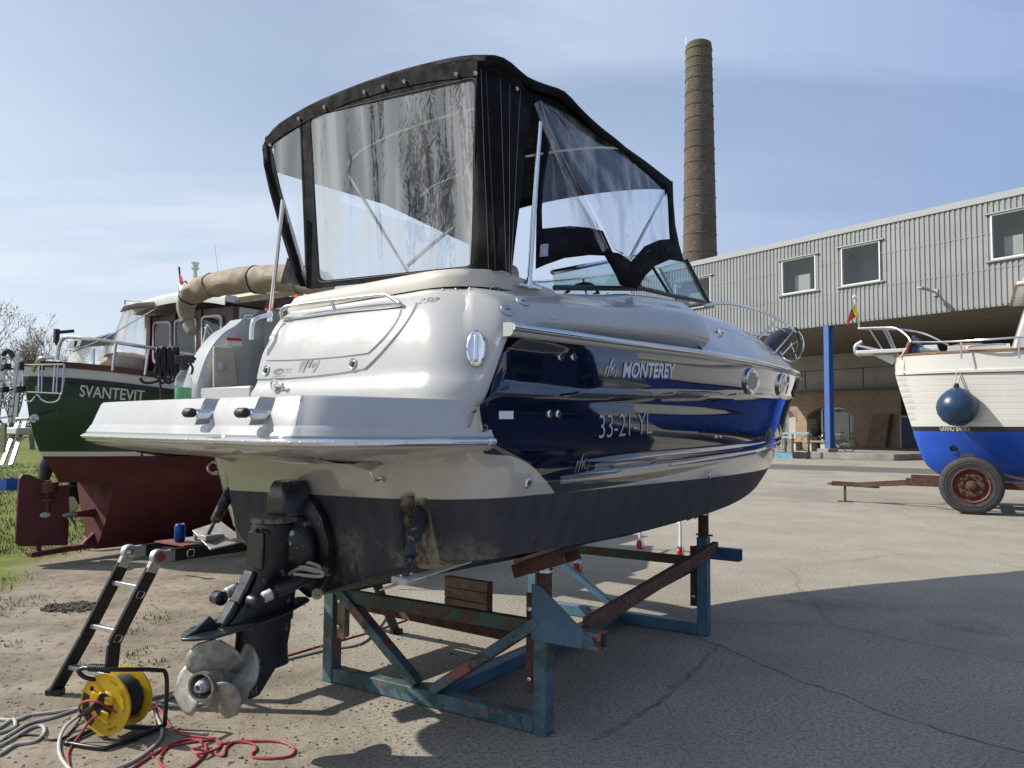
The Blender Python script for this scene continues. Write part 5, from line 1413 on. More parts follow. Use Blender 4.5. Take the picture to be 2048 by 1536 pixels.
# loose pebbles on the near ground
M['pebble'] = simple('pebble', (0.24, 0.21, 0.17), .9, var=.4, vs=30)
mb = MB()
for i in range(2300):
    a = random.random(); px = random.uniform(-40, 1300); py = 880 + 680 * random.random() ** .8
    if py < 1080: continue
    p = G(px, py)
    if p.x + .32 * p.y > 1.2 and random.random() < .75: continue
    r = random.uniform(.003, .010) * (1.6 if random.random() < .08 else 1)
    mb.sphere(p + Vector((0, 0, r * .3)), r, 6, 4, (1, random.uniform(.6, 1), .6))
pbl = tag(mb.build('pebbles', 'pebble', None, smooth=True, weld=False), 'small loose pebbles and crumbs scattered over the dirt', 'pebbles', kind='stuff')
M['soil'] = simple('dark_soil', (0.05, 0.04, 0.03), .95, var=.4, vs=14, bmp=.8, bs=40)
mb = MB(); cc = G(150, 1215)
for i in range(260):
    a = random.uniform(0, 2 * pi); q = random.random() ** .6
    r = random.uniform(.008, .028)
    mb.sphere(cc + Vector((.28 * q * cos(a), .20 * q * sin(a), r * .3)), r, 6, 4, (1, .8, .55))
tag(mb.build('soil_clods', 'soil', None, smooth=True, weld=False), 'dark damp soil clods in a shallow dip left of the ladder', 'soil', kind='stuff')
# grass: blades on the verge
M['grass'] = simple('grass_blade', (0.11, 0.155, 0.03), .6, var=.4, vs=3)
mb = MB()
def blade(p, h, lean, wd=.006):
    a = random.uniform(0, 2 * pi); d = Vector((cos(a), sin(a), 0)); n = Vector((-d.y, d.x, 0)) * wd
    t = p + d * lean + Vector((0, 0, h)); md = p + d * lean * .35 + Vector((0, 0, h * .6))
    o = len(mb.v); mb.v += [p - n, p + n, md + n * .7, md - n * .7, t]; mb.face((o, o + 1, o + 2, o + 3)); mb.face((o + 3, o + 2, o + 4))
for i in range(26000):
    y = 6.0 + 26 * random.random() ** 1.5; x = random.uniform(-0.72 * y - 1, -0.36 * y)
    w_ = noise.noise(Vector((x * .8, y * .8, 0))) * .7
    if -x - .30 * y + w_ < 2.75 and not (y + .5 * x + w_ > 14.0 and x < -4): continue
    if noise.noise(Vector((x * .55, y * .55, 3))) < -.28: continue
    k = 1 + y * .05; blade(Vector((x, y, 0)), random.uniform(.02, .065) * k ** .5, random.uniform(0, .04), .004 * k)
tag(mb.build('grass', 'grass', None, weld=False, fix=False), 'short green grass on the verge behind the green sloop', 'grass', kind='stuff')
mb = MB()
for px, py, n_, s_ in ((306, 1238, 70, .16), (268, 1312, 60, .12), (270, 1262, 30, .08), (152, 1338, 26, .07), (265, 1335, 50, .10), (310, 1325, 26, .06), (10, 1160, 160, .3), (12, 1215, 200, .35), (20, 1105, 120, .3), (150, 1222, 40, .10), (420, 1300, 16, .05), (30, 1290, 20, .06)):
    c0 = G(px, py)
    for i in range(n_):
        a = random.uniform(0, 2 * pi); q = random.random() ** .7 * s_
        blade(c0 + Vector((q * cos(a), q * sin(a) * 1.5, 0)), random.uniform(.012, .04), random.uniform(.01, .04), .004)
tag(mb.build('weed_tufts', 'grass', None, weld=False, fix=False), 'little green weed tufts dotted over the bare dirt', 'weeds', kind='stuff')

# ================================================================== HALL
HL = Frame(18.95, 45.6, radians(-34.9))
def HP(px, py, y=0.0): return HL.P(px, py, y=y)
M['clad'] = simple('grey_cladding', (0.25, 0.257, 0.263), .5, var=.10, vs=.35, col2=(0.19, 0.19, 0.185), spots=(.60, .85))
M['cladtrim'] = simple('pale_trim', (0.31, 0.33, 0.33), .5, var=.04)
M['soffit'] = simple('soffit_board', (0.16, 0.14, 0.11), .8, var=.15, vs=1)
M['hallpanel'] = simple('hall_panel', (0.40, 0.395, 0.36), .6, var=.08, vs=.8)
M['navydoor'] = simple('navy_door', (0.010, 0.02, 0.075), .45, var=.1)
M['postblue'] = simple('blue_post_paint', (0.055, 0.13, 0.36), .45, var=.1)
M['concrete'] = simple('concrete', (0.27, 0.25, 0.215), .9, var=.2, vs=3, bmp=.3)
m, nt, N, L, b = nodes_of('old_brick'); v = tex(nt)
mp_ = N.new('ShaderNodeMapping'); mp_.inputs['Rotation'].default_value = (radians(90), 0, 0); L.new(v, mp_.inputs[0])
bt = N.new('ShaderNodeTexBrick'); bt.inputs['Scale'].default_value = 1.0; bt.inputs['Brick Width'].default_value = .34; bt.inputs['Row Height'].default_value = .10
bt.inputs['Mortar Size'].default_value = .012; bt.inputs['Color1'].default_value = (0.24, 0.15, 0.095, 1); bt.inputs['Color2'].default_value = (0.33, 0.225, 0.145, 1); bt.inputs['Mortar'].default_value = (0.36, 0.31, 0.25, 1)
L.new(mp_.outputs[0], bt.inputs['Vector'])
sp = N.new('ShaderNodeSeparateXYZ'); L.new(v, sp.inputs[0])
c = rgb(nt, rng(nt, nz(nt, v, .7, 8, .65), .45, .6, 0, .7), bt.outputs[0], (0.36, 0.29, 0.22))
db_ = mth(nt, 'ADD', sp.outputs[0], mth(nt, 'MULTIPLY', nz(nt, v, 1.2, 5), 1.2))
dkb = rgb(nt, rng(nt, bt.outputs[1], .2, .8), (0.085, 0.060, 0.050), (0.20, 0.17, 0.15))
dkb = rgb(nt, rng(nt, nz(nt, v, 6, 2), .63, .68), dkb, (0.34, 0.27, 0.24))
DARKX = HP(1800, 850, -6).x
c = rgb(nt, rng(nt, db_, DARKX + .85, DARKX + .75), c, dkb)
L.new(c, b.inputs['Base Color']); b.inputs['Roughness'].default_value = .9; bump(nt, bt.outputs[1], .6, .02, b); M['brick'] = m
hall = thing('boatyard_hall', 'long grey corrugated hall on blue posts over old brick arches', 'hall', HL)
zb_ = HP(1661, 651).z; zt_ = HP(1661, 473).z
xl, xr = HP(1262, 545).x, -34.0
REC = HL.P(1640, 711, z=zb_).y
# profiled sheet: trapezoid ribs, opening left for each window
wins_px = [((1565, 522), (1632, 522 - 12), (1632, 578), (1565, 592)), ((1684, 497), (1760, 481), (1762, 561), (1684, 574)), ((1984, 433), (2066, 410), (2066, 505), (1984, 524)), ((1352, 565), (1422, 552), (1422, 610), (1352, 622))]
wins = []
for q_ in wins_px:
    P4 = [HP(*a) for a in q_]; x0 = min(p.x for p in P4); x1 = max(p.x for p in P4); z1 = (P4[0].z + P4[1].z) / 2; z0 = (P4[2].z + P4[3].z) / 2
    wins.append((x0, x1, z0, z1))
wins.append((wins[2][0] - 9, wins[2][0] - 5, wins[2][2], wins[2][3])); wins.append((wins[2][0] - 20, wins[2][0] - 16, wins[2][2], wins[2][3]))
mb = MB(); pitch = .265; x = xr
def seg(xa, ya, xb, yb, z0, z1): mb.add([(xa, ya, z0), (xb, yb, z0), (xb, yb, z1), (xa, ya, z1)], [(0, 1, 2, 3)])
while x < xl:
    pts = [(x, 0), (x + pitch * .10, .05), (x + pitch * .55, .05), (x + pitch * .65, 0), (x + pitch, 0)]
    for (xa, ya), (xb, yb) in zip(pts, pts[1:]):
        w_ = [w for w in wins if w[0] - .02 < (xa + xb) / 2 < w[1] + .02]
        if w_: seg(xa, ya, xb, yb, zb_, w_[0][2]); seg(xa, ya, xb, yb, w_[0][3], zt_)
        else: seg(xa, ya, xb, yb, zb_, zt_)
    x += pitch
clad = mb.build('corrugated_cladding', 'clad', hall, fix=False); clad['kind'] = 'stuff'
mb = MB(); mb.box(((xl + xr) / 2, .06, zt_ + .17), (xl - xr, .10, .34)); mb.build('roof_fascia', 'cladtrim', hall)
mb = MB(); mb.box(((xl + xr) / 2, -9, zt_ + .20), (xl - xr, 18, .1)); mb.build('roof', 'cladtrim', hall)
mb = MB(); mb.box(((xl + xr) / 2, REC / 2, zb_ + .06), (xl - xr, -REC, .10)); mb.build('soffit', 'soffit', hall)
mb = MB(); mb.box((xl, -9, (zt_ + zb_) / 2), (.1, 18, zt_ - zb_)); mb.box(((xl + xr) / 2, -18, zt_ / 2), (xl - xr, .1, zt_)); mb.build('end_wall', 'clad', hall)
M['room'] = simple('room_inside', (0.30, 0.33, 0.34), .9, var=.3, vs=.7)
for zj in (lerp(zb_, zt_, .36), lerp(zb_, zt_, .70)):      # overlaps of the sheets
    xa = xr
    for w in sorted(wins) + [(xl, xl, 0, 0)]:
        hitw = w[2] - .1 < zj < w[3] + .1 or w[0] == xl
        if hitw and w[0] > xa: mb = MB(); mb.box(((xa + w[0]) / 2, .052, zj), (w[0] - xa, .008, .03)); mb.build('sheet_joint', 'clad', hall); xa = w[1]
for i, (x0, x1, z0, z1) in enumerate(wins):
    f_ = MB(); t = .07
    for xx in (x0 + t / 2, x1 - t / 2): f_.box((xx, .0, (z0 + z1) / 2), (t, .16, z1 - z0))
    for zz in (z0 + t / 2, z1 - t / 2): f_.box(((x0 + x1) / 2, .0, zz), (x1 - x0 - 2 * t, .16, t))
    fo = f_.build('window', 'whitepaint', hall)
    g = MB(); g.add([(x0 + t, .02, z0 + t), (x1 - t, .02, z0 + t), (x1 - t, .02, z1 - t), (x0 + t, .02, z1 - t)], [(0, 1, 2, 3)]); g.build('pane', 'glass_clear', fo)
    for zz in (z1 + .05, z0 - .06):
        k = MB(); k.box(((x0 + x1) / 2, .10, zz), (x1 - x0 + .5, .12, .06)); k.build('flashing', 'cladtrim', fo)
    k = MB(); k.box(((x0 + x1) / 2, -2.2, (z0 + z1) / 2), (x1 - x0 + 3, .05, z1 - z0 + 1.6)); k.box(((x0 + x1) / 2, -1.1, z1 + .5), (x1 - x0 + 3, 2.2, .04)); k.build('room_wall', 'room', fo)
    if i != 1:
        k = MB(); k.box(((x0 + x1) / 2 + .2, -.8, z0 + .55), ((x1 - x0) * .45, .3, 1.35)); k.build('cabinet', 'hallpanel', fo)
# recessed upper wall in panels, walkway rail, brick arches below
zr_ = HP(1690, 778, REC).z
xd = HP(1856, 700, REC).x
mb = MB(); x = xd
while x < xl:
    mb = MB(); mb.box((x + 1.0, REC, (zr_ + zb_) / 2), (1.985, .08, zb_ - zr_)); mb.build('wall_panel', 'hallpanel', hall); x += 2.0
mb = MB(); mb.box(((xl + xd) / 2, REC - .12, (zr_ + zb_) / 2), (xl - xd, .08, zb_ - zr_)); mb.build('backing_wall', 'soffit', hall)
zdt = HP(1930, 655, REC).z
mb = MB(); mb.box((xd - 5.2, REC, zdt / 2), (10.3, .12, zdt)); rdoor = mb.build('roller_door', 'navydoor', hall)
for i in range(7):
    k = MB(); k.box((xd - 5.2, REC + .065, .6 + i * (zdt - .6) / 7), (10.2, .02, .05)); k.build('door_rib', 'navydoor', rdoor)
mb = MB(); mb.box((xd - 5.2, REC + .02, zdt + .12), (10.5, .2, .18)); mb.build('door_header', 'cladtrim', hall)
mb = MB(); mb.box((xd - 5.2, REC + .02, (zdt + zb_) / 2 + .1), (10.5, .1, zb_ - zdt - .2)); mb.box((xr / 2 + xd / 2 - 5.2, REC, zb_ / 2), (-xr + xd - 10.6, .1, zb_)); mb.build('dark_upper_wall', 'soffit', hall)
mb = MB(); mb.box(((xl + xd) / 2, REC + .55, zr_ - .06), (xl - xd, 1.1, .14)); mb.build('walkway', 'soffit', hall)
mb = MB(); zh = HP(1690, 738, REC + 1.0).z
mb.beam((xd, REC + 1.05, zh), (xl, REC + 1.05, zh), .05, .05); rlo = mb.build('walkway_rail', 'blackpaint', hall)
x = HP(1727, 760, REC + 1.0).x
while x < xl:
    k = MB(); k.beam((x, REC + 1.05, zr_ - .1), (x, REC + 1.05, zh), .06, .06, (1, 0, 0)); k.build('post', 'blackpaint', rlo); x += HP(1611, 760, REC + 1).x - HP(1727, 760, REC + 1).x
# brick wall with arched openings
xbe = HP(1803, 860, REC).x
KH = .36
arcs = []
for pl_, pr_, pt_ in ((1613, 1709, 812), (1540, 1592, 815)):
    a, c_ = HP(pl_, 880, REC), HP(pr_, 880, REC); zt2 = HP((pl_ + pr_) / 2, pt_, REC).z
    arcs.append(((a.x + c_.x) / 2, abs(a.x - c_.x) / 2, zt2))
arcs.append((arcs[1][0] + (arcs[1][0] - arcs[0][0]), arcs[1][1], arcs[1][2]))
def arch_z(x):
    for xc, hw, zt2 in arcs:
        if abs(x - xc) < hw: return KH + (zt2 - KH) * (0.62 + 0.38 * sqrt(max(0, 1 - ((x - xc) / hw) ** 2)))
    return None
mb = MB(); x = xbe; dxw = .10
while x < xl - dxw:
    a0, a1 = arch_z(x), arch_z(x + dxw)
    if a0 is None or a1 is None: mb.add([(x, REC, 0), (x + dxw, REC, 0), (x + dxw, REC, zr_), (x, REC, zr_)], [(0, 1, 2, 3)])
    else:
        mb.add([(x, REC, a0), (x + dxw, REC, a1), (x + dxw, REC, zr_), (x, REC, zr_)], [(0, 1, 2, 3)])
        mb.add([(x, REC, a0), (x + dxw, REC, a1), (x + dxw, REC - .7, a1), (x, REC - .7, a0)], [(0, 1, 2, 3)])
    x += dxw
for xc, hw, zt2 in arcs:
    for sg in (-1, 1):
        xe = xc + sg * (hw - .03); mb.add([(xe, REC, 0), (xe - sg * .5, REC - .7, 0), (xe - sg * .5, REC - .7, arch_z(xe) or 2), (xe, REC, arch_z(xe) or 2)], [(0, 1, 2, 3)])
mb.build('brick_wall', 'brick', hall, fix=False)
for xc, hw, zt2 in arcs:
    w1_, w0_ = xc + hw * .52, xc - hw * .9
    k = MB()
    for xx in (w0_, w1_): k.box((xx, REC - .72, zt2 * .5), (.12, .1, zt2 - KH))
    k.box(((w0_ + w1_) / 2, REC - .72, zt2 * .95), (w1_ - w0_, .1, .14)); fo = k.build('arched_window', 'whitepaint', hall)
    g = MB(); g.box(((w0_ + w1_) / 2 - .25, REC - .74, zt2 * .55), ((w1_ - w0_) * .40, .04, zt2 * .62)); g.build('white_board', 'hallpanel', fo)
    g = MB(); g.add([(w0_, REC - .78, KH), (w1_, REC - .78, KH), (w1_, REC - .78, zt2), (w0_, REC - .78, zt2)], [(0, 1, 2, 3)]); g.build('pane', 'glass', fo)
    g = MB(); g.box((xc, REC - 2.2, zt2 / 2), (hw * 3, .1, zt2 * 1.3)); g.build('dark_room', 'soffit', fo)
    k = MB(); rows = []
    for off in (.0, .16):
        rows.append([(xc + (hw + off) * cos(t), REC + .02, KH + (zt2 - KH) * .62 + ((zt2 - KH) * .38 + off) * sin(t)) for t in [pi * j / 20 for j in range(21)]])
    k.grid(rows); k.build('arch_ring', 'brick', hall, thick=.03, fix=False)
# leaning brick buttress
bx = HP(1745, 860, REC).x
k = MB(); k.prism([(HP(1733, 905, REC + .4).x, REC + .05, KH), (HP(1772, 905, REC + .4).x, REC + .05, KH), (HP(1782, 828, REC + .4).x, REC + .05, HP(1782, 828, REC).z), (HP(1748, 828, REC + .4).x, REC + .05, HP(1748, 828, REC).z)], (0, .5, 0)); k.build('buttress', simple('plastered_brick', (.20, .13, .085), .9, var=.2, vs=2), hall)
dl_ = HP(1801, 905, REC).x
k = MB(); k.box((dl_ - .1, REC + .06, 1.45), (.16, .12, 2.4)); k.box((dl_ - 1.1, REC + .06, 2.72), (2.1, .12, .14)); fo = k.build('door_frame', 'cladtrim', hall)
k = MB(); k.box((dl_ - 1.15, REC + .04, 1.4), (1.9, .06, 2.5)); k.build('door_leaf', 'navydoor', fo)
# loading kerb
KF = 1.15
k = MB(); kx1, kx0 = HP(1440, 905, KF).x, HP(1790, 908, 0).x
k.prism([(kx1, KF, 0), (kx0 + 2.2, KF, 0), (kx0, 0.1, 0), (kx0 - .2, REC - .9, 0), (kx1, REC - .9, 0)], (0, 0, KH)); kerb = tag(k.build('loading_kerb', 'concrete', None, bevel=.02), 'low concrete loading kerb under the blue post and brick arches', 'kerb'); kerb.matrix_world = HL.M
# posts
post_o = None
for i, px in enumerate((1661,)):
    p0 = HP(px, 900)
    k = MB(); s_ = .22
    for yy in (-1, 1): k.box((p0.x, .05 + yy * s_, (zb_ + KH) / 2 + .1), (.32, .03, zb_ - KH - .2))
    k.box((p0.x, .05, (zb_ + KH) / 2 + .1), (.03, 2 * s_ - .03, zb_ - KH - .2)); k.build('support_post', 'postblue', hall)
    k = MB(); k.box((p0.x, .3, KH / 2 + .1), (.75, 1.0, KH + .22)); k.build('post_plinth', 'concrete', hall, bevel=.02)
for xx in (-15.0, -30.0, 16.0):
    k = MB(); k.box((xx, .05, zb_ / 2), (.42, .5, zb_ - .01)); k.build('support_post', 'postblue', hall)
# lamp on the cladding
lp_ = HP(1872, 585, .05); lh = HL.P(1846, 577, y=1.1)
k = MB(); k.beam(lp_, lh, .08, .08); k.box(lp_, (.25, .12, .35)); lo = k.build('lamp_arm', 'cladtrim', hall)
k = MB(); k.box(lh, (.28, .75, .12)); k.build('lamp_head', 'cladtrim', lo, bevel=.03)

# ================================================================== CHIMNEY
M['hoop'] = simple('old_hoop_iron', (.12, .10, .085), .8, var=.4, vs=2)
CHP = W(1401, 700, 78); CHF = Frame(CHP.x, CHP.y, 0)
chim = thing('factory_chimney', 'tall old round brick chimney with iron hoops behind the hall', 'chimney', CHF)
def chz(py): return W(1401, py, 78).z
def chr_w(py): return lerp(26.3, 33.0, (py - 95) / 385.0) / FPX * 78
m, nt, N, L, b = nodes_of('chimney_brick'); v = tex(nt); sp = N.new('ShaderNodeSeparateXYZ'); L.new(v, sp.inputs[0])
ang = mth(nt, 'MULTIPLY', mth(nt, 'ARCTAN2', sp.outputs[1], sp.outputs[0]), 1.5); cx_ = N.new('ShaderNodeCombineXYZ'); L.new(ang, cx_.inputs[0]); L.new(sp.outputs[2], cx_.inputs[1])
bt = N.new('ShaderNodeTexBrick'); bt.inputs['Scale'].default_value = 1.0; bt.inputs['Brick Width'].default_value = .42; bt.inputs['Row Height'].default_value = .16; bt.inputs['Mortar Size'].default_value = .028
bt.inputs['Color1'].default_value = (0.13, 0.10, 0.075, 1); bt.inputs['Color2'].default_value = (0.20, 0.15, 0.11, 1); bt.inputs['Mortar'].default_value = (0.08, 0.066, 0.052, 1); L.new(cx_.outputs[0], bt.inputs['Vector'])
c = rgb(nt, rng(nt, nz(nt, v, .35, 8, .7), .42, .62, 0, .75), bt.outputs[0], (0.085, 0.072, 0.055))
c = rgb(nt, rng(nt, nz(nt, v, 1.2, 8, .75), .58, .66, 0, .6), c, (0.30, 0.25, 0.19))
c = rgb(nt, rng(nt, mth(nt, 'ADD', sp.outputs[2], mth(nt, 'MULTIPLY', nz(nt, v, .6, 3), 2)), chz(150), chz(85), 0, .7), c, (0.13, 0.12, 0.055))
L.new(c, b.inputs['Base Color']); b.inputs['Roughness'].default_value = .95
bump(nt, mth(nt, 'ADD', bt.outputs[1], nz(nt, v, 3, 6, .7)), .8, .10, b); M['chimney'] = m
prof = [(chr_w(py) , chz(py)) for py in (860, 700, 600, 480, 360, 240, 95)]
prof += [(chr_w(90) * .97, chz(90)), (chr_w(88) * .80, chz(87)), (chr_w(88) * .78, chz(100))]
k = MB(); k.lathe(prof, (0, 0, 0), (0, 0, 1), 48, cap=False); k.build('shaft', 'chimney', chim, smooth=40)
for py in (103, 122, 141, 163, 190, 215, 241, 268, 300, 330, 365, 398, 436, 472, 508):
    k = MB(); r = chr_w(py) + .015 + .004 * (py % 7); k.tube([(r * cos(a), r * sin(a), chz(py)) for a in [2 * pi * j / 40 for j in range(40)]], .032, 5, closed=True); k.build('iron_hoop', 'hoop', chim, smooth=True)
k = MB(); r = chr_w(90); k.tube([(-.1, r * 1.0, chz(92)), (-.1, r * 1.0, chz(76))], .03, 5); k.build('lightning_rod', 'steel', chim)

# ================================================================== GREEN STEEL SLOOP (left)
SV = Frame(-5.52, 9.2, radians(33))
sloop = thing('green_motor_sloop', 'dark green and red steel sloop with maroon wheelhouse behind the swim platform', 'motor boat', SV)
M['svgreen'] = simple('dark_green_paint', (0.005, 0.036, 0.022), .16, coat=.15, var=.15, vs=2)
M['svred'] = simple('red_antifouling', (0.085, 0.012, 0.012), .7, var=.2, vs=3, bmp=.2)
M['maroon'] = simple('maroon_paint', (0.085, 0.016, 0.018), .35, var=.15, vs=5)
M['svwhite'] = simple('off_white_paint', (0.60, 0.60, 0.56), .3, var=.04)
M['roofgrey'] = simple('roof_paint', (0.52, 0.56, 0.55), .45, var=.05)
M['navyline'] = simple('navy_rub', (0.012, 0.016, 0.04), .3)
SL = 9.6
def sv_sheer(x): return stab(x, [(-1.3, 2.42), (0, 2.37), (1, 2.25), (2, 2.17), (4, 2.12), (6, 2.2), (8.5, 2.6)])
def sv_half(x, z):
    k = sst(z, .9, 2.3); xs = sv_stern(z); B_ = lerp(1.25, 1.60, k); x1 = 8.6
    if x <= xs: return 0.0
    a = min(1, (x - xs) / 2.9); f = (1 - (1 - a) ** 1.9) ** .80
    g = max(0, (x - 4.2) / (x1 - 4.2)); return B_ * f * (1 - min(1, g) ** 2.2)
def sv_keel(x): return max(.05, 0.125 - .03 * x)
def sv_stern(z): return stab(z, [(.95, .14), (1.05, .09), (1.3, -.08), (1.46, -.15), (1.75, -.23), (2.16, -.29), (2.45, -.34)])
mb = MB()
levels = [.95, 1.0, 1.08, 1.17, 1.27, 1.275, 1.325, 1.33, 1.5, 1.7, 1.9, 2.02, 2.11]
bands = [('mid', f) for f in (0,)]
def sv_row(zf, off=0.0):
    r = []
    for i in range(49):
        u = (i / 48) ** 1.6; z = zf(0) if not callable(zf) else None
        x = lerp(-.32, 8.6, u); z = zf(x); xs = sv_stern(z); x = lerp(xs, 8.6, u)
        r.append((x, sv_half(x, z) + (off if 0 < i < 48 else 0), z))
    return r
def both(rows, mi):
    mb.cur = mi
    mb.grid(rows); mb.grid([[(x, -y, z) for x, y, z in r] for r in rows])
lv = [lambda x, z=z: z for z in levels]
both([sv_row(lv[i]) for i in range(0, 5)], 0)
both([sv_row(lv[i], .002) for i in (4, 5, 6)], 1)
top_g = [sv_row(lv[i]) for i in range(6, 11)] + [sv_row(lambda x: sv_sheer(x) - .24)]
both(top_g, 2)
sh_ = lambda d, off: sv_row(lambda x: sv_sheer(x) + d, off)
both([sh_(-.24, 0), sh_(-.235, .035), sh_(-.185, .035), sh_(-.18, .01)], 3)
both([sh_(-.18, .008), sh_(-.07, .012)], 1)
both([sh_(-.07, .03), sh_(.0, .03), sh_(.0, -.12), sh_(-.02, -.13)], 4)
mb.cur = 4; dk = sh_(-.03, -.12); mb.grid([dk, [(x, -y, z) for x, y, z in dk]])
# under-body down to the keel
mb.cur = 0; kr = []
for f in (0, .15, .35, .6, .85, 1):
    r = []
    for i in range(40):
        x = lerp(.58, 8.0, i / 39); b0 = sv_half(x, .95); z = lerp(.95, sv_keel(x), f); r.append((x, max(.07, b0 * (1 - f) ** .55), z))
    kr.append(r)
mb.grid(kr); mb.grid([[(x, -y, z) for x, y, z in r] for r in kr]); mb.grid([[kr[-1][i] for i in range(40)], [(x, -y, z) for x, y, z in kr[-1]]])
mb.grid([[r[0] for r in kr], [(x, -y, z) for x, y, z in [r[0] for r in kr]]])
bt_ = sv_row(lv[0]); mb.grid([bt_, [(x, -y, z) for x, y, z in bt_]])
svh = mb.build('hull', ['svred', 'svwhite', 'svgreen', 'navyline', 'maroon'], sloop, smooth=35)
sv_t = bvh_of(svh)
mb = MB(); mb.lathe([(.11, .84), (.11, .96)], (.02, 0, 0), (0, 0, 1), 16); mb.lathe([(.035, .60), (.035, .98)], (.02, 0, 0), (0, 0, 1), 12); mb.lathe([(.10, .74), (.10, .77)], (.02, 0, 0), (0, 0, 1), 16); mb.build('rudder_stock', 'maroon', sloop, smooth=40)
rp = [SV.P(px, py, y=.0) for px, py in ((37, 958), (45, 948), (57, 949), (110, 972), (139, 970), (138, 1020), (127, 1030), (137, 1040), (135, 1090), (38, 1093), (30, 1086))]
mb = MB(); mb.prism([p + Vector((0, -.018, 0)) for p in rp], (0, .036, 0)); rud = mb.build('rudder', 'maroon', sloop, bevel=.006)
c0 = SV.P(91, 1030, y=-.02); mb = MB(); mb.sphere(c0, .05, 12, 8, (1.25, .35, .7)); mb.build('anode', 'anode', rud, smooth=True)
mb = MB(); mb.beam((-.16, 0, .13), (1.0, 0, .17), .13, .06); mb.prism([(.40, -.03, .15), (.86, -.03, .55), (1.0, -.03, .55), (1.0, -.03, .15)], (0, .06, 0)); mb.beam((-.06, 0, .13), (-.06, 0, .26), .05, .05, (1, 0, 0)); mb.build('skeg_shoe', 'svred', sloop, bevel=.008)
mb = MB(); mb.tube([(.34, 0, .55), (.46, 0, .555), (.75, 0, .56)], [.03, .045, .085], 12); mb.build('shaft_log', 'svred', sloop, smooth=40)
pc_ = Vector((.28, 0, .55)); mb = MB(); mb.lathe([(.01, -.12), (.03, -.06), (.042, 0), (.038, .08)], pc_, (1, 0, 0), 14); spr = mb.build('propeller', 'prop', sloop, smooth=50)
for k_ in range(3):
    th = radians(90 + 120 * k_ + 12); bl = MB(); rows = []
    for i in range(9):
        f = i / 8; r = .03 + .20 * f; w = .085 * sin(pi * min(1, .15 + .8 * f)) ** .8; pit = radians(55 - 25 * f); row = []
        for j in range(5):
            g = -1 + j / 2; rad = Vector((0, cos(th), sin(th))); tn = Vector((0, -sin(th), cos(th)))
            row.append(pc_ + rad * r + tn * (g * w * cos(pit)) + Vector((1, 0, 0)) * (g * w * sin(pit)))
        rows.append(row)
    bl.grid(rows); bl.build('blade', simple('pale_bronze%d' % k_, (.42, .40, .29), .45, .3) if k_ == 0 else 'prop', spr, smooth=70, thick=.008)
f, w = on_surface(sv_t, 159, 792, 288, 802, .012, SV)
vs_, fs_ = text_mesh('SVANTEVIT', 1.0, offset=.012); tw = max(v.x for v in vs_); mb = MB(); mb.add([f(v.x / tw * w, v.y * .135 / .70) for v in vs_], fs_); mb.build('name_lettering', 'svwhite', sloop, weld=False, fix=False)
# wheelhouse
wx, wy = 1.7, 1.05; zc_ = SV.P(464, 612, x=wx).z; wy = -SV.P(464, 700, x=wx).y; wyl = SV.P(291, 700, x=wx).y
mb = MB(); zb2 = 2.15
mb.box((wx + .03, (wyl - wy) / 2, (zb2 + zc_) / 2), (.06, wyl + wy, zc_ - zb2)); waft = mb.build('wheelhouse_aft_wall', 'maroon', sloop)
mb = MB(); mb.box((wx + 1.45, -wy + .03, (zb2 + zc_) / 2), (2.7, .06, zc_ - zb2)); wsd = mb.build('wheelhouse_side_wall', 'svwhite', sloop)
mb = MB(); mb.box((wx + 2.8, (wyl - wy) / 2, (zb2 + zc_) / 2 - .1), (.06, wyl + wy, zc_ - zb2)); mb.box((wx + 1.45, wyl - .03, (zb2 + zc_) / 2), (2.7, .06, zc_ - zb2)); mb.build('wheelhouse_far_wall', 'svwhite', sloop)
rows = []
for x_ in (wx - .22, wx - .20, wx + 2.95):
    rows.append([(x_, lerp(-wy - .12, wyl + .12, j / 14), zc_ + .02 + .12 * (1 - (2 * j / 14 - 1) ** 2) + (.0 if x_ > wx - .21 else -.05)) for j in range(15)])
mb = MB(); mb.grid(rows); mb.grid([[Vector(p) + Vector((0, 0, .09)) for p in r] for r in rows])
mb.grid([rows[0], [Vector(p) + Vector((0, 0, .09)) for p in rows[0]]]); mb.grid([[r[0] for r in rows], [Vector(r[0]) + Vector((0, 0, .09)) for r in rows]])
roof2 = mb.build('wheelhouse_roof', 'roofgrey', sloop, smooth=30)
def rwin(fr, pxs, plane, name, par, fm='svwhite', gm='glass', wd=.035, out=.02):
    L_ = rrect(pxs, 9, 4); P_ = [fr.P(p.x, p.y, **plane) for p in L_]; nn = Vector((-1, 0, 0)) if 'x' in plane else Vector((0, -1, 0))
    P_ = [p + nn * out for p in P_]; cen = sum(P_, Vector()) / len(P_)
    In = [p + (cen - p).normalized() * wd for p in P_]; k = MB(); k.grid([P_ + [P_[0]], In + [In[0]]]); fo = k.build(name, fm, par, thick=.025, fix=False)
    g = MB(); g.v = In; g.face(range(len(In))); g.build('pane', gm, fo, fix=False); return fo
M['svglass'] = glass('cabin_glass', (.30, .34, .33), .06)
for q_ in (((309, 644), (345, 642), (345, 734), (309, 727)), ((352, 640), (396, 636), (396, 730), (352, 726)), ((406, 632), (447, 629), (447, 722), (406, 718))):
    fo = rwin(SV, q_, dict(x=wx), 'wheelhouse_window', waft, gm='svglass')
    c1 = SV.P(q_[0][0] + 10, q_[0][1] + 8, x=wx + .09); c2 = SV.P(q_[1][0] - 8, q_[2][1] - 8, x=wx + .09)
    k = MB(); k.grid([[Vector((wx + .12 + .012 * sin(j * 2.2), lerp(c1.y, c2.y, j / 20), z)) for j in range(12)] for z in (c1.z, c2.z)]); k.build('curtain', simple('pale_curtain', (.42, .45, .42), .8), fo, smooth=True)
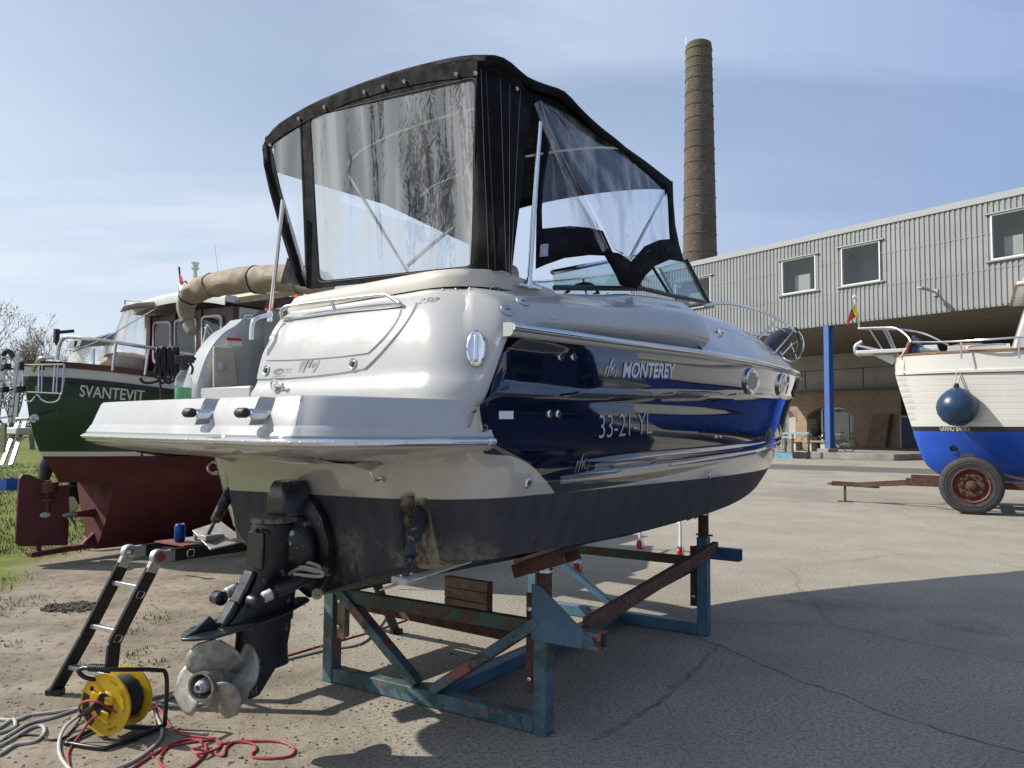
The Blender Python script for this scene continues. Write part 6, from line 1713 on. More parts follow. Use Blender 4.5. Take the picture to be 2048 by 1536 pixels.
k = MB(); k.box((wx + .02, SV.P(300, 700, x=wx).y, (zb2 + zc_) / 2), (.08, .03, zc_ - zb2)); k.box((wx + .02, SV.P(349, 700, x=wx).y, (zb2 + zc_) / 2), (.08, .05, zc_ - zb2)); k.box((wx + .02, SV.P(400, 700, x=wx).y, (zb2 + zc_) / 2), (.08, .05, zc_ - zb2)); k.build('door_batten', 'maroon', waft)
rwin(SV, ((483, 628), (535, 632), (535, 700), (483, 690)), dict(y=-wy), 'side_window', wsd, fm='steel', gm='svglass')
# roof rail, horn light, staff
k = MB(); a, b__ = SV.P(250, 600, x=1.9), SV.P(250, 625, x=1.9); k.tube([b__, a, SV.P(355, 606, x=1.9)], .016, 6); k.build('roof_rail', 'svwhite', sloop, smooth=40)
k = MB(); a = SV.P(390, 574, x=2.2); b__ = SV.P(390, 540, x=2.2); k.tube([a, b__], [.035, .03], 8); k.lathe([(.02, 0), (.055, .01), (.06, .03), (.045, .035), (.045, .09), (.06, .095), (.06, .11), (.01, .115)], b__, (0, 0, 1), 16); k.build('mast_light', 'svwhite', sloop, smooth=40)
k = MB(); k.box(SV.P(375, 580, x=2.2), (.14, .22, .06)); k.box(SV.P(412, 577, x=2.4), (.3, .35, .04)); k.tube(spline([SV.P(368, 578, x=2.2), SV.P(362, 568, x=2.2), SV.P(370, 562, x=2.2), SV.P(378, 574, x=2.2)], 4), .012, 6); k.build('roof_gear', 'blackpaint', sloop)
k = MB(); k.tube([SV.P(438, 560, x=3.2), SV.P(429, 488, x=3.2)], .004, 5); k.build('radio_aerial', 'steel', sloop)
k = MB(); k.tube([SV.P(205, 680, y=-.9), SV.P(360, 588, x=2.2)], .008, 5); k.build('stay_wire', 'steel', sloop)
k = MB(); k.tube([SV.P(145, 703, y=-.8), SV.P(205, 680, y=-.9)], .010, 5); k.build('stay_wire', 'steel', sloop)
flg = thing('dutch_flag', 'small Dutch tricolour on a slim staff above the sloop roof', 'flag', SV)
k = MB(); k.tube([SV.P(364, 594, x=2.15), SV.P(358, 534, x=2.15)], .014, 6); k.build('flagstaff', 'blackpaint', flg, smooth=True)
for nm, pxs, mt in (('red_stripe', ((360, 546), (363, 552), (368, 566), (361, 570), (359, 560)), simple('flag_red', (.42, .03, .03), .7)), ('white_stripe', ((359, 566), (361, 570), (368, 566), (370, 578), (362, 588), (360, 582)), 'svwhite'), ('blue_stripe', ((362, 588), (370, 578), (372, 574), (370, 586), (364, 592)), simple('flag_blue', (.03, .04, .25), .7))):
    k = MB(); k.v = [SV.P(*q_, x=2.15 - .01 * j) for j, q_ in enumerate(pxs)]; k.face(range(len(pxs))); k.build(nm, mt, flg, thick=.004, fix=False)
# aft tent: canvas foot, clear panels, cream hood
def tpx(px, py, x): return SV.P(px, py, x=x)
k = MB(); k.grid([[tpx(195, 733, .85), tpx(240, 740, .95), tpx(290, 748, 1.35), tpx(296, 746, 1.68)], [tpx(212, 708, .85), tpx(236, 704, .95), tpx(268, 706, 1.3), tpx(292, 712, 1.68)]]); tent = k.build('tent_skirt', simple('cream_canvas', (.52, .45, .32), .8, var=.08, bmp=.3, bs=20), sloop, smooth=60, thick=.01, fix=False)
rows = []
for f in [i / 8 for i in range(9)]:
    bq = [tpx(lerp(212, 292, j / 12), lerp(708, 712, j / 12) - 5 * sin(pi * j / 12), lerp(.85, 1.66, j / 12)) for j in range(13)]
    tq = [tpx(lerp(243, 297, j / 12), lerp(622, 620, j / 12) - 3 * sin(pi * j / 12), lerp(.95, 1.66, j / 12)) for j in range(13)]
    rows.append([bq[j].lerp(tq[j], f) + Vector((.02 * sin(j * 1.9 + f * 2), 0, 0)) for j in range(13)])
M['tentfilm'] = clear_vinyl('tent_film', haze=.38, wr=.35, scale=2, stretch=(1, 2, .4), gloss=.05)
k = MB(); k.grid(rows); k.build('tent_film', 'tentfilm', tent, smooth=60, fix=False)
k = MB(); k.grid([[tpx(241, 624, .93), tpx(270, 617, 1.2), tpx(310, 613, 1.5), tpx(350, 612, 1.75)], [tpx(246, 613, .95), tpx(272, 607, 1.2), tpx(310, 604, 1.5), tpx(350, 605, 1.75)], [tpx(262, 607, 1.9), tpx(290, 604, 2.0), tpx(320, 602, 2.1), tpx(352, 603, 2.2)]]); k.build('tent_hood', simple('cream_hood', (.55, .50, .38), .7), tent, smooth=60, thick=.02, fix=False)
# stern rail
def dk_(px, py, y=-1.25): return SV.P(px, py, y=y)
k = MB()
top_r = [dk_(66, 742, -.2), dk_(72, 728, -.3), dk_(84, 716, -.4), dk_(118, 716, -.5)]
k.tube(spline(top_r, 5), .022, 8)
tr2 = [dk_(113, 720, -.6), dk_(117, 696, -.62), dk_(124, 680, -.66), dk_(138, 674, -.75), dk_(200, 680, -1.1), dk_(290, 694, -1.35), dk_(400, 712, -1.42)]
k.tube(spline(tr2, 6), .022, 8); rl2 = k.build('stern_rail', 'steel', sloop, smooth=True)
for (a, b__, y_) in (((232, 686), (225, 742), -1.22), ((298, 696), (290, 750), -1.36), ((365, 706), (356, 750), -1.42)):
    k = MB(); k.tube([dk_(*a, y_), dk_(*b__, y_)], .016, 8); k.build('stanchion', 'steel', rl2, smooth=True)
k = MB(); k.box(dk_(113, 672, -.55), (.05, .05, .16)); k.beam(dk_(113, 665, -.55), dk_(148, 662, -.60), .05, .035); k.beam(dk_(113, 665, -.55), dk_(114, 690, -.55), .035, .035, (1, 0, 0)); k.build('outboard_bracket', 'rubber', sloop, bevel=.004)
k = MB(); k.tube([dk_(34, 838, -.1), dk_(60, 837, -.35)], .022, 10); k.lathe([(.045, 0), (.05, .02), (.03, .03)], dk_(68, 837, -.42), (0, -1, 0), 16); k.build('exhaust_pipe', 'steel', sloop, smooth=40)
for x_, pts in ((0, ((82, 730), (82, 775), (90, 782), (103, 777), (113, 768))),):
    k = MB(); k.tube(spline([dk_(45, 730, -.62), dk_(128, 729, -.95)], 3), .012, 6); k.tube(spline([dk_(50, 784, -.65), dk_(118, 787, -.95)], 3), .010, 6)
    for a in (46, 78, 84, 110, 116, 128): k.tube([dk_(a, 729, -.62 - .33 * (a - 45) / 83), dk_(a - (4 if a > 100 else 1), 786, -.64 - .33 * (a - 45) / 83)], .008, 6)
    k.tube(spline([dk_(50, 800, -.65), dk_(62, 803, -.70), dk_(74, 790, -.76), dk_(84, 800, -.80), dk_(100, 805, -.87), dk_(118, 798, -.93), dk_(127, 765, -.95), dk_(129, 730, -.95)], 6), .009, 6)
    k.build('folding_ladder_frame', 'steel', sloop, smooth=True)
for px in (42, 83):
    k = MB(); k.box(dk_(px, 732, -.66), (.05, .05, .09)); k.box(dk_(px - 4, 779, -.66), (.07, .05, .07)); k.build('ladder_clamp', 'rubber', sloop, bevel=.004)
# rope coil over the rail
rp_ = thing('rope_coil', 'big hank of black rope hung over the green sloop stern rail', 'rope', SV)
random.seed(11); k = MB()
for i in range(13):
    x0 = 313 + i * 3.2; top_y = 697 + random.uniform(-2, 3); bot_y = 752 + random.uniform(-10, 14); yv = -1.40 - random.uniform(0, .06)
    k.tube(spline([dk_(x0, top_y + 10, yv), dk_(x0 + 2, top_y, yv), dk_(x0 + 5, top_y + 4, yv), dk_(x0 + 4 + random.uniform(-3, 3), (top_y + bot_y) / 2, yv), dk_(x0 + 6, bot_y - 4, yv), dk_(x0 + 1, bot_y, yv), dk_(x0 - 4, bot_y - 8, yv), dk_(x0 + random.uniform(-3, 3), (top_y + bot_y) / 2, yv), dk_(x0, top_y + 10, yv)], 4), .016, 6)
k.tube(spline([dk_(280, 755, -1.45), dk_(288, 765, -1.45), dk_(310, 764, -1.45), dk_(326, 754, -1.45)], 5), .016, 6); k.tube(spline([dk_(318, 745, -1.46), dk_(322, 790, -1.47), dk_(318, 850, -1.47)], 5), .013, 6)
k.build('rope_loops', 'rubber', rp_, smooth=True)
k = MB(); k.tube(spline([dk_(286, 898, -1.2), dk_(284, 912, -1.2), dk_(292, 922, -1.2), dk_(304, 921, -1.2), dk_(311, 911, -1.2), dk_(312, 898, -1.2)], 6), .012, 6); k.build('hanging_loop', 'rubber', rp_, smooth=True)
# supports under the keel
for x_ in (1.6, 5.5):
    st_o = thing('keel_trestle', 'rusty low beam under the green sloop keel ' + ('near the ladder' if x_ < 2 else 'towards its bow'), 'trestle', SV)
    k = MB(); k.box((x_ + .8, 0, .025), (.18, 1.8, .045)); k.build('beam', 'rust', st_o)

# ---- boat with clear canopy beyond
CB = Frame(-7.9, 13.6, radians(40))
cbt = thing('canopy_cruiser', 'white cruiser with clear side windows under a grey canopy beyond the sloop', 'motor boat', CB)
def cq(px, py, y=-1.0): return CB.P(px, py, y=y)
k = MB(); k.add([cq(131, 728), cq(222, 742), cq(228, 700), cq(226, 682), cq(149, 692)], [(0, 1, 2, 3, 4)]); k.build('canopy_windows', 'tentfilm', cbt, fix=False)
k = MB(); k.add([cq(147, 694), cq(226, 690), cq(229, 672), cq(229, 664), cq(190, 676), cq(152, 680)], [(0, 1, 2, 3, 4, 5)]); k.build('canopy_roof', simple('grey_canopy', (.16, .17, .17), .7), cbt, thick=.5)
k = MB(); k.add([cq(148, 693, -1.06), cq(226, 686, -1.06), cq(227, 678, -1.06), cq(150, 682, -1.06)], [(0, 1, 2, 3)]); k.build('scalloped_hem', 'canvas', cbt, thick=.02, fix=False)
k = MB(); k.tube([cq(188, 698, -1.03), cq(187, 738, -1.03)], .016, 6); k.build('canopy_post', 'steel', cbt)
mb = MB(); rows = []
for z, b_, x0 in ((.45, .1, .8), (.9, .9, .3), (1.6, 1.15, 0), (2.45, 1.25, -.2)):
    rows.append([(x0, -b_, z), (3.5, -b_, z), (6.5, 0, z + .1), (3.5, b_, z), (x0, b_, z)])
mb.grid(rows, True); mb.face(range(5)); mb.face([15 + i for i in range(5)]); mb.build('hull', 'gel_white', cbt, smooth=40)
k = MB(); k.box((1.5, 0, .25), (.15, .9, .5)); k.box((4.2, 0, .25), (.15, .6, .5)); k.build('cradle', 'rust', cbt)
k = MB(); k.tube([(-.1, 0, 1.2), (-.25, 0, .9), (-.3, 0, .55)], [.16, .12, .07], 10); k.lathe([(.01, -.2), (.05, -.1), (.05, .1)], (-.3, 0, .55), (-1, 0, 0), 10); k.build('sterndrive', 'blackpaint', cbt, smooth=50)
# ---- stern drive boat glimpsed through the rudder gap
SB = Frame(*W(180, 960, 13.0).xy, radians(35))
sb = thing('small_white_motorboat', 'small white boat with black outdrive glimpsed behind the sloop rudder', 'motor boat', SB)
rows = []
for z, b_, x0 in ((.62, .1, .6), (.85, .85, .2), (1.35, 1.0, 0)):
    rows.append([(x0, -b_, z), (3.0, -b_, z), (5.2, 0, z + .1), (3.0, b_, z), (x0, b_, z)])
mb = MB(); mb.grid(rows, True); mb.face(range(5)); mb.face([10 + i for i in range(5)]); mb.build('hull', 'gel_white', sb, smooth=40)
k = MB(); k.box((-.2, 0, .95), (.32, .26, .5)); k.box((-.25, 0, .55), (.2, .1, .45)); k.box((-.32, 0, .64), (.55, .3, .03)); k.build('outdrive', 'blackpaint', sb, bevel=.03)
k = MB(); 
for i in range(3):
    a = i * 2.09; k.sphere(Vector((-.5, .11 * cos(a), .46 + .11 * sin(a))), .10, 10, 6, (.25, .8, .8))
k.build('propeller', 'prop', sb, smooth=True)
k = MB(); k.box((1.2, 0, .28), (.12, .8, .56)); k.box((3.2, 0, .30), (.12, .8, .6)); k.build('stand', 'rust', sb)

# ---- low boat with folded beige bimini between the cruiser and the sloop
BB = Frame(-2.9, 7.7, radians(36))
bb = thing('bimini_boat', 'open boat with a folded beige bimini standing behind the navy cruiser', 'motor boat', BB)
def bq(px, py, x=0.25): return BB.P(px, py, x=x)
arc_b = [(386, 668), (374, 640), (371, 612), (383, 589), (410, 575), (450, 566), (500, 559), (550, 557), (600, 560), (650, 570)]
wd_b = [.05, .07, .095, .12, .135, .14, .145, .145, .14, .13]
pp_ = spline([bq(*p) for p in arc_b], 6); rr_ = [tab(i / (len(pp_) - 1) * 9, [(j, w) for j, w in enumerate(wd_b)]) for i in range(len(pp_))]
random.seed(3)
k = MB(); n_ = 18; o = 0; rows = []
for i, p in enumerate(pp_):
    d = (pp_[min(i + 1, len(pp_) - 1)] - pp_[max(i - 1, 0)]).normalized(); u = Vector((1, 0, 0)); w = d.cross(u).normalized(); r = rr_[i]
    rows.append([p + (u * cos(2 * pi * a / n_) * 1.15 + w * sin(2 * pi * a / n_)) * r * (1 + .20 * noise.noise(Vector((i * .22, a * .55, 0))) - .22 * abs(noise.noise(Vector((i * .55 + a * .25, a * .8, 4)))) - .06 * (1 if i % 11 == 5 else 0)) for a in range(n_)])
k.grid(rows, True); k.face(range(n_)); k.face([(len(rows) - 1) * n_ + a for a in range(n_)][::-1]); bim = k.build('folded_bimini', 'beige', bb, smooth=40, sub=1)
for i in range(5, len(rows) - 2, 11):
    k = MB(); cc_ = sum(rows[i], Vector()) / n_; k.tube([cc_ + (q_ - cc_) * 1.04 for q_ in rows[i]], .008, 5, closed=True); k.build('lashing_strap', 'blackpaint' if i % 2 == 0 else simple('tan_webbing', (.2, .16, .12), .8), bim, smooth=True)
k = MB(); k.tube([rows[i][4] + (rows[i][4] - sum(rows[i], Vector()) / n_) * .02 for i in range(2, len(rows))], .005, 4); k.build('canvas_seam', simple('seam_tan', (.22, .18, .13), .8), bim, smooth=True)
k = MB(); k.tube([bq(414, 652), bq(384, 812, .1)], .016, 8); k.tube([bq(414, 650), bq(472, 740, .9)], .014, 8); k.tube([bq(410, 655), bq(466, 748, .8)], .012, 8); k.build('bimini_frame', 'steel', bb, smooth=True)
rows = []
for z, b_, x0 in ((.60, .1, 1.2), (.85, .6, .9), (1.65, .8, .8), (1.80, .82, .8)):
    rows.append([(x0, -b_, z), (2.8, -b_, z), (4.4, 0, z + .1), (2.8, b_, z), (x0, b_, z)])
mb = MB(); mb.grid(rows, True); mb.face(range(5)); mb.face([15 + i for i in range(5)]); mb.build('hull', 'gel_white', bb, smooth=40)
k = MB(); k.box((1.2, 0, .25), (.12, .9, .5)); k.box((3.2, 0, .27), (.12, .9, .54)); k.build('stand', 'rust', bb)
k = MB(); a = [bq(476, 577, 1.2), bq(600, 560, 1.2), bq(600, 582, 1.0), bq(560, 590, 1.0), bq(478, 600, 1.0)]; k.v = a; k.face(range(5)); k.build('folded_cover', simple('cream_cover', (.45, .42, .30), .7, var=.2), bb, thick=.08, fix=False)
lb_ = tag(MB().box(BB.I @ BB.w(0, 0, 0), (.01, .01, .01)).build('tmp', 'orange', None), None); bpy.data.objects.remove(lb_)
k = MB(); c0 = bq(570, 612, 1.6); rows = []
for i in range(25):
    a = 2 * pi * i / 24; rows.append([c0 + Vector((.07 * sin(t_), (.30 + .075 * cos(t_)) * cos(a), (.24 + .075 * cos(t_)) * sin(a) * .8)) for t_ in [2 * pi * j / 10 for j in range(10)]])
k.grid(rows, True); lbo = tag(k.build('lifebuoy', 'orange', None, smooth=True), 'orange lifebuoy beside the chrome pole above the transom door', 'lifebuoy'); lbo.matrix_world = BB.M
k = MB(); k.box(bq(545, 604, 1.3), (.5, .8, .04)); k.build('dark_shelf', 'blackpaint', bb)

# ================================================================== TREES AND FAR GROUND, LEFT
M['bark'] = simple('grey_bark', (.17, .145, .12), .9, var=.3, vs=4)
M['leaf'] = simple('young_leaf', (.30, .27, .15), .7, var=.3, vs=2)
M['hedge'] = simple('hedge_leaf', (.05, .07, .03), .8, var=.5, vs=2)
def bare_tree(base, H_, seed, label, spread=.5):
    random.seed(seed); fr = Frame(base.x, base.y, 0); t = thing('bare_tree', label, 'tree', fr, 'bare spring trees on the left horizon')
    k = MB(); lf = MB(); cnt = [0]
    def br_(p, d, L_, r, dep):
        q_ = p; pts = [p]; dd = d.copy()
        for i in range(3):
            dd = (dd + Vector((random.uniform(-.18, .18), random.uniform(-.18, .18), random.uniform(-.02, .14)))).normalized(); q_ = q_ + dd * L_ / 3; pts.append(q_)
        k.tube(pts, [r, r * .85, r * .7, r * .55], 5 if dep < 2 else 3, cap=False)
        if dep >= 5:
            for _ in range(6):
                c_ = pts[random.randint(1, 3)] + Vector([random.uniform(-.15, .15) for _ in range(3)]); s_ = random.uniform(.05, .12); a = Vector([random.uniform(-1, 1) for _ in range(3)]) * s_; b2 = Vector([random.uniform(-1, 1) for _ in range(3)]) * s_
                o = len(lf.v); lf.v += [c_, c_ + a, c_ + b2]; lf.face((o, o + 1, o + 2))
            return
        for _ in range(random.choice((3, 3, 4)) if dep < 3 else 3):
            a = random.uniform(0, 2 * pi); sp_ = random.uniform(.35, .75) * (1 + spread * .4); s_ = Vector((cos(a) * sp_, sin(a) * sp_, random.uniform(.35, .9)))
            br_(pts[random.choice((1, 2, 3, 3))], (dd * .55 + s_).normalized(), L_ * random.uniform(.62, .85), r * .55, dep + 1)
    br_(Vector((0, 0, 0)), Vector((0, 0, 1)), H_ * .26, H_ * .015, 0)
    k.build('trunk', 'bark', t, weld=False, fix=False); c_ = lf.build('crown', 'leaf', t, weld=False, fix=False); return t
for i, (px, Y_, H_, lab) in enumerate(((22, 52, 9.8, 'bare budding tree at the left edge of the picture'), (66, 50, 9.6, 'bare budding tree just left of the outboard bracket'), (112, 55, 8.6, 'bare budding tree right behind the stern rail'), (-30, 48, 10, 'bare budding tree just outside the left edge'), (140, 60, 6.5, 'lowest bare budding tree seen between rail and canopy'))):
    p = W(px, 860, Y_); bare_tree(p, H_ * 1.22, 20 + i, lab)
random.seed(8); k = MB()
for i in range(9000):
    x = random.uniform(-120, 2); y = 74 + random.uniform(0, 5) + .1 * x * 0; h = 2.0 + 1.2 * noise.noise(Vector((x * .15, 0, 0))) + .6 * noise.noise(Vector((x * .9, 4, 0)))
    c_ = Vector((x, y, random.uniform(0, max(.5, h)))); s_ = random.uniform(.12, .35); a = Vector([random.uniform(-1, 1) for _ in range(3)]) * s_; b2 = Vector([random.uniform(-1, 1) for _ in range(3)]) * s_
    o = len(k.v); k.v += [c_, c_ + a, c_ + b2]; k.face((o, o + 1, o + 2))
tag(k.build('hedge', 'hedge', None, weld=False, fix=False), 'dark distant hedge along the left horizon', 'hedge', kind='stuff')
pass
# aluminium scaffold ladder at the left edge
AL = Frame(*W(25, 760, 9.4).xy, radians(-60))
al = thing('boarding_ladder', 'upright aluminium boarding ladder with black clamps at the far left', 'ladder', AL)
def aq(px, py, y=0.0): return W(px, py, 9.4 - y)
for a, b__ in (((10, 712), (-6, 846)), ((37, 706), (20, 846)), ((44, 715), (30, 846))):
    k = MB(); k.beam(aq(*a), aq(*b__), .045, .03, (0, 1, 0)); k.build('side_rail', 'alu', al, space=AL)
for py in (714, 736, 758, 778, 796, 812, 832):
    k = MB(); k.beam(aq(-8, py + 6), aq(40 - (py - 710) * .12, py), .03, .02); k.build('rung', 'alu', al, space=AL)
for px, py in ((47, 731), (42, 777), (12, 733), (8, 779)):
    k = MB(); k.box(AL.I @ aq(px, py, .05), (.09, .08, .07)); k.build('clamp', 'rubber', al, bevel=.008)
k = MB(); k.tube(spline([aq(6, 712), aq(12, 702), aq(22, 705), aq(26, 716)], 4), .03, 8); k.build('black_hose', 'rubber', al, smooth=True, space=AL)
k = MB(); k.beam(aq(8, 846), W(6, 905, 9.5), .05, .04, (0, 1, 0)); k.build('leg', 'alu', al, space=AL)
L2 = Frame(*W(20, 930, 10.5).xy, radians(-60))
l2 = thing('leaning_ladder', 'long aluminium ladder leaning against the green sloop stern', 'ladder', L2)
for dxp in (0, 18):
    k = MB(); k.beam(W(4 + dxp, 930, 10.3), W(36 + dxp * .8, 845, 10.9), .05, .03, (0, 1, 0)); k.build('side_rail', 'alu', l2, space=L2)
for i in range(9):
    f = i / 9; k = MB(); k.beam(W(lerp(4, 36, f), lerp(930, 845, f), lerp(10.3, 10.9, f)), W(lerp(22, 52, f), lerp(932, 846, f), lerp(10.3, 10.9, f)), .035, .025); k.build('rung', 'alu', l2, space=L2)
k = MB(); k.box(L2.I @ W(38, 862, 10.7), (.35, .25, .10)); k.build('top_tray', 'svwhite', l2, bevel=.02)
cr_f = Frame(*G(18, 980).xy, radians(20)); cr = thing('blue_crate', 'blue plastic crate on the grass at the left edge', 'crate', cr_f)
k = MB()
for a, b__, c_, d_ in ((-.17, 0, .01, .26), (.17, 0, .01, .26)): k.box((a, b__, .14), (c_, d_, .28))
for s_ in (-.13, .13): k.box((0, s_, .14), (.33, .01, .28))
k.box((0, 0, .01), (.33, .25, .01)); k.build('crate_body', simple('blue_plastic', (.01, .06, .30), .4), cr)
k = MB(); k.tube([(-.1, -.14, .26), (-.1, -.14, .31), (.1, -.14, .31), (.1, -.14, .26)], .012, 6); k.build('handle', 'postblue', cr)

# ================================================================== WHITE AND BLUE TRAWLER ON ITS TRAILER (right)
WC = G(1944, 1028)
GH = radians(-59.0)
gF_ = Vector((sin(GH), cos(GH), 0)); gT_ = Vector((-cos(GH), sin(GH), 0))
o_ = WC - gT_ * 1.28
GB = Frame(o_.x, o_.y, GH)
tw_ = thing('trawler_yacht', 'white trawler yacht with royal blue bottom parked on the truck-wheeled trailer', 'yacht', GB)
def gp(px, py, y=0.0): return GB.P(px, py, y=y)
M['gbwhite'] = simple('yacht_white', (.57, .565, .54), .25, coat=.4, var=.03, vs=1)
M['gbblue'] = simple('royal_blue_bottom', (.012, .085, .52), .38, var=.12, vs=1.5, coat=.15)
M['gbblack'] = simple('boot_stripe', (.015, .016, .025), .35)
M['teak'] = simple('teak', (.22, .10, .045), .45, var=.25, vs=12)
stem_px = [(1787, 712), (1791, 752), (1800, 782), (1811, 815), (1823, 853), (1826, 862), (1836, 900), (1852, 930), (1876, 948), (1905, 962), (1950, 972)]
stem = [gp(*p) for p in stem_px]
def stem_x(z):
    s_ = sorted([(p.z, p.x) for p in stem]); return tab(z, s_)
ZS = stem[0].z; ZB = stem[1].z; ZW1 = stem[4].z; ZW0 = stem[5].z; ZK = stem[-1].z
B0 = 1.95
def g_half(x, z):
    xs = stem_x(z); d = xs - x
    if d <= 0: return 0.0
    t = (z - ZK) / (ZS - ZK); L_ = lerp(5.5, 3.9, max(0, min(1, t))); Bm = B0 * lerp(.78, 1.0, sst(z, ZK + .1, ZW0 + .3))
    if z < ZW0: Bm *= (max(0, (z - ZK) / (ZW0 - ZK)) ** .38)
    a = min(1, d / L_); return Bm * (1 - (1 - a) ** 2) ** .72
X_END = stem[0].x - 11.0
def g_row(zf, off=0.0):
    r = []
    for i in range(50):
        u = (i / 49) ** 1.5; z = zf(stem[0].x - 11 * u); xs = stem_x(z); x = lerp(xs, X_END, u); z = zf(x)
        r.append((x, g_half(x, z) + (off if i else 0), z))
    return r
def g_sheer(x): d = stem[0].x - x; return ZS + .0 - .045 * d + .0045 * d * d
mb = MB()
def gboth(rows, mi): mb.cur = mi; mb.grid(rows); mb.grid([[(x, -y, z) for x, y, z in r] for r in rows])
kz = [ZK, ZK + .03, ZK + .08, ZK + .15, ZK + .25, ZK + .4, ZK + .6, ZW0 - .12, ZW0]
gboth([g_row(lambda x, z=z: z) for z in kz], 1)
gboth([g_row(lambda x, z=z: z, .003) for z in (ZW0, ZW1)], 2)
rows = []; NP = 9
for i in range(NP):
    za = lambda x, f=i / NP: lerp(ZW1, ZB + (g_sheer(x) - ZS), f); zb3 = lambda x, f=(i + 1) / NP - .012: lerp(ZW1, ZB + (g_sheer(x) - ZS), f)
    zm = lambda x, f=(i + 1) / NP - .006: lerp(ZW1, ZB + (g_sheer(x) - ZS), f)
    rows += [g_row(za, .010), g_row(zb3, .010), g_row(zm, .002)]
gboth(rows, 0)
gboth([g_row(lambda x: ZB + g_sheer(x) - ZS, .02), g_row(lambda x: ZB + .01 + g_sheer(x) - ZS, .06), g_row(lambda x: ZB + .06 + g_sheer(x) - ZS, .06), g_row(lambda x: ZB + .075 + g_sheer(x) - ZS, .02), g_row(lambda x: g_sheer(x) - .03, .02)], 0)
mb.cur = 0; dk = g_row(lambda x: g_sheer(x) - .35, -.03); mb.grid([dk, [(x, -y, z) for x, y, z in dk]])
ghull = mb.build('hull', ['gbwhite', 'gbblue', 'gbblack'], tw_, smooth=30, fix=False)
g_t = bvh_of(ghull)
mb = MB()
for sg in (1, -1):
    r_ = [(x, sg * y, z) for x, y, z in g_row(lambda x: g_sheer(x), .045)]; i_ = [(x, sg * max(0, y - .14), z) for x, y, z in r_] if False else [(x, sg * max(0.0, abs(y) - .14), z) for x, y, z in r_]
    up = lambda rr, h: [(x, y, z + h) for x, y, z in rr]
    mb.grid([up(r_, -.035), r_, i_, up(i_, -.35)])
mb.build('cap_rail', 'teak', tw_, smooth=40)
mb = MB(); tr_x = X_END; rr = [g_row(lambda x, z=z: z)[-1] for z in kz] + [g_row(lambda x: g_sheer(x))[-1]]
mb.grid([[(x, y, z) for x, y, z in rr], [(x, -y, z) for x, y, z in rr]]); mb.build('transom', 'gbwhite', tw_)
f, w = on_surface(g_t, 1881, 861, 1941, 862, .012, GB)
vs_, fs_ = text_mesh('GRAND BANKS', 1.0, offset=.006); tw2 = max(v.x for v in vs_); mb = MB(); mb.add([f(v.x / tw2 * w, v.y * .12 / .7) for v in vs_], fs_); mb.build('name_lettering', 'gbwhite', tw_, weld=False, fix=False)
p, n = hit(g_t, 1908, 897, GB)
mb = MB(); mb.lathe([(.10, -.02), (.10, .012), (.085, .012), (.08, -.02)], p, (n.x * .4, n.y, n.z * .3), 20); th_ = mb.build('bow_thruster_tunnel', 'gbblue', tw_, smooth=40)
k = MB(); k.lathe([(.085, .0), (.002, .004)], p + n * .006, n, 18); k.build('tunnel_opening', 'gbblack', th_)
# bowsprit pulpit, rails
k = MB(); a = gp(1717, 708); b__ = gp(1800, 718)
ztp = ZS + .05
k.prism([(gp(1714, 703).x, -.22, ztp), (gp(1714, 703).x, .22, ztp), (stem[0].x - .9, .35, ztp), (stem[0].x - .9, -.35, ztp)], (0, 0, .09)); k.build('bow_pulpit', 'gbwhite', tw_, bevel=.02)
k = MB(); k.prism([(gp(1745, 712).x, -.12, ztp - .01), (stem[0].x + .02, -.12, ztp - .25), (stem[0].x - .2, -.12, ztp - .01)], (0, .24, 0)); k.build('pulpit_knee', 'gbwhite', tw_, bevel=.02)
def rail_side(sg):
    P_ = [gp(1716, 657, .0), gp(1780, 655, .2), gp(1800, 661, .35), gp(1815, 673, .5), gp(1822, 684, .6)]
    P2 = [gp(1716, 657, .0), gp(1800, 659, -.2), gp(1850, 668, -.5), gp(1896, 690, -1.0)]
    return P_ if sg > 0 else P2
k = MB(); k.tube(spline(rail_side(1), 5), .022, 8); k.tube(spline(rail_side(-1), 5), .022, 8)
P3 = [gp(1826, 684, .62), gp(1880, 684, 1.2), gp(1960, 680, 1.75), gp(2048, 674, 1.9), gp(2140, 670, 1.95)]
k.tube(spline(P3, 4), .020, 8); grl = k.build('bow_rail', 'steel', tw_, smooth=True)
for a, b__, y_ in (((1738, 658), (1768, 704), .15), ((1766, 656), (1794, 715), .2), ((1772, 656), (1800, 718), .25), ((1922, 683), (1923, 718), 1.5), ((2037, 676), (2039, 717), 1.9), ((1822, 684), (1800, 716), .4)):
    k = MB(); k.tube([gp(*a, y_), gp(*b__, y_)], .019, 8); k.build('stanchion', 'steel', grl, smooth=True)
k = MB(); k.tube(spline([gp(1812, 716, .35), gp(1815, 695, .38), gp(1824, 684, .42), gp(1838, 686, .45)], 4), .045, 8); k.tube(spline([gp(1872, 716, .3), gp(1890, 712, .2), gp(1904, 695, .1), gp(1930, 690, .0), gp(1965, 690, 0)], 4), .04, 8); k.build('teak_bulwark_knee', 'teak', tw_, smooth=True)
anc = thing('plough_anchor', 'galvanised anchor hanging off the trawler bow pulpit', 'anchor', GB)
k = MB(); k.beam(gp(1712, 690, .02), gp(1778, 705, .02), .05, .05); k.build('shank', 'steel', anc)
k = MB(); k.tube(spline([gp(1722, 683, 0), gp(1711, 692, 0), gp(1712, 708, 0), gp(1722, 712, 0)], 4), [.02] * 3 + [.05] * 10, 8) if False else k.tube(spline([gp(1724, 683, 0), gp(1711, 692, 0), gp(1712, 706, 0), gp(1722, 711, 0)], 4), .04, 8); k.build('fluke', 'alu', anc, smooth=True)
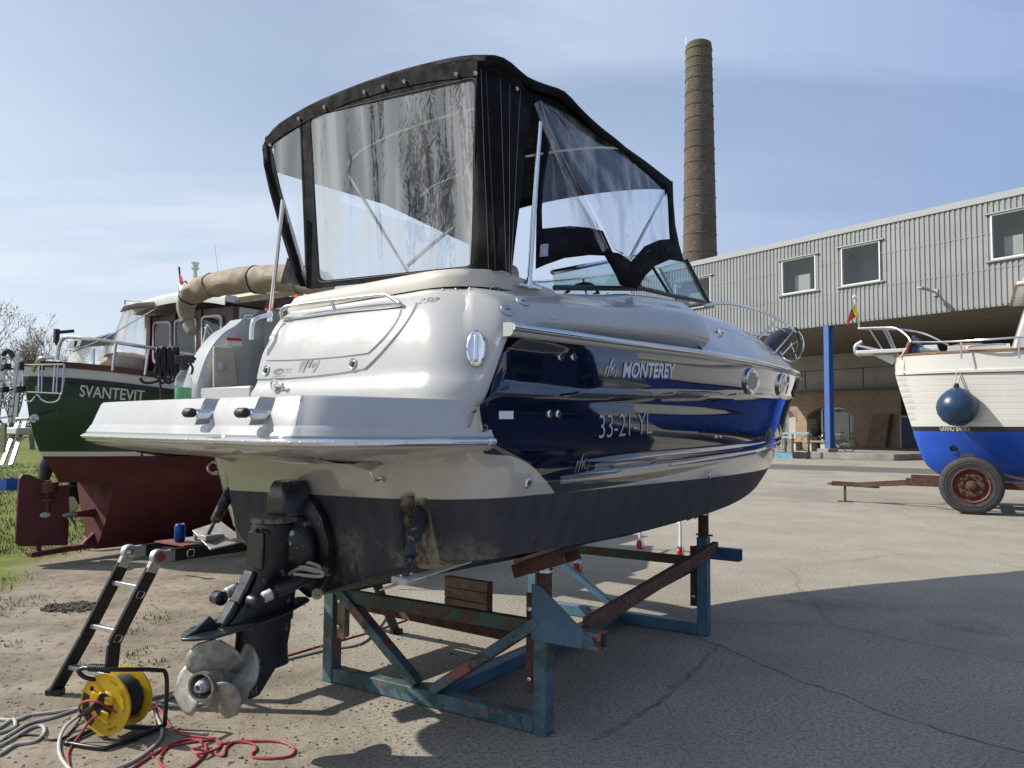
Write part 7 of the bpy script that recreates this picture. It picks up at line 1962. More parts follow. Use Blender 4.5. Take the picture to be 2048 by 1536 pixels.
# coachroof, wheelhouse and flybridge
cx1, cx0 = gp(1912, 700, .8).x, gp(2044, 700, .8).x; zc1 = gp(1916, 697, .8).z; zd = gp(1912, 720, .8).z - .3
k = MB(); k.box(((cx1 + cx0) / 2 - .2, 0, (zc1 + zd) / 2), (cx1 - cx0 + .4, 1.6, zc1 - zd)); k.build('coachroof', 'gbwhite', tw_, bevel=.06)
k = MB(); k.box((gp(1957, 706, .81).x, .81, (zc1 + zd) / 2 + .16), (1.1, .02, .34)); k.build('locker_hatch', 'gbwhite', tw_, bevel=.008)
k = MB(); k.tube(spline([gp(1935, 702, .9), gp(1940, 693, .9), gp(2005, 688, .9), gp(2012, 692, .9)], 4), .018, 6); k.build('grab_rail', 'steel', tw_, smooth=True)
zt3 = gp(2042, 575, 1.3).z; zbw = zc1 - .2; wx1 = gp(2028, 690, 1.3).x
k = MB(); k.prism([(wx1 + .1, -1.5, zd), (wx1, -1.5, zc1), (wx1 - .3, -1.5, zt3 - .1), (wx1 - 5.5, -1.5, zt3 - .1), (wx1 - 5.5, -1.5, zd)], (0, 3.0, 0)); k.build('wheelhouse', 'gbwhite', tw_, bevel=.04)
for i in range(4):
    k = MB(); k.box((wx1 - 1.4 - i * 1.15, 1.52, zt3 - .75), (.95, .03, .6)); fo = k.build('window', 'teak', tw_, bevel=.01); k = MB(); k.box((wx1 - 1.4 - i * 1.15, 1.54, zt3 - .75), (.82, .02, .48)); k.build('pane', 'glass', fo)
k = MB(); k.prism([(gp(2033, 575, 1.3).x, -1.4, zt3), (wx1 - 6, -1.4, zt3), (wx1 - 6, 1.4, zt3), (gp(2033, 575, 1.3).x, 1.4, zt3)], (0, 0, .12)); k.build('flybridge_deck', 'gbwhite', tw_, bevel=.04)
k = MB(); k.prism([(gp(2033, 575, 1.3).x - .1, -1.3, zt3 + .13), (gp(2040, 550, 1.3).x - .3, -1.3, zt3 + .75), (wx1 - 5, -1.3, zt3 + .75), (wx1 - 5, -1.3, zt3 + .13)], (0, 2.6, 0)); k.build('flybridge_coaming', 'gbwhite', tw_, bevel=.05)
k = MB(); k.box((gp(2033, 575, 1.3).x + .015, 0, zt3 + .03), (.03, 2.86, .03)); k.box((gp(2033, 575, 1.3).x - 2.5, 1.415, zt3 + .03), (5, .03, .03)); k.build('teak_edge', 'teak', tw_)
# foredeck clutter
df = thing('deck_fender', 'dark blue fender standing on the trawler foredeck behind the rail', 'fender', GB)
c0 = gp(1829, 702, .2); k = MB(); k.lathe([(.03, -.28), (.14, -.22), (.16, -.1), (.16, .15), (.12, .25), (.04, .30)], c0, (0, 0, 1), 18); k.build('fender_body', simple('fender_blue', (.02, .05, .13), .35), df, smooth=60)
k = MB(); k.sphere(c0 + Vector((0, 0, .31)), .04, 8, 6); k.build('fender_eye', 'rubber', df, smooth=True)
for px, py, s_, lab in ((1850, 698, (.5, .35, .14), 'upper white deck box beside the blue fender on the trawler'), (1852, 709, (.55, .4, .16), 'lower white deck box beside the blue fender on the trawler')):
    k = MB(); k.box(gp(px, py, .1), s_); bx_ = tag(k.build('deck_box', 'gbwhite', None, bevel=.02), lab, 'box', 'white boxes on the trawler foredeck'); bx_.matrix_world = GB.M
# fender ball with its line
fb_ = thing('ball_fender', 'large round blue ball fender hung by a line on the trawler side', 'fender', GB)
p, n = hit(g_t, 1914, 815, GB); rB = 37.5 / FPX * (GB.w(*p) - CAMP).dot(Vector((0, 1, 0))) * .985
c0 = gp(1914, 815, p.y + rB * .75); k = MB()
k.lathe([(.002, -rB), (rB * .35, -rB * .94), (rB * .70, -rB * .71), (rB * .93, -rB * .36), (rB, 0), (rB * .94, rB * .33), (rB * .74, rB * .66), (rB * .45, rB * .92), (rB * .20, rB * 1.05), (rB * .09, rB * 1.10), (.002, rB * 1.12)], c0, (0, 0, 1), 32); k.build('ball', simple('ball_blue', (.010, .036, .085), .32, var=.15), fb_, smooth=60)
k = MB(); k.lathe([(.045, rB * 1.08), (.055, rB * 1.12), (.04, rB * 1.28), (.02, rB * 1.30)], c0, (0, 0, 1), 12); k.build('eye_cap', 'rubber', fb_, smooth=50)
k = MB(); tp_ = gp(1923, 717, p.y + .15)
for d_ in (-.05, .05): k.tube([c0 + Vector((d_ * .6, 0, rB * 1.25)), tp_ + Vector((d_, 0, 0))], .012, 6)
k.build('fender_line', simple('pale_rope', (.45, .43, .38), .8), fb_, smooth=True)
k = MB(); a = gp(1811, 714, .45); k.tube(spline([a, gp(1808, 735, .42), gp(1809, 745, .42)], 4), .008, 6); k.sphere(gp(1810, 746, .42), .04, 8, 6); sh_o = tag(k.build('hanging_shackle', 'steel', None, smooth=True), 'small grey shackle on a line hanging at the trawler bow', 'shackle'); sh_o.matrix_world = GB.M
# courtesy flag at the bow
ff = thing('bow_flag', 'yellow, red and blue flag drooping from the trawler bow staff', 'flag', GB)
k = MB(); k.tube([gp(1719, 657, 0), gp(1709, 596, 0)], .022, 6); k.sphere(gp(1709, 594, 0), .05, 8, 6); k.build('flagstaff', 'svwhite', ff, smooth=True)
fm = {'y': simple('flag_yellow', (.60, .48, .02), .7), 'r': simple('flag_scarlet', (.50, .05, .03), .7), 'b': simple('flag_navy', (.03, .05, .16), .7)}
for nm, c_, pxs in (('yellow_field', 'y', ((1710, 603), (1715, 630), (1717, 636), (1711, 634), (1705, 616))), ('red_field', 'r', ((1710, 615), (1713, 628), (1709, 636), (1702, 640), (1694, 651), (1693, 640), (1701, 628))), ('blue_field', 'b', ((1707, 611), (1709, 618), (1701, 630), (1697, 634), (1702, 620))), ('yellow_field', 'y', ((1716, 626), (1718, 634), (1715, 638), (1709, 630), (1712, 624)))):
    k = MB(); k.v = [gp(*q_, .02 * j) for j, q_ in enumerate(pxs)]; k.face(range(len(pxs))); k.build(nm, fm[c_], ff, thick=.006, fix=False)

# ---- trailer
tl = thing('boat_trailer', 'rusty yard trailer with truck wheels and long drawbar under the trawler', 'trailer', GB)
def lift(px, y, z):   # point of the trailer under a photo column, at side distance y and height z
    d = ray(px, 900); o = GB.I @ CAMP; e = GB.I.to_3x3() @ d; t = (y - o.y) / e.y; q_ = o + e * t; return Vector((q_.x, y, z))
R_ = .57
def tyre(yc, px=None, x=0.0, name='wheel'):
    c_ = Vector((x, yc, R_)); ax = (0, 1, 0)
    k = MB(); k.lathe([(.34, .145), (.40, .16), (.50, .165), (.545, .15), (R_, .11), (R_ + .002, -.11), (.545, -.15), (.50, -.165), (.34, -.145)], c_, ax, 48, cap=False)
    wo = k.build(name, simple('worn_tyre', (.045, .044, .042), .8, var=.3, vs=9, bmp=.3), tl, smooth=40)
    for rr_ in (.42, .47): 
        k = MB(); k.lathe([(rr_, .1655), (rr_ + .008, .169), (rr_ + .016, .1655)], c_, ax, 40, cap=False); k.build('sidewall_ring', 'rubber', wo, smooth=40)
    for t_ in range(3):
        k = MB(); k.lathe([(R_ + .004, -.06 + t_ * .06 - .006), (R_ - .008, -.06 + t_ * .06), (R_ + .004, -.06 + t_ * .06 + .006)], c_, ax, 40, cap=False); k.build('tread_groove', 'rubber', wo)
    k = MB(); k.lathe([(.345, .15), (.335, .165), (.315, .15), (.30, .06), (.27, .05), (.20, .055), (.17, .09), (.16, .09)], c_, ax, 40, cap=False); rim = k.build('rim', simple('rusty_red_rim', (.15, .035, .025), .6, var=.3, vs=12, col2=(.07, .03, .02), spots=(.5, .6)), wo, smooth=30)
    k = MB(); k.lathe([(.24, .055), (.245, .10), (.22, .115), (.14, .11), (.125, .09), (.10, .09), (.095, .16), (.06, .18), (.002, .185)], c_, ax, 32, cap=False); k.build('hub', 'rust', wo, smooth=40)
    for i in range(10):
        a = 2 * pi * i / 10; k = MB(); k.box(c_ + Vector((.205 * cos(a), .125, .205 * sin(a))), (.045, .04, .045), Matrix.Rotation(-a, 3, 'Y')); k.build('wheel_nut', 'rust', wo, bevel=.004)
    return wo
WXC = (GB.I @ WC).x
tyre(1.28, x=WXC); tyre(-1.28, x=WXC)
zf = .46
k = MB(); k.beam((WXC, -1.25, R_), (WXC, 1.25, R_), .12, .12); k.build('axle', 'rust', tl)
for y_ in (.75, -.75):
    k = MB(); k.beam((WXC - 7.5, y_, zf + .1), (WXC + 1.2, y_, zf + .1), .1, .16); k.build('chassis_rail', 'rust', tl)
for x_ in (WXC - 6.5, WXC - 3.5, WXC - 1.2):
    k = MB(); k.beam((x_, -1.2, zf + .22), (x_, 1.2, zf + .22), .12, .12); k.build('cross_member', 'rust', tl)
zt4 = gp(1665, 968, 0).z
k = MB(); xe = gp(1664, 968, 0).x
k.beam((WXC + 1.1, .35, zf + .05), (xe - .5, .08, zt4), .10, .09); k.beam((WXC + 1.1, -.35, zf + .05), (xe - .5, -.08, zt4), .10, .09); k.beam((xe - 1.0, 0, zt4), (xe, 0, zt4 + .02), .12, .10); k.build('drawbar', 'rust', tl)
k = MB(); k.lathe([(.07, -.02), (.09, 0), (.07, .02)], (xe + .02, 0, zt4 + .01), (0, 0, 1), 16); k.build('towing_ring', 'rust', tl, smooth=40)
k = MB(); xs_ = gp(1690, 980, 0).x; k.beam((xs_, 0, .015), (xs_, 0, zt4), .05, .05, (1, 0, 0)); k.box((xs_, 0, .012), (.30, .16, .02)); k.build('support_foot', 'rust', tl)
k = MB(); k.beam((WXC - .05, 1.0, R_ + .3), (WXC - 1.6, .95, .58), .05, .05); k.box((WXC + .05, 1.15, R_ * 2 + .02), (.25, .12, .06)); k.build('brace', 'rust', tl)
for x_ in (WXC - 5.5, WXC - 2.2):
    for y_ in (.9, -.9):
        k = MB(); k.beam((x_, y_, zf + .25), (x_, y_ * 1.05, max(zf + .4, ZK + .25)), .09, .09, (1, 0, 0)); k.build('bolster', 'rust', tl)

# ================================================================== CLUTTER BY THE HALL
def hz(px, py, y): return HL.P(px, py, y=y)
tfr = HL
trl = thing('steel_trolley', 'blue and rusty steel trolley frame parked before the loading kerb', 'trolley', HL)
ty = 2.6
def tp2(px, py, y=ty): return HL.P(px, py, y=y)
for px in (1539, 1571, 1585, 1617):
    yy = ty if px in (1539, 1585) else ty - .9
    k = MB(); a, b__ = tp2(px, 866 if px != 1571 else 868, yy), tp2(px, 918 if px in (1539, 1585) else 904, yy); b__.z = max(.0, min(b__.z, .25)); k.beam(a, b__, .09, .09, (1, 0, 0)); k.build('post', 'rust', trl)
for (a, b__) in (((1536, 867), (1618, 866)), ((1540, 874), (1586, 874))):
    k = MB(); k.beam(tp2(*a), tp2(*b__), .10, .10); k.build('top_bar', simple('pale_blue_bar', (.25, .33, .36), .5), trl)
k = MB(); k.beam(tp2(1540, 911), tp2(1586, 912), .10, .42); k.build('side_plate', simple('light_blue_plate', (.10, .26, .36), .5, var=.3, vs=4), trl)
k = MB(); k.beam(tp2(1586, 912), tp2(1620, 909), .10, .30); k.box(tp2(1580, 905, ty - .5), (1.6, 1.0, .06)); k.build('deck_plate', 'blackpaint', trl)
for px in (1546, 1562, 1592, 1612):
    k = MB(); k.lathe([(.11, -.04), (.11, .04)], Vector((tp2(px, 915).x, ty - .2, .11)), (0, 1, 0), 14); k.build('castor', 'rubber', trl, smooth=40)
tb2 = thing('work_bench', 'rough wooden bench behind the steel trolley', 'bench', HL)
by = 0.2
a, b__ = tp2(1590, 882, -.6), tp2(1658, 882, -.6)
k = MB(); k.box(((a.x + b__.x) / 2, -.6, a.z), (abs(a.x - b__.x), .9, .10)); k.build('bench_top', 'wood', tb2, bevel=.01)
for px in (1594, 1625, 1652):
    k = MB(); q_ = tp2(px, 890, -.6); k.box((q_.x, -.6, (KH + a.z) / 2), (.3, .7, a.z - KH - .05)); k.build('leg', 'hallpanel', tb2)
def bicycle(px, lab, s=1.0, yb=-1.2):
    """diamond frame, two spoked wheels, saddle and bars"""
    q_ = tp2(px, 900, yb); fr_w = HL.w(q_.x, yb, KH); F_ = Frame(fr_w.x, fr_w.y, radians(-34.9), KH); t = thing('bicycle', lab, 'bicycle', F_, 'bicycles leaning by the brick arches')
    r = .36 * 1.35 * s; wb = 1.05 * 1.35 * s
    for x_ in (-wb / 2, wb / 2):
        k = MB(); k.tube([(x_ + r * cos(a), 0, r + r * sin(a)) for a in [2 * pi * j / 24 for j in range(24)]], .028, 5, closed=True); wo = k.build('wheel', 'rubber', t, smooth=True)
        k = MB()
        for j in range(8): k.tube([(x_, 0, r), (x_ + r * cos(j * pi / 4), 0, r + r * sin(j * pi / 4))], .006, 3)
        k.build('spokes', 'steel', wo)
    k = MB(); hd_ = (wb * .36, 0, r * 2.2); bbk = (-.05, 0, r * .9); st__ = (-wb * .18, 0, r * 2.1)
    for a, b__ in ((st__, bbk), (bbk, hd_), (st__, hd_), (bbk, (-wb / 2, 0, r)), (st__, (-wb / 2, 0, r)), (hd_, (wb / 2, 0, r))): k.tube([a, b__], .024, 6)
    k.build('frame', 'blackpaint', t, smooth=True)
    k = MB(); k.sphere((st__[0] - .03, 0, st__[2] + .14), .13, 10, 6, (1.1, .7, .4)); k.tube([st__, (st__[0] - .02, 0, st__[2] + .12)], .018, 6); k.build('saddle', 'rubber', t, smooth=True)
    k = MB(); k.tube([(hd_[0] - .15, -.32, hd_[2] + .16), (hd_[0], -.1, hd_[2] + .2), (hd_[0], .1, hd_[2] + .2), (hd_[0] - .15, .32, hd_[2] + .16)], .018, 6); k.tube([hd_, (hd_[0], 0, hd_[2] + .2)], .018, 6); k.build('handlebar', 'steel', t, smooth=True)
bicycle(1676, 'black bicycle standing just right of the blue post'); bicycle(1634, 'black bicycle with dark bags just left of the blue post', .95, -.9); bicycle(1545, 'dark bicycle half hidden by the navy cruiser bow', .9, -.9)
k = MB(); k.sphere(tp2(1632, 862, -.7), .42, 10, 8, (.9, .5, .9)); bag = tag(k.build('pannier_bag', 'canvas', None, smooth=True), 'black pannier bag hanging on the bicycle left of the blue post', 'bag'); bag.matrix_world = HL.M
bd = MB(); P_ = [tp2(px, py, REC + .6) for px, py in ((1699, 902), (1702, 893), (1708, 886), (1714, 887), (1716, 892), (1713, 902))]
bd.prism(P_, (0, .06, 0)); bo_ = tag(bd.build('leaning_board', simple('varnished_board', (.26, .13, .05), .4, var=.2), None), 'varnished round-topped board leaning on the brick wall', 'board'); bo_.matrix_world = HL.M
jk = MB(); q_ = tp2(1566, 848, REC - .95); jk.sphere(q_, .55, 12, 10, (.55, .35, 1.25)); jk.sphere(q_ + Vector((.1, 0, -.5)), .5, 10, 8, (.6, .3, .9)); jo = tag(jk.build('red_jacket', simple('red_cloth', (.35, .05, .045), .8, var=.4, vs=4), None, smooth=True), 'red jacket hanging behind the left arched window', 'jacket'); jo.matrix_world = HL.M

# dark van that the hull side mirrors, standing right of the photographer
VF = Frame(7.0, 3.9, radians(14))
van = thing('parked_van', 'dark blue panel van parked beside the yard, mirrored in the navy hull', 'van', VF)
M['vanpaint'] = simple('van_navy', (.010, .014, .035), .15, coat=.6)
k = MB(); sec = [(-2.6, .45), (-2.65, 1.2), (-2.5, 2.35), (-2.3, 2.45), (1.2, 2.45), (1.5, 2.3), (1.95, 1.45), (2.7, 1.15), (2.85, .9), (2.85, .45)]
k.prism([(x, -.95, z) for x, z in sec], (0, 1.9, 0)); vb = k.build('body', 'vanpaint', van, bevel=.08)
for x_ in (-1.7, 1.9):
    for y_ in (-.9, .9):
        k = MB(); k.lathe([(.2, -.11), (.34, -.1), (.35, 0), (.34, .1), (.2, .11)], (x_, y_, .35), (0, 1, 0), 24); wo = k.build('wheel', 'rubber', van, smooth=40); k = MB(); k.lathe([(.2, .112), (.05, .12)], (x_, y_, .35), (0, 1 if y_ > 0 else -1, 0), 16); k.build('rim', 'steel', wo, smooth=40)
k = MB(); k.add([(1.45, -.8, 2.25), (1.45, .8, 2.25), (1.93, .85, 1.5), (1.93, -.85, 1.5)], [(0, 1, 2, 3)]); k.build('windscreen', 'glass', van, thick=.03)
k = MB(); k.add([(.3, .97, 1.5), (1.6, .97, 1.5), (1.25, .97, 2.1), (.3, .97, 2.1)], [(0, 1, 2, 3)]); k.build('side_window', 'glass', van, thick=.03)
vf = plane_fn((-.1, .985, .95), (-1, 0, 0), (0, 0, 1))
put_text('CAR & BOAT', .30, vf, 'van_lettering', 'svwhite', van); vf = plane_fn((-.1, .985, .55), (-1, 0, 0), (0, 0, 1)); put_text('Care', .45, vf, 'van_lettering', 'svwhite', van)
for y_ in (-.7, .7):
    k = MB(); k.sphere((2.8, y_, .85), .13, 12, 8, (.4, 1.2, .8)); k.build('headlight', 'glass_clear', van, smooth=True)

# ivy-clad tree off to the left, mirrored in the canopy window
MTF = Frame(-18.2, 2.3, 0); mt = thing('ivy_tree', 'tall narrow ivy-clad tree left of the boats, mirrored in the canopy window', 'tree', MTF)
k = MB(); k.tube(spline([(0, 0, 0), (.1, .05, 3), (-.05, .1, 6), (.1, .1, 10.5)], 5), .16, 8); k.tube([(0, .1, 7.0), (.1, -.7, 7.9)], .05, 5); k.build('trunk', 'bark', mt, smooth=True)
random.seed(5); k = MB()
for i in range(4200):
    z = random.uniform(4.6, 10.6); w_ = .28 + .55 * abs(noise.noise(Vector((0, 3, z * .7)))) + (.35 if 5 < z < 7.4 else 0); a = random.uniform(0, 2 * pi); q = random.random() ** .5 * w_
    c_ = Vector((q * cos(a), q * sin(a), z)); s_ = random.uniform(.05, .14); o = len(k.v); k.v += [c_, c_ + Vector([random.uniform(-1, 1) for _ in range(3)]) * s_, c_ + Vector([random.uniform(-1, 1) for _ in range(3)]) * s_]; k.face((o, o + 1, o + 2))
k.build('crown', 'hedge', mt, weld=False, fix=False)

# ================================================================== TRESTLE ON CASTORS BEHIND THE CRADLE
TR = Frame(G(1280, 1098).x, G(1280, 1098).y, radians(34))
trs = thing('wheeled_trestle', 'white tubular trestle on red castors behind the blue cradle', 'trestle', TR)
def castor(px, py):
    b__ = G(px, py); c_ = TR.I @ b__; r = .055
    k = MB(); k.lathe([(r * .8, -.022), (r, -.015), (r, .015), (r * .8, .022)], c_ + Vector((0, 0, r)), (.4, 1, 0), 20); co = k.build('castor', 'red', trs, smooth=40)
    k = MB(); k.box(c_ + Vector((0, 0, r * 2.1)), (.07, .07, .012)); k.box(c_ + Vector((-.01, .03, r * 1.4)), (.05, .004, .09)); k.box(c_ + Vector((.01, -.03, r * 1.4)), (.05, .004, .09)); k.build('castor_fork', 'steel', co)
    return c_ + Vector((0, 0, r * 2.1))
c1_, c2_, c3_ = castor(1361, 1112), castor(1280, 1098), castor(1155, 1146)
ztr = TR.P(1365, 1046, x=c1_.x).z
k = MB(); k.tube([c1_, Vector((c1_.x, c1_.y, ztr))], .022, 8); k.tube([c2_, Vector((c2_.x, c2_.y, ztr))], .022, 8); k.tube([c3_, Vector((c3_.x, c3_.y, ztr * .8))], .022, 8)
k.tube([Vector((c1_.x, c1_.y, ztr)), Vector((c2_.x, c2_.y, ztr))], .022, 8); k.tube([Vector((c2_.x, c2_.y, ztr * .75)), Vector((c3_.x, c3_.y, ztr * .75))], .022, 8); k.build('tube_frame', 'whitepaint', trs, smooth=True)

# ================================================================== FOLDING LADDER
fa, fb2 = G(110, 1389), G(216, 1402)
Ax = Vector((.56, .83, 0)).normalized()
far_b = G(800, 1262)
top_z = .86
hA = W(262, 1103, 1.0); 
def at_z(px, py, z): return G(px, py, z)
LA = Frame(fa.x, fa.y, 0); ladd = thing('folding_ladder', 'black and aluminium folding ladder set as a platform beside the drive', 'ladder', LA)
kA, kB = at_z(258, 1104, top_z), at_z(316, 1114, top_z)
eB = at_z(436, 1098, top_z)
dirp = (eB - kB); dirp.z = 0; dirp.normalize(); Lp = 1.55
endA, endB = kA + dirp * Lp, kB + dirp * Lp
M['ladblack'] = simple('black_stile', (.012, .013, .015), .35, var=.15, vs=15)
def stile(pts, name='stile'):
    for a, b__ in zip(pts, pts[1:]):
        k = MB(); k.beam(a, b__, .026, .075, (kA - kB).normalized().cross(b__ - a)); k.build(name, 'ladblack', ladd, bevel=.003, space=LA)
bendA, bendB = at_z(172, 1272, .36), at_z(228, 1286, .36)
stile([kA + (bendA - kA).normalized() * .07, bendA, fa + Vector((0, 0, .02))]); stile([kB + (bendB - kB).normalized() * .07, bendB, fb2 + Vector((0, 0, .02))])
stile([kA + dirp * .07, endA]); stile([kB + dirp * .07, endB])
fE = [Vector((endA.x, endA.y, 0)) + dirp * .45, Vector((endB.x, endB.y, 0)) + dirp * .45]
stile([endA, fE[0]]); stile([endB, fE[1]])
wv_ = (kB - kA).normalized()
for i, kk in enumerate((kA, kB, endA, endB)):
    k = MB(); sd = -.02 if i % 2 == 0 else .02
    k.lathe([(.042, -.024), (.047, -.017), (.047, .017), (.042, .024)], kk, wv_, 24); nx = (bendA - kA).normalized() if i < 2 else Vector((dirp.x * .45, dirp.y * .45, -.86)).normalized()
    k.beam(kk, kk + nx * .095, .030, .066, wv_.cross(nx)); k.beam(kk, kk + (dirp if i < 2 else -dirp) * .10, .030, .066, UZ); ho = k.build('hinge', 'alu', ladd, smooth=30, space=LA)
    k = MB(); k.lathe([(.027, .024), (.029, .030), (.021, .034)], kk, wv_, 20); k.build('release_button', simple('button_red%d' % i, (.32, .07, .05), .5) if i % 2 else 'steel', ho, smooth=40, space=LA)
def rung(pa, pb3, mat='alu'):
    k = MB(); k.beam(pa, pb3, .032, .028); return k.build('rung', mat, ladd, bevel=.003, space=LA)
def along(P_, s_):
    for a, b__ in zip(P_, P_[1:]):
        L_ = (b__ - a).length
        if s_ <= L_: return a.lerp(b__, s_ / L_)
        s_ -= L_
    return P_[-1]
for s_ in (.20, .48, .76):
    rung(along([kA, bendA, fa], s_), along([kB, bendB, fb2], s_))
for i in range(6):
    s_ = .22 + i * .25; rung(kA + dirp * s_, kB + dirp * s_)
k = MB(); a = kA + dirp * .16 + UZ * .042; 
k.prism([a, kB + dirp * .16 + UZ * .042, kB + dirp * .30 + UZ * .042, kA + dirp * .30 + UZ * .042], (0, 0, .008)); k.build('tread_plate', simple('red_tread', (.20, .06, .055), .6, var=.2, bmp=.5, bs=80), ladd, space=LA)
k = MB(); k.prism([kA + dirp * .305 + UZ * .042, kB + dirp * .305 + UZ * .042, kB + dirp * 1.4 + UZ * .042, kA + dirp * 1.4 + UZ * .042], (0, 0, .008)); k.build('platform_plate', 'alu', ladd, space=LA)
for p in (fa, fb2, fE[0], fE[1]):
    k = MB(); k.box(LA.I @ (p + Vector((0, 0, .018))), (.05, .10, .036)); k.build('foot', 'rubber', ladd, bevel=.004)
for P_, ss in (((kB, bendB, fb2), (.24, .52)), ((kB, endB, endB), (.20,))):
    for s_ in ss:
        c_ = along(list(P_), s_); n_ = wv_; d_ = ((P_[1] - P_[0]).normalized()); u_ = n_.cross(d_)
        k = MB(); lp = [c_ + n_ * .016 + d_ * (.022 * math.copysign(abs(cos(a)) ** .5, cos(a))) + u_ * (.022 * math.copysign(abs(sin(a)) ** .5, sin(a))) for a in [2 * pi * j / 20 for j in range(20)]]
        k.tube(lp, .0035, 6, closed=True); k.build('rung_collar', 'steel', ladd, smooth=True, space=LA)
# drink can on the ladder platform
def on_ladder(px, py): return G(px, py, top_z + .05)
cp0 = on_ladder(359, 1084); CFm = Frame(cp0.x, cp0.y, 0, top_z + .05); can = thing('drink_can', 'blue drink can standing on the red tread of the folding ladder', 'can', CFm)
k = MB(); k.lathe([(.024, 0), (.030, .008), (.033, .014), (.033, .098), (.029, .108), (.026, .112)], (0, 0, 0), (0, 0, 1), 28); k.build('can_body', simple('can_blue', (.008, .05, .30), .25, .5), can, smooth=40)
k = MB(); k.lathe([(.026, .112), (.027, .115), (.025, .115), (.023, .110), (.002, .110)], (0, 0, 0), (0, 0, 1), 28); k.box((.0, -.006, .1125), (.010, .020, .002)); k.build('can_lid', 'steel', can, smooth=40)
cang = atan2(-cp0.y, -cp0.x)
def canwrap(x, y): a = cang + x / .0332; return Vector((.0334 * cos(a), .0334 * sin(a), y))
k = MB(); k.grid([[canwrap(.006 + .016 * i / 4, z) for i in range(5)] for z in (.018, .045)]); k.build('barcode_label', 'whitepaint', can, fix=False)
k = MB()
for j in range(5): k.grid([[canwrap(-.02 + .01 * i - .0 * j, .055 + j * .008 + .003 * (i % 2)) for i in range(4)], [canwrap(-.02 + .01 * i, .058 + j * .008 + .003 * (i % 2)) for i in range(4)]])
k.build('printed_band', simple('can_print', (.12, .22, .55), .3, .4), can, fix=False)
cup = on_ladder(398, 1080); CFm = Frame(cup.x, cup.y, 0, top_z + .05); cupo = thing('grey_cup', 'squat grey cup on the ladder platform beside the trim tab', 'cup', CFm); k = MB(); k.lathe([(.026, 0), (.034, .004), (.036, .05), (.032, .052), (.028, .01)], (0, 0, 0), (0, 0, 1), 20); k.build('cup_body', simple('grey_cup_paint', (.18, .18, .19), .5), cupo, smooth=40)

# ================================================================== CABLE REEL
rc = G(215, 1478); AH = radians(16); RF = Frame(rc.x, rc.y, AH); reel = thing('cable_reel', 'yellow cable reel with black cable on a bent black tube stand', 'cable reel', RF)
zc4 = .185; rR = .158; M['yel'] = simple('yellow_plastic', (.62, .40, .015), .38, var=.06, vs=10)
for x_, nm in ((-.02, 'front_flange'), (.125, 'rear_flange')):
    k = MB(); k.lathe([(.05, 0), (rR - .01, 0), (rR, .002), (rR, .010), (rR - .012, .006), (.06, .006)] if nm == 'rear_flange' else [(.002, -.012), (.062, -.012), (.070, -.004), (rR - .012, -.004), (rR, -.006), (rR, .004), (.05, .004)], (x_, 0, zc4), (1, 0, 0), 48); fo = k.build(nm, 'yel', reel, smooth=35)
    if nm == 'front_flange': ffl = fo
    for i in range(3 if nm == 'rear_flange' else 1):
        a = .7 + i * 1.1; k = MB(); k.lathe([(.013, -.004), (.002, -.004)], (x_ - .003, .115 * cos(a), zc4 + .115 * sin(a)), (1, 0, 0), 14); k.build('flange_hole', 'blackpaint' if nm == 'front_flange' else 'svwhite', fo)
k = MB(); k.lathe([(.075, .0), (.075, .13)], (-.01, 0, zc4), (1, 0, 0), 28)
k.build('drum', 'rubber', reel, smooth=40)
for i in range(9):
    for lay in range(3):
        x_ = .002 + i * .0135; r_ = .088 + lay * .0125 + .003 * sin(i * 2.1 + lay); k = None
mb = MB(); tot = []
for lay in range(3):
    for i in range(9 * 14):
        f = i / (9 * 14); a = 2 * pi * i / 14; x_ = lerp(.004, .118, f if lay % 2 == 0 else 1 - f); r_ = .090 + lay * .013 + .003 * noise.noise(Vector((i * .2, lay, 0))); tot.append(Vector((x_, r_ * cos(a), zc4 + r_ * sin(a))))
mb.tube(tot, .0066, 6); mb.build('wound_cable', 'rubber', reel, smooth=True)
# socket face with covers
k = MB(); k.lathe([(.060, -.014), (.058, -.020), (.002, -.020)], (-.02, 0, zc4), (1, 0, 0), 28); sk = k.build('socket_plate', 'blackpaint', ffl, smooth=40)
for yy, zz, rt in ((.045, .045, .4), (-.02, -.045, .2), (-.045, .03, 0)):
    k = MB(); k.box((-.048, yy, zc4 + zz), (.012, .05, .042), Matrix.Rotation(rt, 3, 'X')); k.build('socket_cover', 'yel', ffl, bevel=.006)
rf = lambda r, a0, dirn=-1: (lambda x, y: Vector((-.0255, -(r + y) * cos(a0 + dirn * x / r), zc4 + (r + y) * sin(a0 + dirn * x / r))))
# dark printed sector and lettering on the front flange
k = MB(); a0, a1 = 1.95, 4.2
def fl_pt(r, a): return Vector((-.0248, r * cos(a), zc4 + r * sin(a)))
# photo: sector on the left side; the left as seen is +y (reel axis points away from the camera)
k.grid([[fl_pt(r, lerp(.35, -.95, j / 14)) for j in range(15)] for r in (.105, .150)]); k.build('printed_sector', 'blackpaint', ffl, fix=False)
def arc_text(body, size, r, a0, name, mat):
    vs, fs = text_mesh(body, size); mb = MB(); mb.add([fl_pt(r + v.y, a0 - v.x / r) for v in vs], fs); mb.build(name, mat, ffl, weld=False, fix=False)
arc_text('PROF', .022, .120, -1.75, 'reel_lettering', 'blackpaint'); arc_text('EurTech.nl', .020, .118, 3.55 - .2, 'reel_lettering', 'blackpaint'); arc_text('230V 3m', .014, .122, 2.2, 'reel_lettering', 'blackpaint'); arc_text('CE', .020, .095, -1.7, 'reel_lettering', 'blackpaint')
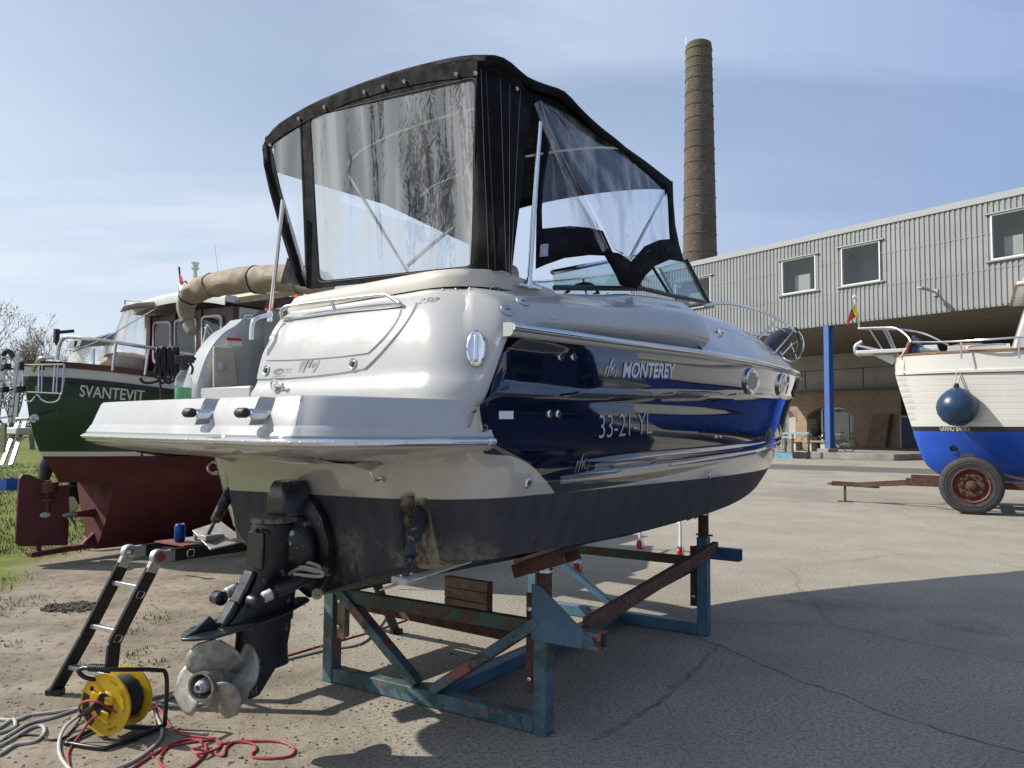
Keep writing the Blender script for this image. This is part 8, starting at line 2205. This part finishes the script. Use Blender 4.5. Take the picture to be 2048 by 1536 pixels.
# stand
M['tubeblack'] = simple('black_tube', (.014, .015, .018), .3, var=.1)
ys = .17
stand = [(.075, .0, zc4), (.075, .0, .36), (.07, .05, .385)]
k = MB()
pts = [(-.07, .10, .378), (-.065, .0, .385), (-.05, -.06, .378), (.14, -.165, .33), (.20, -.19, .28), (.20, -.19, .05), (.19, -.18, .018), (.0, -.15, .014), (-.10, -.12, .014), (-.13, -.08, .014), (-.13, .10, .014), (-.11, .14, .014), (.12, .14, .014), (.15, .12, .014), (.16, -.12, .014), (.19, -.18, .018)]
k.tube(spline(pts, 5), .0115, 10); k.tube(spline([(-.07, .10, .378), (-.075, .13, .36), (-.05, .10, .32), (.05, .02, .27), (.05, 0, zc4)], 5), .0115, 10); so = k.build('tube_stand', 'tubeblack', reel, smooth=True)
k = MB(); k.tube([(-.068, .07, .382), (-.063, -.035, .386)], .018, 12)
for i in range(9): k.lathe([(.018, -.003), (.0205, 0), (.018, .003)], Vector((-.068, .07, .382)).lerp(Vector((-.063, -.035, .386)), (i + .5) / 9), (.005, -.105, .004), 12)
k.build('grip', 'rubber', so, smooth=40)

# ================================================================== CORDS
def cord(pxs, r, name, mat, lab, zs=None, group=None, n=8):
    P_ = []
    for i, q_ in enumerate(pxs):
        z = (q_[2] if len(q_) > 2 else 0) + r; P_.append(G(q_[0], q_[1], z))
    k = MB(); k.tube(spline(P_, 7), r, n); return tag(k.build(name, mat, None, smooth=True), lab, 'cord', group)
M['cordred'] = simple('red_lead', (.33, .035, .05), .5, var=.1); M['cordgrey'] = simple('grey_lead', (.42, .41, .37), .55, var=.1)
cord([(260, 1540), (330, 1495), (380, 1478), (410, 1490), (408, 1510), (380, 1535), (345, 1540), (320, 1525), (325, 1505), (350, 1490), (430, 1480), (438, 1495), (400, 1508, .02), (385, 1498, .02), (420, 1504), (446, 1512), (452, 1496), (470, 1484), (500, 1482), (560, 1484), (588, 1497), (580, 1512), (540, 1517), (508, 1515), (504, 1508), (512, 1500), (506, 1488), (480, 1484), (440, 1487), (430, 1478), (400, 1474), (365, 1468), (340, 1450), (325, 1425), (312, 1412)], .0065, 'extension_lead', 'cordred', 'red cord with open loops on the ground in front of the propeller')
cord([(312, 1412), (300, 1420, .03), (280, 1430, .08), (255, 1432, .12), (225, 1420, .16), (200, 1405, .22), (175, 1402, .22), (160, 1410, .18), (162, 1425, .12), (185, 1438, .05)], .0065, 'extension_lead', 'cordred', 'red cord draped across the yellow reel face')
cord([(196, 1430, .15), (180, 1442, .10), (160, 1470, .03), (145, 1490), (136, 1510), (140, 1545)], .0065, 'extension_lead', 'cordred', 'red cord falling from the reel socket to the lower picture edge')
cord([(300, 1415), (345, 1388), (390, 1365), (470, 1335), (560, 1315), (640, 1292), (720, 1270), (790, 1248), (860, 1222), (920, 1198), (950, 1188)], .0065, 'extension_lead', 'cordred', 'long red cord running back under the cradle to a black plug')
pg = MB(); a, b__ = G(945, 1191, .02), G(968, 1170, .03); pg.tube([a, a.lerp(b__, .2), a.lerp(b__, .7), b__], [.008, .022, .026, .018], 10); tag(pg.build('cable_plug', 'rubber', None, smooth=True), 'black cable plug lying under the raised cruiser', 'plug')
cord([(-30, 1450), (20, 1440), (90, 1428), (130, 1424), (168, 1414, .12), (200, 1402, .25)], .009, 'black_lead', 'rubber', 'short black lead entering the yellow reel from the left') if False else None
cord([(-40, 1470), (0, 1478), (50, 1470), (85, 1472), (100, 1480), (130, 1474), (152, 1450), (163, 1432, .02)], .006, 'extension_lead', 'rubber', 'thin black cord on the ground left of the reel')
cord([(-20, 1436), (30, 1440), (60, 1430), (110, 1424), (150, 1418), (200, 1412, .02)], .009, 'extension_lead', 'cordgrey', 'upper grey cord reaching the reel from the left edge')
cord([(-30, 1466), (0, 1454), (25, 1438), (30, 1452), (10, 1462), (-20, 1470)], .009, 'extension_lead', 'cordgrey', 'small grey cord loop at the left edge')
cord([(-20, 1500), (20, 1480), (60, 1456), (84, 1452), (88, 1466), (70, 1482), (30, 1490), (-5, 1510), (-10, 1490), (30, 1462), (60, 1446), (100, 1436), (150, 1420)], .009, 'extension_lead', 'cordgrey', 'coiled grey cord loops left of the reel')
cord([(156, 1432, .05), (130, 1455, .02), (118, 1485), (122, 1515), (145, 1545)], .009, 'extension_lead', 'cordgrey', 'grey cord curving from the reel to the lower left edge')
cord([(210, 1545), (270, 1520), (315, 1485), (324, 1460), (312, 1432), (308, 1418), (330, 1400), (360, 1388), (400, 1392), (435, 1400), (440, 1390), (425, 1382)], .009, 'extension_lead', 'cordgrey', 'grey cord looping round the reel towards the propeller')
cord([(300, 1398), (340, 1385), (380, 1372), (470, 1345), (560, 1322), (650, 1300), (730, 1282), (780, 1220), (790, 1190)], .009, 'extension_lead', 'cordgrey', 'long grey cord running back past the blue cradle')
cord([(312, 1410), (370, 1412), (420, 1405), (436, 1394)], .009, 'extension_lead', 'cordgrey', 'short grey cord end under the propeller')
pg = MB(); a, b__ = G(158, 1432, .10), G(192, 1412, .20); pg.tube([a, a.lerp(b__, .3), b__], [.009, .014, .017], 10); tag(pg.build('plug', 'rubber', None, smooth=True), 'black plug pushed into the reel socket', 'plug')

# ================================================================== SPRAY BOTTLE ON THE PLATFORM
bpos = BO.P(366, 806, z=1.66) if False else BO.P(366, 800, x=-.35)
SBF = Frame(BO.w(*bpos).x, BO.w(*bpos).y, radians(40), 1.716); spb = thing('spray_bottle', 'clear spray bottle half full of green cleaner with dark trigger head', 'spray bottle', SBF)
hb_ = .245
k = MB(); k.lathe([(.040, 0), (.045, .006), (.045, .17), (.040, .195), (.022, .225), (.016, .235), (.016, hb_)], (0, 0, 0), (0, 0, 1), 24); k.build('bottle', clear_vinyl('milky_plastic', haze=.22, wr=.1, scale=5, gloss=.02), spb, smooth=60)
k = MB(); k.lathe([(.039, .003), (.0435, .008), (.0435, .138), (.002, .138)], (0, 0, 0), (0, 0, 1), 24); k.build('green_liquid', simple('green_cleaner', (.06, .45, .16), .3), spb, smooth=60)
vd = Vector((-.45, .89, 0)); k = MB(); k.grid([[Vector((.0455 * cos(a), .0455 * sin(a), z)) for a in [radians(100 + 14 * j) for j in range(6)]] for z in (.01, .15)]); k.build('label', simple('dark_label', (.05, .06, .08), .5, var=.5, vs=90), spb, fix=False, smooth=60)
k = MB(); k.lathe([(.020, hb_ - .01), (.021, hb_ + .02), (.016, hb_ + .03)], (0, 0, 0), (0, 0, 1), 16); hdv = Vector((.77, -.64, 0)); k.beam(-hdv * .045 + Vector((0, 0, hb_ + .045)), hdv * .05 + Vector((0, 0, hb_ + .050)), .030, .042); k.beam(hdv * .045 + Vector((0, 0, hb_ + .052)), hdv * .06 + Vector((0, 0, hb_ + .052)), .018, .018); k.tube(spline([hdv * .03 + Vector((0, 0, hb_ + .03)), hdv * .045 + Vector((0, 0, hb_ + .0)), hdv * .038 + Vector((0, 0, hb_ - .035))], 4), .007, 8); k.build('trigger_head', 'rubber', spb, bevel=.006)
